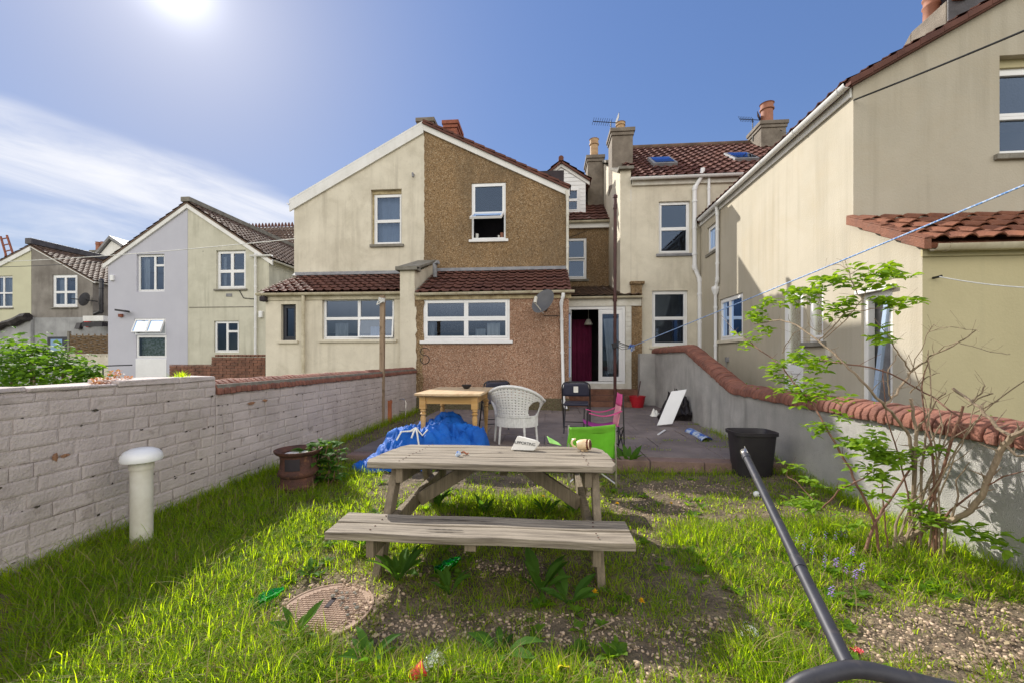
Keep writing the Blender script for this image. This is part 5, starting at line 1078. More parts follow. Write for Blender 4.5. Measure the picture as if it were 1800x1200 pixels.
for j in range(ny_+1):
    for i in range(nx_+1):
        x, y = X0_+(X1_-X0_)*i/nx_, Y0_+(Y1_-Y0_)*j/ny_
        h, s = tarp_h(x, y); b0 = PZ if y > 4.73 else max(gz(x, y)+.01, PZ-(4.73-y)*1.2)
        vs.append((x+.03*mnoise.noise((x*9, y*9, 1))*min(1, s*8), y+.03*mnoise.noise((x*9, y*9, 6))*min(1, s*8), b0+.004+h)); keep[(i, j)] = s > .008
fs = [(j*(nx_+1)+i, j*(nx_+1)+i+1, (j+1)*(nx_+1)+i+1, (j+1)*(nx_+1)+i) for j in range(ny_) for i in range(nx_) if keep[(i, j)] or keep[(i+1, j)] or keep[(i, j+1)] or keep[(i+1, j+1)]]
q.add(vs, fs); q.build('sheet', M['tarp'], tw, smooth=2)
q = MB(); c = Vector((x_l+.10, 4.60, PZ+.20))
def drape(pts, r=.012):
    return [(x, y, PZ+tarp_h(x, y)[0]+.018) for x, y in pts]
for pl2 in ([(0, 0), (-.06, -.03), (-.14, -.10), (-.17, -.18)], [(0, 0), (.03, -.05), (.08, -.14), (.10, -.2)], [(0, 0), (.08, .0), (.14, .015)], [(0, 0), (-.04, .03), (-.09, .02)], [(0, 0), (-.01, -.06), (-.02, -.10)]):
    q.tube(drape([(c.x+.02+a, 4.72+b_) for a, b_ in pl2]), .010, 6)
q.build('white_cord', M['white_plastic'], tw, smooth=True)
# white rag by the tarpaulin
c = Vector((x_l+.30, 6.1, PZ)); q = MB(); q.grid(lambda u, v: c+Vector(((u-.5)*.4, (v-.5)*.3, .02+.24*max(0, 1-4*((u-.5)**2+(v-.5)**2))**1.0*(1+.5*mnoise.noise((u*5, v*5, 3))))), 26, 22); tag(q.build('cloth_bundle', M['curtain'], None, c, smooth=True), 'white bundled cloth on the patio behind the blue tarpaulin', 'cloth')

# ---- wicker chair (seen from behind)
Yw = 5.62; wc = Vector((atY(906, 770, Yw).x, Yw, PZ)); wk = thing('wicker_chair', 'white wicker armchair with pierced lattice back, seen from behind on the patio', 'chair', wc)
Hs, Rw = .34, .27
phi = radians(-12)
def wp(t, z, flare=0):      # t: angle round the back, -pi/2..pi/2 swept from left arm to right arm
    r = Rw+flare; x, y = r*1.06*sin(t), -r*.92*cos(t)+.05
    return wc+Vector((x*cos(phi)-y*sin(phi), x*sin(phi)+y*cos(phi), z))
T = radians(118)
def rim(t):
    k = min(1, abs(t)/T); return .42+.37*(cos(k*pi*.72)*.5+.5) if k < .72 else .42+.37*(cos(.72*pi*.72)*.5+.5)*(1-(k-.72)/.28*.25)
nu_, nv_ = 90, 34
def wskip(i, j):
    t = (-1+2*(i+.5)/nu_)*T; v = (j+.5)/nv_; z = Hs+.03+(rim(t)-Hs-.03)*v
    if .17 < abs(t)/T-.42+.17 and False: return True
    e = ((abs(t)-radians(64))/radians(20))**2+((z-(Hs+.135))/.115)**2
    if e < 1: return True
    if v > .93 or i < 2 or i > nu_-3 or 1 <= e < 1.45: return False
    return i % 3 == 1 and j % 3 == 1
q = MB(); q.grid(lambda u, v: (lambda t: wp(t, Hs+.03+(rim(t)-Hs-.03)*v, .015+.085*v**1.5))((-1+2*u)*T), nu_, nv_, wskip); q.build('lattice_back', M['wicker'], wk, smooth=True, solid=.010)
q = MB(); q.tube([wp((-1+2*i/60)*T, rim((-1+2*i/60)*T)+.004, .10) for i in range(61)], .021, 8); q.build('rim', M['wicker'], wk, smooth=True)
q = MB(); q.grid(lambda u, v: (lambda t: wp(t, Hs-.10+.15*v, .005+.006*sin(u*300)))((-1+2*u)*T), 200, 1)
q.add([wp((-1+2*i/24)*T, Hs, -.0) for i in range(25)], [tuple(range(25))]); q.build('seat', M['wicker'], wk, solid=.014)
for t in (-.62, .62, -1.45, 1.45):
    q = MB(); q.tube([wp(t*1.0, Hs-.02, -.005), wp(t, .0, .025)], [.018, .014], 8); q.build('leg', M['wicker'], wk, smooth=True)

# ---- black folding chairs
def folding_chair(name, label, base, rot, tagged=True, wd=.43):
    ch = thing(name, label, 'chair', base, 'black folding chairs on the patio')
    cr, sr_ = cos(rot), sin(rot); P = lambda x, y, z: Vector(base)+Vector((x*cr-y*sr_, x*sr_+y*cr, z))   # +y is the way the chair faces
    h = wd/2
    q = MB(); arc = [P(-h, -.04+.30, 0), P(-h, .02, .44), P(-h, -.14, .70)]+[P(-h+.08-.08*cos(a), -.15-.012*sin(a), .72+.075*sin(a)) for a in [pi*i/12 for i in range(1, 6)]]
    arc2 = [P(h, -.04+.30, 0), P(h, .02, .44), P(h, -.14, .70)]+[P(h-.08+.08*cos(a), -.15-.012*sin(a), .72+.075*sin(a)) for a in [pi*i/12 for i in range(1, 6)]]
    q.tube(arc+[P(-h+.09, -.165, .80), P(h-.09, -.165, .80)]+arc2[::-1], .012, 8); q.build('frame', M['black_metal'], ch, smooth=True)
    for s in (-1, 1): q = MB(); q.tube([P(s*(h-.03), -.22, 0), P(s*(h-.03), .22, .42)], .011, 8); q.build('leg', M['black_metal'], ch, smooth=True)
    q = MB(); q.tube([P(-h+.03, -.17, .10), P(h-.03, -.17, .10)], .008, 6); q.tube([P(-h, .20, .12), P(h, .20, .12)], .008, 6); q.build('stretcher', M['black_metal'], ch)
    q = MB(); q.obox(P(0, .08, .44), Vector((cr, sr_, 0))*(h-.02), Vector((-sr_, cr, 0))*.20, (0, 0, .022)); q.build('seat', M['black_vinyl'], ch, bevel=.018)
    n = Vector((-sr_, cr, 0)); q = MB()
    q.grid(lambda u, v: P((u-.5)*(wd-.03)*(1-.14*max(0, v-.55)/.45), -.165-.02*(v)+.035*(1-(2*u-1)**2)*-1+.02, .58+.205*v), 12, 6); bk = q.build('backrest', M['black_vinyl'], ch, smooth=True, solid=.022)
    if tagged:
        q = MB(); yb = -.165-.035+.02-.02; q.add([P(-.035, yb-.012, .64), P(.035, yb-.012, .64), P(.035, yb-.018, .735), P(-.035, yb-.018, .735)], [(0,1,2,3)]); q.build('paper_label', M['paper'], bk, solid=.001)
    return ch
b_ = atZ(1014, 760, PZ); folding_chair('folding_chair', 'black folding chair with a small white paper label on its back, beside the downpipe', (b_.x, b_.y+.12, PZ), radians(-6))
b_ = atY(873, 740, 6.75); folding_chair('folding_chair', 'dark folding chair half hidden between the pine table and the white wicker chair', (b_.x-.03, 6.75, PZ), radians(20), False)

# ---- camping chairs
Yk = 5.3; kb = Vector((atY(1074, 780, Yk).x, Yk, PZ)); pk = thing('camping_chair', 'small pink and purple folding camping chair seen from its side on the patio', 'chair', kb)
K = lambda x, y, z: kb+Vector((x, y, z))       # faces -x
q = MB(); q.grid(lambda u, v: K(.055+.06*v-.02*sin(pi*u), -.19+.38*u, .33+.37*v), 10, 10); q.build('backrest', M['pink_pale'], pk, smooth=True, solid=.006)
q = MB(); q.grid(lambda u, v: K(.100+.022*v-.02*sin(pi*u)-.006, -.195+.39*u, .575+.145*v), 10, 4); q.build('head_band', M['pink'], pk, smooth=True, solid=.008)
q = MB(); q.grid(lambda u, v: K(-.34+.42*u, -.19+.38*v, .335-.045*sin(pi*u)-.02*sin(pi*v)+.02*(1-u)), 12, 8); q.build('seat', M['magenta'], pk, smooth=True, solid=.006)
for s in (-.2, .2):
    q = MB(); q.grid(lambda u, v: K(-.30+.40*u, s-.03+.06*v, .52-.05*sin(pi*u)-.03*(1-u)), 12, 2); q.build('armrest', M['pink'], pk, smooth=True, solid=.008)
for (a, b2) in (((.13, -.2, 0), (.115, -.2, .72)), ((.13, .2, 0), (.115, .2, .72)), ((-.33, -.2, 0), (-.32, -.2, .50)), ((-.33, .2, 0), (-.32, .2, .50)), ((.13, -.2, .02), (-.33, -.2, .33)), ((.13, .2, .02), (-.33, .2, .33)), ((-.33, -.2, .02), (.13, -.2, .33)), ((-.33, .2, .02), (.13, .2, .33)), ((.13, -.2, .02), (.12, .2, .30)), ((.13, .2, .02), (.12, -.2, .30))):
    q = MB(); q.tube([K(*a), K(*b2)], .009, 7); q.build('leg', M['black_metal'], pk, smooth=True)
Yg = 4.15; gb_ = Vector((atY(1042, 800, Yg).x, Yg, .03)); gc = thing('camping_chair', 'low lime green folding camping chair seen from behind, next to the picnic table', 'chair', gb_)
G = lambda x, y, z: gb_+Vector((x, y, z))
zt2 = atY(1040, 748, Yg).z-.03; zbm = atY(1040, 800, Yg).z-.06
q = MB(); q.grid(lambda u, v: G(-.235+.455*u+.02*(v-.5)*(1 if u < .5 else -.3)-.02*sin(pi*v)*(u < .08), -.0-.05*sin(pi*u)+.06*(v-.5)*-1, zbm+(zt2-zbm+.035*(u-.5))*v), 20, 14); q.build('backrest', M['green_fab'], gc, smooth=True, solid=.006)
q = MB(); q.grid(lambda u, v: G(-.235+.455*u, -.012-.055*sin(pi*u), zt2-.055+.06*v+.035*(u-.5)+.012*sin(u*7)*(1-v)), 20, 4); q.build('hem', M['green_fab'], gc, smooth=True, solid=.012)
q = MB(); q.grid(lambda u, v: G(-.22+.43*u, .05+.36*v, zbm+.03-.07*sin(pi*u)-.05*sin(pi*v)), 12, 10); q.build('seat', M['green_fab'], gc, smooth=True, solid=.006)
for (a, b2) in (((-.24, -.04, 0), (-.24, .02, zt2)), ((.225, -.04, 0), (.225, .02, zt2)), ((-.22, .42, 0), (-.22, .40, zbm+.14)), ((.21, .42, 0), (.21, .40, zbm+.14)), ((-.24, -.02, .03), (.21, .41, zbm)), ((.225, -.02, .03), (-.22, .41, zbm))):
    q = MB(); q.tube([G(*a), G(*b2)], .010, 8); q.build('leg', M['steel'], gc, smooth=True)

# ---- leaning white panel, black sacks, red bucket, packet, strip, rag
Yp = 7.05; a, b2 = atZ(1168, 748, PZ), atY(1193, 686, 7.3)
pb = MB(); d = (Vector((b2.x+.02, 7.35, b2.z))-Vector((a.x, a.y, PZ+.02))); cc = Vector((a.x, a.y, PZ+.02))+d/2; sdv = Vector((.125, -.02, .0)); nv = d.cross(sdv).normalized(); sdv = sdv+Vector((0, 0, .02))
pb.obox(cc, d/2, sdv, nv*.025); tag(pb.build('white_offcut', M['upvc'], None, (a.x, a.y, PZ), bevel=.006), 'long white panel propped slanting against black sacks on the patio', 'panel')
c = atZ(1197, 740, PZ)+Vector((0, .25, 0)); q = MB()
q.grid(lambda u, v: (lambda th, ph: c+Vector((.30*cos(th)*sin(ph)*(1+.5*mnoise.noise((cos(th)*2.5, sin(th)*2.5, ph*3))), .30*sin(th)*sin(ph)*(1+.5*mnoise.noise((sin(th)*3.5, ph*3, 5))), max(0, .40*cos(ph)*(1+.7*mnoise.noise((cos(th)*4+sin(th)*3, ph*5, 9))+.25*mnoise.noise((cos(th)*11, sin(th)*9+ph*11, 2)))))))(2*pi*u, pi*.5*v+.001), 72, 30); tag(q.build('black_sack', M['bag_black'], None, c, smooth=2), 'heap of crumpled black sacks behind the white panel by the right wall', 'sack')
c = atZ(1153, 731, PZ); q = MB(); q.grid(lambda u, v: c+Vector(((u-.5)*.22, (v-.5)*.2, .008+.075*max(0, 1-4*((u-.5)**2+(v-.5)**2))**.5*(1+1.5*mnoise.noise((u*5, v*5, 7))))), 18, 16); tag(q.build('plastic_wrap', M['white_plastic'], None, c, smooth=True), 'crumpled white plastic wrapping at the foot of the white panel', 'plastic wrap')
q = MB(); a, b2 = atZ(1157, 763, PZ+.01), atZ(1169, 755, PZ+.01); q.bar(a, b2, .03, .012); tag(q.build('white_strip', M['upvc'], None, a), 'short white plastic strip lying flat on the patio', 'strip')
a, b2 = atZ(1212, 752, PZ+.05), atZ(1243, 768, PZ+.05); q = MB(); d = b2-a
q.grid(lambda u, v: a+d*u+Vector((0, .0, 0))+Vector((.09*cos(pi*v)*(1-.2*sin(pi*u)), .05*cos(pi*v), .055*sin(pi*v)*(1-.25*abs(u-.4))-.045)), 14, 8); tag(q.build('blue_packet', M['blue_pack'], None, a, smooth=True, solid=.003), 'blue and white printed plastic packet on the patio by the right wall', 'packet')
Yb = 10.0; c = Vector((atY(1120, 705, Yb).x, Yb, PZ)); bk_ = thing('bucket', 'red plastic bucket on the patio beside the door steps', 'bucket', c)
q = MB(); q.lathe(c, [(.001, 0), (.14, 0), (.19, .25), (.2, .25), (.2, .27), (.18, .27), (.13, .02), (.001, .02)], 22); q.build('tub', M['red_plastic'], bk_, smooth=True)
q = MB(); q.tube([c+Vector((.2*cos(t), .03, .25+.0+.0*t-.06*sin(t))) for t in [pi*i/10 for i in range(11)]], .006, 5); q.build('handle', M['steel'], bk_)
q = MB(); q.tube([c+Vector((-.02, 0, .05)), c+Vector((.10, .1, .62))], .014, 6); q.obox(c+Vector((-.03, 0, .08)), (.06, 0, .0), (0, .03, 0), (0, 0, .06)); tag(q.build('hand_brush', M['pole_brown'], None, c), 'brown wooden handled brush standing in the red bucket', 'brush')

# ---- black bin, vent pipe, brazier, posts
c = spot(1322, 838); c = Vector((c.x+.05, c.y+.12, gz(c.x, c.y))); bn = thing('dustbin', 'black rectangular plastic bin standing against the right garden wall', 'bin', c)
q = MB(); zt3 = .48
def sq(r, z, k=.5):
    return [Vector((c.x+r*1.0*(abs(cos(t))**k)*(1 if cos(t) >= 0 else -1), c.y+r*.80*(abs(sin(t))**k)*(1 if sin(t) >= 0 else -1), c.z+z)) for t in [2*pi*i/32 for i in range(32)]]
rings = [sq(.175, -.02), sq(.215, zt3-.04), sq(.235, zt3-.035), sq(.235, zt3), sq(.222, zt3), sq(.20, zt3-.05), sq(.165, .01)]
q.add([p for r_ in rings for p in r_], [(i*32+k, i*32+(k+1) % 32, (i+1)*32+(k+1) % 32, (i+1)*32+k) for i in range(6) for k in range(32)]+[tuple(range(6*32, 7*32))]); q.build('tub', M['black_plastic'], bn, smooth=True)
c = Vector((-2.70, 2.62, 0)); c.x = atY(249, 900, 2.5).x; c.y = 2.5; c.z = gz(c.x, c.y)-.02
vp = thing('vent_pipe', 'white plastic vent pipe with mushroom cap standing by the left brick wall', 'vent pipe', c); zc = atY(250, 786, 2.5).z-c.z
q = MB(); q.lathe(c, [(.060, 0), (.060, zc-.14), (.066, zc-.14), (.066, zc-.08), (.06, zc-.08)], 24); q.build('pipe', M['upvc_old'], vp, smooth=True)
q = MB(); q.lathe(c+Vector((0, 0, zc-.085)), [(.05, .02), (.108, .0), (.112, .012), (.108, .04), (.09, .065), (.06, .08), (.03, .086), (.001, .087)], 28); q.build('cap', M['upvc'], vp, smooth=True)
c = spot(517, 862); c = Vector((c.x-.02, c.y+.10, gz(c.x, c.y)-.01)); bz_ = thing('brazier', 'rusty brazier made of stacked wheel rims by the left brick wall', 'brazier', c)
q = MB(); R_ = .175
prof_ = [(R_*.94, 0), (R_*1.0, .02), (R_*1.0, .05), (R_*.90, .07), (R_*.88, .13), (R_*1.0, .15), (R_*1.03, .17), (R_*1.0, .19), (R_*.92, .21), (R_*.90, .30), (R_*.94, .335), (R_*1.10, .35), (R_*1.20, .372), (R_*1.22, .385), (R_*1.15, .386), (R_*1.0, .368), (R_*.86, .355), (R_*.80, .30), (R_*.75, .05)]
q.lathe(c, prof_, 32); rim_ = q.build('wheel_rims', M['rust'], bz_, smooth=True)
q = MB(); q.lathe(c+Vector((0, 0, .345)), [(.125, 0), (.08, .008), (.001, .012)], 20); q.build('ash', M['ash'], bz_, smooth=True)
q = MB(); 
for k in range(9):
    t0, t1 = -1.75+k*.09, -1.75+(k+1)*.09
    q.add([c+Vector((R_*.96*cos(t0), R_*.96*sin(t0), .21)), c+Vector((R_*.96*cos(t1), R_*.96*sin(t1), .21)), c+Vector((R_*.96*cos(t1), R_*.96*sin(t1), .32)), c+Vector((R_*.96*cos(t0), R_*.96*sin(t0), .32))], [(0,1,2,3)])
q.build('fire_opening', M['dark_int'], bz_)
Yt = 7.25; c = Vector((atY(671, 740, Yt).x, Yt, .1)); ws_ = thing('timber_post', 'tall grey timber clothes line post beside the left brick wall', 'post', c)
q = MB(); q.bar((c.x, c.y, -.1), (c.x+.01, c.y+.02, atY(671, 519, Yt).z), .085, .07, up=(0, 1, 0)); q.build('post', M['post'], ws_, bevel=.006)
q = MB(); zk = atY(671, 531, Yt).z
for k in range(4): q.tube([(c.x+.055*cos(t)*1.0, c.y+.05*sin(t), zk+.02*k+.006*sin(t*2)) for t in [2*pi*i/14 for i in range(15)]], .009, 5)
q.tube([(c.x-.05, c.y-.05, zk), (c.x-.06, c.y-.08, zk-.06), (c.x+.07, c.y-.07, zk+.01)], .012, 5); q.build('rope_knot', M['cord_white'], ws_)
c = atY(683, 735, 7.55); c.z = .1; q = MB(); q.lathe(c, [(.06, 0), (.06, .36), (.07, .36), (.07, .42), (.05, .42), (.05, .02)], 14); tag(q.build('clay_pipe', M['terracotta'], None, c, smooth=True), 'upright terracotta drain pipe at the foot of the timber post', 'pipe')
c = atY(701, 725, 8.1); c.z = .12; q = MB(); h_ = .36; q.tube([c+Vector(p) for p in ((-.12, 0, 0), (-.12, .02, h_-.05), (-.08, .02, h_), (.10, .02, h_), (.14, .02, h_-.05), (.14, 0, 0))], .012, 6); q.tube([c+Vector((-.12, .01, .12)), c+Vector((.14, .01, .12))], .01, 6); tag(q.build('wire_frame', M['steel'], None, c, smooth=True), 'small bent wire frame against the left wall near the house', 'wire frame')
Yq = 9.55; c = Vector((atY(1081, 690, Yq).x, Yq, PZ)); z1_ = atY(1081, 345, Yq).z
pp = thing('pipe_post', 'tall thin brown metal pole standing in front of the patio door', 'pole', c)
q = MB(); q.tube([c, (c.x, c.y, 2.7), (c.x+.005, c.y, z1_-.04)], .036, 12); q.lathe((c.x, c.y, 2.62), [(.036, 0), (.05, 0), (.05, .12), (.036, .12)], 12); q.lathe((c.x+.004, c.y, z1_-.30), [(.036, 0), (.046, 0), (.046, .1), (.036, .1)], 12); q.lathe((c.x+.005, c.y, z1_-.05), [(.036, 0), (.055, .01), (.055, .06), (.03, .08), (.001, .08)], 12); q.build('pole', M['pole_brown'], pp, smooth=True)
q = MB(); zk = atY(1081, 607, Yq).z; q.obox((c.x-.02, c.y-.05, zk), (.05, 0, .02), (0, .03, 0), (-.02, 0, .06)); q.tube([(c.x, c.y-.05, zk+.02), (c.x+.07, c.y-.06, zk-.08)], .018, 6); q.build('line_cleat', M['black_plastic'], pp, bevel=.008)
knot = atY(1110, 609, Yq-.05)
q = MB()
for k in range(5): q.tube([(c.x+.03, c.y-.04, zk+.12-.03*k), (c.x+.14, c.y-.05, zk+.05-.03*k+.03*sin(k)), knot+Vector((0, 0, -.01*k))], .006, 5)
q.build('black_cords', M['cable'], pp)
q = MB(); r_ = random.Random(2)
for k in range(16): d = Vector((r_.uniform(-1,1), r_.uniform(-.5,.5), r_.uniform(-1,1))).normalized(); q.tube([knot, knot+d*.05+Vector((0,0,.02)), knot+d*.085-Vector((0,0,.03))], .008, 5)
q.build('blue_rope_end', M['blue_pack'], pp)
# clothes lines and overhead wires
def line(pts, r, m, label, cat, name, sag=0, n=24):
    q = MB(); a, b2 = Vector(pts[0]), Vector(pts[1]); q.tube([a.lerp(b2, i/n)-Z3*sag*4*(i/n)*(1-i/n) for i in range(n+1)], r, 6); return tag(q.build(name, M[m], None, a, smooth=True), label, cat)
e_ = atY(1800, 322, 3.3); e2 = knot+(e_-knot)*1.5
line((knot, e2), .0075, 'cord_blue', 'pale blue clothes line running from the brown pole past the right wall', 'clothes line', 'clothes_line', .02, 40)
hk = atY(1640, 489, YLn)+Vector((0, -.07, 0)); e_ = atY(1830, 507, 4.2); line((hk, e_), .006, 'cord_white', 'thin white line tied to the hook on the mustard lean-to wall', 'clothes line', 'clothes_line', .02)
k0 = atY(1502, 176, YO-.03); k1 = atY(1810, 45, 4.4); k1 = k0+(k1-k0)*1.8
line((k0, k1), .011, 'cable', 'black overhead cable from the corner of the right house to the upper right', 'cable', 'overhead_cable', .03)
k2 = atY(1372, 229, 13.6); line((k0, k2), .009, 'cable', 'black cable from the right house corner to the far chimney', 'cable', 'overhead_cable', .25)
line((atY(1330, 262, 13.5), atY(1000, 418, YM-.05)), .008, 'cable', 'thin drooping wire between the brown house and the far chimney', 'cable', 'overhead_cable', .15)
line((atY(520, 420, YU), atY(-40, 462, 16)), .012, 'cord_white', 'pale wire crossing in front of the gabled pair on the left', 'cable', 'overhead_cable', .1, 40)
line((atY(358, 442, Y2), atY(-40, 470, 18)), .012, 'cable', 'grey wire from the greenish cream house to the far left', 'cable', 'overhead_cable', .15, 40)

# ---- dark tube frame in the right foreground
c0 = None
a = Vector((0,0,HC))+ray(1490, 1168)*.80; b2 = Vector((0,0,HC))+ray(1304, 786)*1.62
fr_ = thing('metal_frame', 'dark grey tubular metal frame with a long pole slanting up beside the picnic table', 'frame', (a.x, a.y, gz(a.x, a.y)))
d = (b2-a).normalized(); L = (b2-a).length
q = MB(); q.tube([a, a+d*L*.30], .0140, 16); q.tube([a+d*L*.28, a+d*L*.32], .0156, 16); q.tube([a+d*L*.30, a+d*L*.93], .0130, 16); q.tube([a+d*L*.90, a+d*L*.93], .0150, 16); q.build('pole', M['steel_dk'], fr_, smooth=True)
u_ = d.orthogonal().normalized(); v_ = d.cross(u_)
q = MB(); e = a+d*L*.93; n = 20
ring = lambda z, cut: [e+d*(z+cut*max(0, cos(2*pi*k/n-.6))**2)+(u_*cos(2*pi*k/n)+v_*sin(2*pi*k/n))*.0112 for k in range(n)]
R0, R1 = ring(0, 0), ring(L*.035, L*.045); q.add(R0+R1, [(k, (k+1) % n, n+(k+1) % n, n+k) for k in range(n)]); q.build('bare_end', M['steel'], fr_, smooth=True, solid=.003)
def cp(px, py, t): return Vector((0,0,HC))+ray(px, py)*t
arc = [cp(1330, 1330, .80), cp(1372, 1240, .79), cp(1400, 1205, .785), cp(1440, 1188, .78), cp(1490, 1176, .775), cp(1530, 1178, .77), cp(1580, 1190, .765), cp(1640, 1205, .76), cp(1700, 1225, .755), cp(1760, 1300, .75), cp(1790, 1420, .75)]
def spl(p, k=5):
    out = []
    for i in range(len(p)-1):
        p0, p1, p2, p3 = p[max(i-1, 0)], p[i], p[i+1], p[min(i+2, len(p)-1)]
        for j in range(k):
            t = j/k; out.append(.5*((2*p1)+(p2-p0)*t+(2*p0-5*p1+4*p2-p3)*t*t+(3*p1-p0-3*p2+p3)*t**3))
    return out+[p[-1]]
f0, f1 = arc[0].copy(), arc[-1].copy(); f0.z = gz(f0.x, f0.y)-.01; f1.z = gz(f1.x, f1.y)-.01; f0.x -= .05; f1.x += .05
q = MB(); q.tube(spl([f0]+arc+[f1]), .0150, 14); q.build('bent_tube', M['steel_dk'], fr_, smooth=True)

# ---- manhole, litter
c = atZ(572, 1070, .03); mh_ = thing('manhole_cover', 'round rusty iron manhole cover with raised tread in the gravel', 'manhole cover', c)
q = MB(); q.lathe((c.x, c.y, c.z-.03), [(.23, 0), (.235, .034), (.225, .036), (.222, .031), (.215, .031), (.001, .031)], 48); q.build('plate', M['iron'], mh_, smooth=False)
q = MB(); s = .026
for i in range(-9, 10):
    for j in range(-14, 15):
        x = i*s+(.5*s if j % 2 else 0); y = j*s*.62
        if x*x+y*y < .198**2: q.obox((c.x+x, c.y+y, c.z+.0025), (s*.40, 0, 0), (0, s*.14, 0), (0, 0, .0025))
q.build('tread', M['iron'], mh_)
q = MB(); q.obox((c.x, c.y+.05, c.z+.004), (.012, 0, 0), (0, .04, 0), (0, 0, .003)); q.build('key_slot', M['dark_int'], mh_)
def crushed_bottle(px, py, label, L=.16, r=.035):
    c = spot(px, py); c.z += .035; q = MB(); ax = Vector((.7, .5, .25)).normalized()
    q.lathe(c-ax*L*.5, [(.001, 0), (r*.9, .0), (r, .02), (r*.7, .045), (r*1.05, .07), (r*.75, .10), (r*.8, .12), (r*.35, .15), (r*.38, .165), (.001, .165)], 14, axis=ax, sy=.75)
    o = q.build('plastic_bottle', M['bottle_green'], None, c, smooth=True); return tag(o, label, 'bottle', 'crushed green bottles in the grass')
crushed_bottle(468, 1060, 'crushed clear green plastic bottle beside the manhole cover')
crushed_bottle(787, 1002, 'crushed clear green plastic bottle in the grass under the bench')
c = spot(739, 1192); c.z += .03; cp_ = thing('paper_cup', 'red printed paper cup lying in the grass at the bottom edge', 'cup', c)
q = MB(); ax = Vector((.75, .25, .5)).normalized(); q.lathe(c-ax*.06, [(.001, 0), (.022, 0), (.030, .08), (.033, .082), (.0325, .088), (.029, .085), (.02, .006)], 20, axis=ax); q.build('cup', M['cup_red'], cp_, smooth=True)
q = MB(); q.lathe(c+ax*.028, [(.031, 0), (.035, .05), (.036, .07), (.034, .07)], 16, axis=ax, sy=.8); q.build('clear_cup', M['clear_plastic'], cp_, smooth=True)
c = spot(992, 1196); c.z += .02; q = MB(); q.grid(lambda u, v: c+Vector((-.035+.07*u, .03*v-.01, .055*sin(pi*u)*(1-.4*v)+.01*sin(u*9))), 14, 6); tag(q.build('yellow_wrapper', M['yellow_pl'], None, c, smooth=True, solid=.002), 'curled yellow wrapper in the grass at the bottom edge', 'wrapper')
c = spot(1330, 872); c.z += .022; q = MB(); q.lathe(c, [(.001, -.03), (.018, -.025), (.029, -.008), (.029, .008), (.018, .025), (.001, .03)], 18, axis=(.2, -.4, 1)); b1_ = q.build('ball', M['upvc'], None, c, smooth=True); tag(b1_, 'small white ball in the shaded grass below the black bin', 'ball')
q = MB(); q.lathe(c+Vector((.012, -.026, .008)), [(.006, 0), (.006, .003), (.001, .003)], 8, axis=(.4, -.9, .25)); q.build('hole', M['ink'], b1_)
c = spot(1308, 1128); c.z += .02; q = MB(); q.lathe(c, [(.001, 0), (.034, 0), (.038, .02), (.03, .045), (.036, .06), (.033, .06), (.028, .045), (.001, .005)], 16, axis=(.3, -.3, .8)); tag(q.build('plastic_tub', M['clear_plastic'], None, c, smooth=True), 'crumpled clear plastic tub in the shaded gravel beside the grass', 'tub')
c = spot(1506, 1150); c.z += .01; q = MB(); q.grid(lambda u, v: c+Vector((.04*(u-.5), .03*(v-.5), .01+.008*sin(7*u+3*v))), 6, 5); tag(q.build('red_scrap', M['red_plastic'], None, c, solid=.002), 'tiny red plastic scrap in the gravel beside the dark pole', 'scrap')
# ------------------------------------------------------------------ VEGETATION
def npmesh(name, V, F4, F3, m, smooth=False):
    me = bpy.data.meshes.new(name); nv = len(V); n4, n3 = len(F4), len(F3)
    me.vertices.add(nv); me.vertices.foreach_set('co', np.asarray(V, dtype=np.float32).ravel())
    loops = np.concatenate([np.asarray(F4, dtype=np.int32).ravel(), np.asarray(F3, dtype=np.int32).ravel()]) if n3 else np.asarray(F4, dtype=np.int32).ravel()
    me.loops.add(len(loops)); me.loops.foreach_set('vertex_index', loops)
    st = np.concatenate([np.arange(n4)*4, n4*4+np.arange(n3)*3]).astype(np.int32); me.polygons.add(n4+n3); me.polygons.foreach_set('loop_start', st)
    me.update(calc_edges=True); me.validate()
    if smooth: me.shade_smooth()
    me.materials.append(m); o = bpy.data.objects.new(name, me); COL.objects.link(o); return o
GH = np.vectorize(ground_h)
def blades(base, hgt, lean, az, wid):
    """base Nx3; blade = 2 quads + tip, bent outward"""
    n = len(base); d = np.stack([np.cos(az), np.sin(az), np.zeros(n)], 1); s = np.stack([-np.sin(az), np.cos(az), np.zeros(n)], 1)*wid[:, None]*.5
    up = np.array([0, 0, 1.0])
    def pt(t): return base+up*(hgt*(t-.28*t*t*np.minimum(lean, 1.5)))[:, None]+d*(hgt*lean*t*t*.8)[:, None]
    p0, p1, p2, p3 = pt(0), pt(.42), pt(.76), pt(1.0)
    V = np.stack([p0-s, p0+s, p1-s*.95, p1+s*.95, p2-s*.62, p2+s*.62, p3], 1).reshape(-1, 3)
    i = np.arange(n)[:, None]*7
    F4 = np.concatenate([i+np.array([[0,1,3,2]]), i+np.array([[2,3,5,4]])]); F3 = i+np.array([[4,5,6]])
    return V, F4, F3
def noise2(x, y, f, s): return np.array([mnoise.noise((a*f, b*f, s)) for a, b in zip(x, y)])
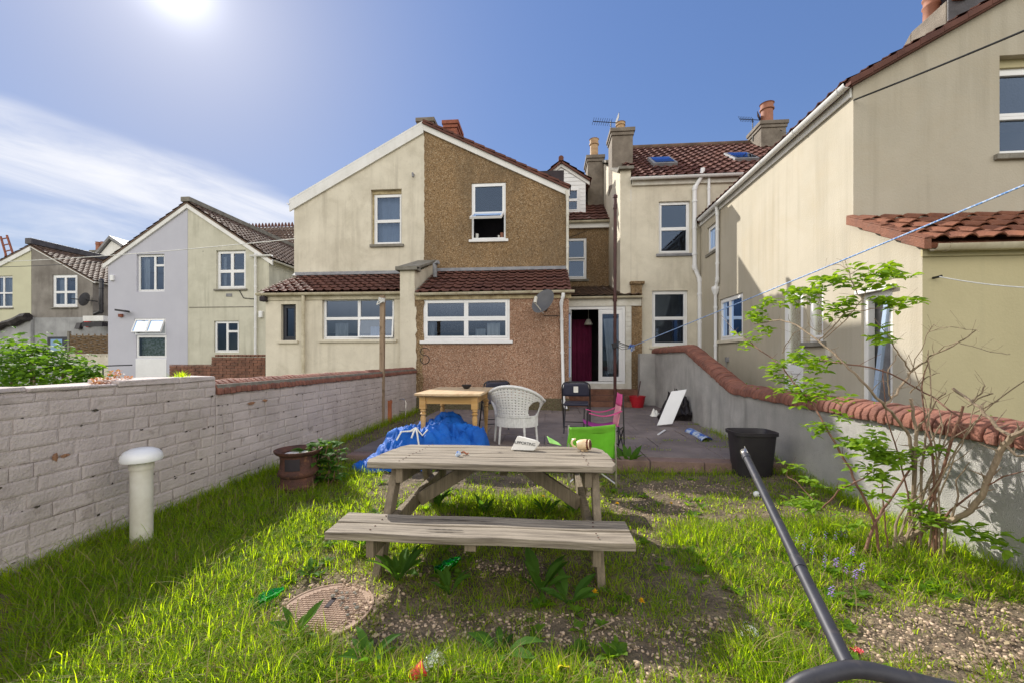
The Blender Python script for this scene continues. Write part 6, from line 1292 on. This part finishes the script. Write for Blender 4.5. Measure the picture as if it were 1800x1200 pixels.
# bare or gravelly patches: (px, py, rx, ry, strength)
def P2(px, py): p = spot(px, py); return p.x, p.y
BARE = [(*P2(570, 1070), .36, .30, 1), (*P2(1670, 1115), .58, .24, .93), (*P2(1560, 1150), .18, .08, .6), (*P2(1210, 858), .60, .30, .85), (*P2(1150, 890), .45, .3, .8), (*P2(1290, 1110), .22, .14, .8), (*P2(900, 1000), .30, .10, .75), (*P2(760, 1110), .36, .12, .8), (*P2(1000, 1105), .65, .13, .7), (*P2(1190, 1130), .35, .14, .7), (*P2(930, 848), .25, .15, .5), (*P2(700, 870), .15, .15, .4), (*P2(1120, 1190), .3, .1, .6), (*P2(590, 800), .30, .30, .5), (*P2(1420, 1030), .16, .08, .35), (*P2(1780, 1090), .3, .2, .9)]
def bare(x, y):
    b = np.zeros_like(x)
    for (bx, by, rx, ry, k) in BARE: b = np.maximum(b, k*np.clip(1.6*(1-((x-bx)/rx)**2-((y-by)/ry)**2)+.15, 0, 1))
    return b
LUSH = [(*P2(160, 1060), .9, .8, 1.0), (*P2(420, 960), .7, .7, .7), (*P2(330, 1180), .6, .35, 1.0), (*P2(1480, 960), .75, .45, .9), (*P2(1680, 1010), .5, .3, .8), (*P2(900, 895), .75, .34, 1.0), (*P2(1330, 1000), .45, .3, .7), (*P2(1420, 1080), .3, .15, .6), (*P2(650, 965), .5, .12, .8), (*P2(1240, 945), .3, .25, .8), (*P2(830, 1195), .9, .10, .8), (*P2(1360, 1170), .25, .2, .8), (*P2(1180, 820), .8, .22, .8), (*P2(600, 850), .3, .5, .8)]
def lush(x, y):
    b = np.zeros_like(x)
    for (bx, by, rx, ry, k) in LUSH: b = np.maximum(b, k*np.clip(1.5*(1-((x-bx)/rx)**2-((y-by)/ry)**2)+.2, 0, 1))
    return b
def clear_of(x, y):
    k = (x > -2.99) & (x < 2.68) & (y < 4.70) & (y > .95)
    mhp = P2(572, 1070); k &= ((x-mhp[0])**2+(y-mhp[1])**2 > .2**2)
    return k
def field(n, ytop=4.7, ymin=.95, nearbias=1.5):
    y = ymin+(ytop-ymin)*rng.random(n)**nearbias
    hw = .2+y*1.35; x = np.clip((rng.random(n)*2-1)*hw, -3.2, 3.2); return x, y
# tufts first, then blades round each tuft
x, y = field(19000); nz = noise2(x, y, 1.3, 4)+.5*noise2(x, y, 4.2, 9)
den = np.clip(.55+.85*nz, .07, 1)*(1-bare(x, y)*.93)+.62*lush(x, y)*(1-.7*bare(x, y))
den = np.where(x < -1.7, den+.5, den)
keep = (rng.random(len(x)) < den) & clear_of(x, y); x, y, den = x[keep], y[keep], den[keep]; lu = lush(x, y)
lu = np.maximum(lu, np.clip((-1.2-x)/1.2, 0, 1)*.9)
per = (7+9*rng.random(len(x))*(1+lu)).astype(int); idx = np.repeat(np.arange(len(x)), per); n = len(idx)
r = .055*np.sqrt(rng.random(n)); a = rng.random(n)*2*np.pi; bx, by = x[idx]+r*np.cos(a), y[idx]+r*np.sin(a)
ok = clear_of(bx, by); idx, bx, by, a = idx[ok], bx[ok], by[ok], a[ok]; n = len(idx)
th = (.023+.036*rng.random(len(x)))*(1+1.25*lu); h = th[idx]*(.55+.75*rng.random(n))
h = np.where(rng.random(n) < .05, h*1.6, h)
bz3 = GH(bx, by)-.006
V, F4, F3 = blades(np.stack([bx, by, bz3], 1), h, .25+1.25*rng.random(n), a+rng.normal(0, .7, n), (.0022+.0028*rng.random(n))*(1+.25*np.clip(by-2, 0, 2)))
tag(npmesh('lawn_grass', V, F4, F3, M['grass']), None, None, None, 'stuff')
sel = rng.random(n) < .20; V, F4, F3 = blades(np.stack([bx, by, bz3], 1)[sel], h[sel]*1.05, .5+1.0*rng.random(sel.sum()), a[sel]+1.5, .0028+.002*rng.random(sel.sum()))
tag(npmesh('dry_grass', V, F4, F3, M['grass_dry']), None, None, None, 'stuff')
# fringe of longer blades at the foot of walls and kerb, and weeds in the paving
fx, fy, fh, fz = [], [], [], []
def fringe(n, f, h0, h1):
    for _ in range(n):
        t = random.random(); px_, py_, z_ = f(t); fx.append(px_); fy.append(py_); fz.append(z_); fh.append(random.uniform(h0, h1))
fringe(2600, lambda t: (-2.99+abs(random.gauss(0, .07)), 1.0+8.1*t, gz(-2.9, min(4.6, 1+8*t)) if t < .45 else .10), .06, .20)
fringe(1500, lambda t: (2.69-abs(random.gauss(0, .06)), 1.6+3.1*t, gz(2.65, 1.6+3.1*t)), .05, .17)
fringe(1800, lambda t: (-2.4+5.05*t, 4.70-abs(random.gauss(0, .05)), gz(-2.4+5*t, 4.68)-.01), .05, .14)
fringe(500, lambda t: (2.66-abs(random.gauss(0, .10)), 4.8+2.0*t, PZ), .03, .14)
for (px_, py_) in ((1182, 774), (1260, 760), (1250, 752), (1225, 745), (1160, 790), (1100, 770), (1270, 785), (1240, 775)):
    c = atZ(px_, py_, PZ); fringe(60, lambda t: (c.x+random.gauss(0, .09), c.y+random.gauss(0, .03), PZ), .015, .05)
fringe(500, lambda t: (-2.95+.5*random.random(), 4.8+4.2*t, .10), .03, .12)
fx, fy, fz, fh = map(np.array, (fx, fy, fz, fh)); n = len(fx)
V, F4, F3 = blades(np.stack([fx, fy, fz-.005], 1), fh, .3+.9*rng.random(n), rng.random(n)*2*np.pi, .003+.003*rng.random(n))
tag(npmesh('edge_grass', V, F4, F3, M['grass']), None, None, None, 'stuff')
g = MB(); g.grid(lambda u, v: (lambda x, y: (x, y, .09+.03*mnoise.noise((x*3, y*3, 2))))(-3.0+.62*u, 4.74+4.46*v), 10, 60); tag(g.build('soil_strip', M['soil'], smooth=True), None, None, None, 'structure')

# pebbles
ico_v = []; 
bm = bmesh.new(); bmesh.ops.create_icosphere(bm, subdivisions=1, radius=1); bm.verts.ensure_lookup_table(); bm.faces.ensure_lookup_table()
IV = np.array([v.co[:] for v in bm.verts]); IF = np.array([[v.index for v in f.verts] for f in bm.faces]); bm.free()
x, y = field(90000, nearbias=1.7); bb = bare(x, y)*.8+.16*np.clip(noise2(x, y, 2.2, 3)*2, 0, 1); k = (rng.random(len(x)) < np.clip(bb, 0, 1)) & (x > -2.95) & (x < 2.68) & (y < 4.7)
mhp = P2(572, 1070); dd2 = (x-mhp[0])**2+(y-mhp[1])**2; k &= (dd2 > .222**2) | ((dd2 > .165**2) & (noise2(x, y, 6, 2) > .02))
x, y = x[k], y[k]; n = len(x); sz = .003+.008*rng.random(n)**2.6
sc3 = np.stack([sz*(.9+.7*rng.random(n)), sz*(.7+.5*rng.random(n)), sz*(.45+.4*rng.random(n))], 1); ang = rng.random(n)*2*np.pi
V = IV[None]*sc3[:, None]*(1+.25*rng.normal(0, 1, (n, len(IV), 1)).clip(-1, 1)*.6)
ca, sa = np.cos(ang)[:, None], np.sin(ang)[:, None]; V = np.stack([V[..., 0]*ca-V[..., 1]*sa, V[..., 0]*sa+V[..., 1]*ca, V[..., 2]], -1)
mhp = P2(572, 1070); on_ = ((x-mhp[0])**2+(y-mhp[1])**2 < .235**2)
V += np.stack([x, y, np.where(on_, .036, GH(x, y))+sz*.25], 1)[:, None]
F3 = (IF[None]+(np.arange(n)*len(IV))[:, None, None]).reshape(-1, 3)
tag(npmesh('gravel', V.reshape(-1, 3), np.zeros((0, 4), int), F3, M['pebble']), None, None, None, 'stuff')
# dead leaf bits and straw lying about
x, y = field(16000, nearbias=1.5); k = (x > -2.95) & (x < 2.68) & (y < 4.7) & (rng.random(len(x)) < .35+.6*bare(x, y)); x, y = x[k], y[k]; zb_ = GH(x, y)+.004
xp, yp = -2.35+5.0*rng.random(1500), 4.8+4.8*rng.random(1500); x, y, zb_ = np.concatenate([x, xp]), np.concatenate([y, yp]), np.concatenate([zb_, np.full(1500, PZ+.004)]); n = len(x)
L_ = .006+.016*rng.random(n)**2; W_2 = L_*(.12+.5*rng.random(n)); a = rng.random(n)*6.283; d = np.stack([np.cos(a), np.sin(a), rng.normal(0, .25, n)], 1)*L_[:, None]; s_ = np.stack([-np.sin(a), np.cos(a), rng.normal(0, .3, n)], 1)*W_2[:, None]
c_ = np.stack([x, y, zb_+.3*L_], 1); V = np.stack([c_-d, c_+s_, c_+d, c_-s_], 1).reshape(-1, 3); F4 = np.arange(n)[:, None]*4+np.array([[0, 1, 2, 3]])
tag(npmesh('leaf_litter', V, F4, np.zeros((0, 3), int), M['litter']), None, None, None, 'stuff')
st_ = []
rr_ = random.Random(9)
for k in range(16):      # loose dark stones on the manhole cover
    t = rr_.uniform(-.5, 1.6); rad = rr_.uniform(.06, .19); c = Vector((mhp[0]+rad*cos(t), mhp[1]+rad*sin(t), .045)); q = MB(); s = rr_.uniform(.006, .014)
    q.add([c+Vector((v[0]*s*rr_.uniform(.8, 1.3), v[1]*s, v[2]*s*.7)) for v in IV], [tuple(f) for f in IF.tolist()]); tag(q.build('stone', M['concrete'], None, c), 'loose stone lying on the round manhole cover', 'stone', 'loose stones on the manhole cover')

# leaves: bent strips, one island each
def leaf(mb, base, d, L, W, droop=.5, fold=.25, n=4, roll=0):
    base, d = Vector(base), Vector(d).normalized(); s = d.cross(Z3)
    s = s.normalized() if s.length > .05 else Vector((1, 0, 0)); nrm = s.cross(d).normalized()
    s = s*cos(roll)+nrm*sin(roll); nrm = s.cross(d).normalized(); vs = []; p = base.copy(); dd = d.copy()
    prof_ = [.12, .75, 1.0, .72, .04] if n == 4 else [.2, 1, .05]
    for i in range(n+1):
        w_ = W*.5*prof_[i]; vs += [p-s*w_+nrm*fold*w_, p.copy(), p+s*w_+nrm*fold*w_]
        p = p+dd*(L/n); dd = (dd-Z3*droop/n).normalized()
    mb.add(vs, [(i*3+k, i*3+k+1, (i+1)*3+k+1, (i+1)*3+k) for i in range(n) for k in (0, 1)])
# low rosette weeds, uncountable
q = MB(); x, y = field(2400); nz = noise2(x, y, 1.8, 21); 
for px_, py_, v in zip(x, y, nz):
    l_ = lush(np.array([px_]), np.array([py_]))[0]
    if v+l_*.5 < .12 or not clear_of(np.array([px_]), np.array([py_]))[0] or px_ < -2.0: continue
    if bare(np.array([px_]), np.array([py_]))[0] > .5 and random.random() < .7: continue
    k = random.randint(4, 7); a0 = random.random()*6; L = random.uniform(.03, .075)
    for i in range(k):
        t = a0+i*2*pi/k+random.uniform(-.3, .3); leaf(q, (px_, py_, gz(px_, py_)), (cos(t), sin(t), random.uniform(.4, 1.4)), L*random.uniform(.7, 1.2), L*random.choice((.36, .5, .62)), droop=random.uniform(.5, 1.1), n=4)
tag(q.build('ground_weeds', M['weed'], None), None, None, None, 'stuff')
def dock(px, py, label, k=9, L=.2, up=1.2, y=None, z=None):
    c = spot(px, py); root = thing('dock_plant', label, 'weed', c, 'broad leaved dock plants')
    q = MB()
    for i in range(k):
        t = i*2.4+random.uniform(-.3, .3); l_ = L*random.uniform(.6, 1.1)
        d = Vector((cos(t), sin(t), up*random.uniform(.6, 1.4))).normalized(); st = c+d*l_*.25
        q.tube([c, st], .0025, 4); leaf(q, st, d, l_, l_*.30, droop=random.uniform(.4, 1.0), fold=.35, n=4, roll=random.uniform(-.5, .5))
    q.build('leaves', M['dock'], root); return root
dock(1105, 822, 'dark dock plant at the patio kerb beside the green camping chair', 14, .26, 1.6)
dock(700, 1020, 'dock plant growing around the left front leg of the picnic table', 13, .20, 1.3)
dock(790, 1045, 'dock plant in the shade below the bench, left of its middle', 8, .16)
dock(950, 1045, 'tall dock plant in the shade below the middle of the bench', 9, .22, 1.5)
dock(1000, 1062, 'dock plant in the shade below the right part of the bench', 9, .17, .9)
dock(880, 1150, 'flat dock plant near the bottom edge in front of the bench shadow', 7, .16, .6)
dock(640, 960, 'sunlit dock plant behind the left end of the bench', 12, .13, .9)
dock(850, 905, 'sunlit dock plant under the picnic table, left of centre', 12, .15, 1.4)
dock(960, 905, 'sunlit dock plant under the picnic table, right of centre', 12, .15, 1.2)
dock(770, 890, 'sunlit dock plant under the left brace of the picnic table', 12, .16, 1.5)
dock(1010, 905, 'sunlit dock plant beside the right leg of the picnic table', 10, .15, 1.2)
dock(545, 1010, 'sunlit dock plant on the left rim of the gravel round the manhole', 8, .10, .7)
dock(520, 1120, 'dock plant in front of the manhole cover', 10, .14, .9)
dock(650, 1165, 'dock plant beside the red paper cup', 10, .13, .9)
# climbing weed by the brazier
c = spot(572, 850); wd_ = thing('leafy_weed', 'leafy green weed climbing between the brazier and the left brick wall', 'weed', c)
q = MB(); ql = MB()
for k in range(17):
    t = random.random()*6.28; p = c+Vector((random.uniform(-.22, .2), random.uniform(-.15, .2), 0)); pts = [p.copy()]
    for s in range(5):
        p = p+Vector((random.uniform(-.05, .05), random.uniform(-.04, .05), random.uniform(.05, .10))); pts.append(p.copy())
        for m_ in range(3): tt = random.random()*6.28; leaf(ql, p, (cos(tt), sin(tt), random.uniform(-.1, .8)), random.uniform(.06, .13), random.uniform(.045, .085), droop=.8, n=4)
    q.tube(pts, .004, 4)
q.build('stems', M['bark_red'], wd_); ql.build('leaves', M['dock'], wd_)

# dandelions
def dandelion(px, py, label, h=.10):
    c = spot(px, py+ (h*FPX/2.3 if py > 950 else h*FPX/3.6)); root = thing('dandelion', label, 'flower', c, 'dandelions in the grass')
    top = Vector((c.x+.01, c.y, c.z+h)); q = MB(); q.tube([c, c.lerp(top, .5)+Vector((.008, 0, 0)), top], .0022, 5); q.build('stalk', M['weed'], root)
    q = MB(); r_ = random.Random(px)
    for i in range(46):
        el = r_.uniform(.1, 1.45); a_ = r_.random()*6.28; leaf(q, top, (cos(a_)*cos(el), sin(a_)*cos(el), sin(el)), .019, .006, droop=.3, n=2)
    q.build('petals', M['yellow_fl'], root)
dandelion(1043, 1043, 'yellow dandelion in the shade just below the right end of the bench', .09)
dandelion(1125, 1060, 'yellow dandelion in the shade, nearest the camera of all', .08)
dandelion(953, 872, 'yellow dandelion seen under the picnic table top', .07)
dandelion(1083, 885, 'yellow dandelion just right of the picnic table leg', .06)
dandelion(1178, 885, 'yellow dandelion in the bare shaded ground right of the picnic table', .06)
# bluebells
for i, (px_, py_) in enumerate(((1457, 1043), (1495, 967), (1466, 988), (1512, 998), (1500, 1010), (1423, 938), (1398, 943), (1410, 957), (1424, 965), (1448, 937), (1466, 938), (1447, 978), (1475, 931), (1484, 934), (1484, 1000), (1446, 989))):
    h = .11; c = spot(px_, py_+h*FPX/2.6); root = thing('bluebell', 'violet bluebell flower spike in the sunny grass left of the thorny shrub' if i else 'violet bluebell flower spike standing nearest the dark pole, closest to the camera', 'flower', c, 'bluebells in the sunny grass')
    q = MB(); top = c+Vector((.015, 0, h+.02)); q.tube([c, c+Vector((0, 0, h*.6)), top], .002, 4); q.build('stalk', M['weed'], root)
    q = MB(); nf = 14 if i < 5 else 7
    for k in range(nf):
        t = k*2.4; p = c.lerp(top, .60+.42*k/nf); leaf(q, p, (cos(t), sin(t), .2), .017 if i < 5 else .013, .011, droop=1.2, n=2)
    q.build('florets', M['violet'], root)

# ---- thorny shrub on the right: branches traced in depth
sh = thing('shrub', 'sparse shrub with long bare branches and fresh green leaf clusters along the right wall', 'shrub', (2.05, 2.65, .05))
BR = [  # (px, py, Y, radius px)
 ([(1574,951,2.50),(1590,945,2.50),(1616,934,2.50),(1647,916,2.50),(1686,909,2.48),(1721,878,2.46),(1738,840,2.45),(1766,780,2.42),(1784,766,2.40),(1815,745,2.36)], 9.5, 7, 'bark'),
 ([(1600,944,2.62),(1605,880,2.63),(1609,800,2.65),(1609,741,2.68),(1600,700,2.75)], 7, 4, 'bark'),
 ([(1605,976,2.45),(1630,905,2.46),(1660,815,2.48),(1693,713,2.5)], 5.5, 3.5, 'bark_red'),
 ([(1513,985,2.45),(1532,934,2.47),(1546,906,2.5),(1575,860,2.52),(1602,818,2.55)], 5.5, 3, 'bark_red'),
 ([(1560,968,2.5),(1557,920,2.5),(1550,829,2.5)], 3, 1.8, 'bark_red'),
 ([(1546,937,2.62),(1514,867,2.68),(1486,811,2.74),(1455,755,2.80),(1430,713,2.86),(1397,675,2.94),(1375,645,3.0),(1337,615,3.08),(1310,597,3.12)], 4.5, 2, 'bark_red'),
 ([(1606,945,2.6),(1607,850,2.62),(1602,780,2.66),(1580,740,2.7),(1550,707,2.74),(1512,667,2.8),(1475,630,2.86),(1440,600,2.92),(1390,567,3.0),(1357,564,3.04),(1325,570,3.08)], 6, 2, 'bark'),
 ([(1555,712,2.73),(1575,692,2.7),(1600,655,2.68),(1635,627,2.66),(1665,612,2.64),(1700,592,2.62),(1715,580,2.6)], 4.5, 1.2, 'bark'),
 ([(1600,652,2.68),(1585,630,2.7),(1570,605,2.72),(1553,580,2.74),(1537,560,2.76)], 2.6, 1, 'bark'),
 ([(1440,632,2.6),(1475,637,2.62),(1550,650,2.62),(1600,675,2.6),(1650,705,2.56),(1690,735,2.52)], 2.2, 2.6, 'bark_red'),
 ([(1675,682,2.42),(1714,710,2.42),(1735,730,2.42),(1760,755,2.41),(1780,768,2.40)], 4.5, 5, 'bark'),
 ([(1700,714,2.42),(1722,700,2.4),(1746,691,2.38)], 2.6, 2, 'bark'),
 ([(1706,705,2.42),(1722,692,2.44),(1732,678,2.46)], 2.4, 2, 'bark'),
 ([(1712,725,2.42),(1735,712,2.40),(1754,704,2.38)], 2.6, 2, 'bark'),
 ([(1440,600,2.92),(1455,585,2.9),(1470,570,2.88),(1485,552,2.86),(1510,547,2.84),(1555,540,2.82),(1592,530,2.8)], 2.2, 1, 'bark'),
 ([(1512,520,2.8),(1507,515,2.8),(1500,498,2.8),(1495,482,2.8),(1490,468,2.8),(1485,457,2.8)], 1.8, .8, 'bark'),
 ([(1492,475,2.8),(1470,467,2.8),(1450,470,2.8)], 1.4, .7, 'bark'),
 ([(1495,482,2.8),(1512,474,2.78)], 1.2, .7, 'bark'),
 ([(1447,597,2.91),(1490,560,2.88),(1512,530,2.86),(1530,500,2.85),(1580,488,2.82)], 1.8, .8, 'bark'),
 ([(1650,617,2.65),(1680,602,2.63),(1740,618,2.62),(1776,622,2.6)], 1.5, .7, 'bark'),
 ([(1630,585,2.66),(1660,575,2.65),(1690,578,2.64),(1720,583,2.63)], 1.2, .7, 'bark'),
 ([(1600,655,2.68),(1625,600,2.68),(1640,570,2.68),(1650,575,2.68)], 1.4, .7, 'bark'),
 ([(1566,700,2.72),(1562,675,2.72),(1563,650,2.72),(1580,620,2.7)], 2.2, 1.4, 'bark'),
 ([(1600,690,2.7),(1620,672,2.68),(1632,660,2.66),(1652,655,2.64)], 2.2, 1, 'bark'),
 ([(1609,760,2.68),(1630,730,2.66),(1650,700,2.66),(1662,690,2.66)], 3, 2, 'bark'),
 ([(1642,880,2.5),(1650,800,2.5),(1655,740,2.5),(1640,700,2.5)], 2.4, 1.5, 'bark'),
 ([(1604,810,2.6),(1625,790,2.6),(1640,770,2.6),(1655,740,2.6)], 3.4, 2, 'bark'),
 ([(1484,880,2.6),(1445,895,2.58),(1530,832,2.62)], .1, .1, 'bark'),
 ([(1444,895,2.6),(1475,862,2.6),(1505,845,2.6),(1532,829,2.6)], 3, 2, 'bark_red'),
 ([(1430,880,2.8),(1405,850,2.82),(1385,835,2.84),(1390,820,2.84)], 1.8, 1.2, 'bark_red'),
 ([(1766,780,2.42),(1790,800,2.4),(1830,795,2.36)], 4.5, 3.5, 'bark'),
 ([(1375,620,3.0),(1385,600,3.0),(1392,590,3.0),(1412,575,2.98)], 1.6, .8, 'bark'),
 ([(1337,615,3.08),(1300,590,3.12),(1290,580,3.14),(1268,555,3.16)], 1.5, .7, 'bark'),
 ([(1420,567,2.96),(1440,585,2.95),(1470,560,2.92)], 1.2, .7, 'bark'),
]
def SX(px_, py_): return atX(px_, py_, float(np.interp(px_, [1260, 1500, 1546, 1575, 1600, 1830], [1.75, 1.97, 2.12, 2.3, 2.43, 2.5])))
r_ = random.Random(77)
for k in range(14):      # fan of bare canes from the root stock
    bx = r_.uniform(1560, 1660); tx = bx+r_.gauss(70, 120); ty = r_.uniform(600, 830); tx = max(1440, min(1830, tx))
    by = 960 if bx < 1620 else 930; m1 = (bx+(tx-bx)*.25+r_.uniform(-15, 15), by+(ty-by)*.4, 0); m2 = (bx+(tx-bx)*.62+r_.uniform(-18, 18), by+(ty-by)*.74, 0)
    BR.append(([(bx, by, 2.5), m1, m2, (tx, ty, 0)], r_.uniform(2.6, 5.4), 1.1, r_.choice(('bark', 'bark', 'bark_red'))))
for pts, r0, r1, mt in BR:
    if r0 < .5: continue
    P_ = spl([SX(a, b_) for a, b_, c_ in pts], 4); n = len(P_); D = (P_[0]-Vector((0, 0, HC))).dot(FW)
    for i, p in enumerate(P_):
        if 0 < i < n-1: P_[i] = p+Vector((mnoise.noise(p*19), mnoise.noise(p*23+Vector((5, 0, 0))), mnoise.noise(p*21+Vector((0, 7, 0)))))*.012
    if pts[0][1] >= 930: P_[0].z = min(P_[0].z, gz(P_[0].x, P_[0].y)-.02)
    rs = [(r0+(r1-r0)*i/(n-1))/FPX*D*.5*(1+.12*mnoise.noise(P_[i]*40)) for i in range(n)]
    q = MB(); q.tube(P_, rs, 8)
    r_ = random.Random(int(pts[0][0]*7+pts[0][1]))
    for _ in range(int(n*.45)):     # side spurs and twigs
        i = r_.randrange(1, n); d = Vector((r_.uniform(-1, 1), r_.uniform(-.5, .5), r_.uniform(-.2, 1))).normalized(); L = r_.uniform(.02, .10)*(1 if r0 > 2.5 else 1.3)
        a = P_[i]; b_ = a+d*L*.5+Vector((0, 0, .005)); q.tube([a, b_, a+d*L+Vector((r_.uniform(-.02, .02), 0, .015))], [rs[i]*.4, rs[i]*.3, .0008], 5)
    q.build('branch', M[mt], sh, smooth=True)
LV = [(1330,548,3.06,9),(1338,560,3.06,9),(1325,560,3.08,6),(1375,525,2.98,7),(1345,533,3.02,6),(1395,515,2.95,9),(1418,525,2.94,8),(1440,500,2.9,8),(1455,492,2.9,8),(1475,497,2.88,8),(1400,528,2.96,6),(1430,515,2.93,7),(1400,622,2.95,9),(1412,632,2.95,9),(1440,640,2.9,11),(1425,650,2.9,9),(1370,640,3,9),(1360,650,3,8),(1378,668,3,8),(1372,685,2.95,9),(1310,610,3.1,7),(1320,590,3.1,6),(1342,585,3.06,6),(1430,678,2.88,10),(1445,688,2.86,9),(1415,700,2.88,10),(1405,690,2.9,8),(1540,590,2.74,7),(1546,606,2.73,6),(1470,540,2.86,9),(1482,546,2.86,8),(1492,536,2.86,7),(1465,552,2.86,6),(1510,490,2.82,7),(1528,486,2.82,8),(1550,480,2.82,8),(1570,478,2.8,8),(1583,487,2.8,7),(1522,500,2.82,7),(1550,530,2.82,8),(1562,538,2.8,9),(1595,535,2.78,6),(1450,750,2.8,9),(1440,757,2.8,6),(1490,785,2.6,9),(1500,775,2.6,7),(1530,765,2.55,8),(1545,790,2.52,12),(1535,805,2.52,10),(1500,782,2.6,8),(1560,815,2.5,11),(1570,800,2.5,9),(1592,802,2.5,10),(1620,795,2.5,7),(1530,830,2.5,10),(1545,845,2.5,8),(1480,735,2.6,6),(1440,853,2.6,5),(1490,860,2.6,6),(1535,870,2.5,7),(1615,890,2.46,8),(1640,905,2.46,12),(1652,918,2.46,10),(1630,920,2.46,7),(1712,935,2.44,8),(1740,948,2.42,7),(1765,950,2.4,6),(1402,880,2.7,7),(1420,884,2.7,9),(1432,890,2.7,7),(1388,818,2.82,4),(1650,788,2.5,5),(1500,925,2.5,4),(1475,700,2.82,5),(1600,880,2.5,6)]
qs = []
ql = MB(); r_ = random.Random(4)
for (px_, py_, Y_, k) in LV:
    c = SX(px_, py_)
    for g_ in range(max(4, int(k*.95))):
        cc = c+Vector((r_.gauss(0, .034), r_.gauss(0, .04), r_.gauss(0, .026))); a0 = r_.random()*6.28
        for i in range(r_.choice((3, 5, 5))):
            t = a0+i*2*pi/5; d = Vector((cos(t), sin(t), r_.uniform(-.2, .7))); L = r_.uniform(.042, .078)
            leaf(ql, cc+d.normalized()*.006, d, L, L*.46, droop=r_.uniform(.4, 1.1), fold=.3, n=4, roll=r_.uniform(-.7, .7))
ql.build('leaves', M['shrub_leaf'], sh)

# ---- bushes behind the left wall, plants on top of the walls
bu = thing('bush', 'rounded bush with glossy sunlit leaves growing behind the left brick wall', 'bush', (-5.2, 4.2, .3))
ql = MB(); q = MB(); r_ = random.Random(8)
crown = [(20, 640, 4.3, .42), (60, 622, 4.3, .34), (95, 640, 4.3, .36), (135, 655, 4.2, .26), (165, 662, 4.2, .16), (-30, 630, 4.4, .5), (60, 655, 4.1, .34), (10, 618, 4.4, .24), (55, 606, 4.35, .12), (155, 640, 4.2, .1), (110, 622, 4.3, .16), (-20, 665, 4.1, .4)]
for (px_, py_, Y_, R_) in crown:
    c = atY(px_, py_+12, Y_); q.tube([(c.x, c.y, .2), c], .012, 5)
    for _ in range(int(620*R_)):
        d = Vector((r_.gauss(0, 1), r_.gauss(0, 1), r_.gauss(0, .8))).normalized(); p = c+d*R_*r_.uniform(.45, 1.08)
        t = r_.random()*6.28; L = r_.uniform(.045, .095); leaf(ql, p, (cos(t)+d.x*.6, sin(t)+d.y*.6, r_.uniform(-.3, .6)), L, L*.72, droop=r_.uniform(.3, 1), fold=.3, n=4, roll=r_.uniform(-.8, .8))
ql.build('leaves', M['bush_leaf'], bu); q.build('stems', M['bark'], bu)
c = Vector((-3.1, atX(190, 664, -3.1).y, 1.15)); sp_ = thing('sedum', 'reddish succulent plant growing on top of the left brick wall', 'plant', c)
ql = MB()
for px_ in np.linspace(160, 232, 60):
    for _ in range(4):
        p = atX(px_, 664, -3.08+random.uniform(-.1, .06)); p.z = 1.13+random.random()*(.09 if 190 < px_ < 215 else .045); t = random.random()*6.28; leaf(ql, p, (cos(t), sin(t), random.uniform(0, 1)), .028, .016, n=2)
ql.build('leaves', M['sedum'], sp_)
fx = []; 
for px_, k in ((320, 60), (315, 40), (300, 25), (285, 25), (265, 15), (330, 20)):
    for _ in range(k): p = atX(px_, 664, -3.1+random.uniform(-.08, .06)); fx.append((p.x+random.gauss(0, .02), p.y+random.gauss(0, .03), 1.13, random.uniform(.02, .12) if 305 < px_ < 330 else random.uniform(.01, .04)))
fx = np.array(fx); V, F4, F3 = blades(fx[:, :3], fx[:, 3], .4+.9*rng.random(len(fx)), rng.random(len(fx))*6.28, np.full(len(fx), .005))
tag(npmesh('wall_grass', V, F4, F3, M['grass']), 'tuft of yellow green grass growing on top of the left brick wall', 'grass tuft')
ql = MB(); r_ = random.Random(12)
for _ in range(120):
    y = r_.choice((r_.uniform(2.2, 4.6), r_.uniform(4.5, 6.2), r_.uniform(9.2, 10.2))); p = Vector((XR+r_.uniform(.0, .2), y, top_at(y)+.12)); t = r_.random()*6.28
    for _2 in range(3): t += 2; leaf(ql, p, (cos(t), sin(t), r_.uniform(.3, 1.2)), r_.uniform(.02, .05), .014, n=2)
tag(ql.build('wall_weeds', M['weed'], None), 'small green weeds sprouting along the coping of the right garden wall', 'weeds', None, 'stuff')
q = MB(); a = atZ(1040, 1108, .04); b_ = atZ(1078, 1091, .05); q.tube([a, b_], .003, 5); tag(q.build('stick', M['bark'], None, a), 'thin pale stick lying in the shaded gravel in front of the bench', 'stick')
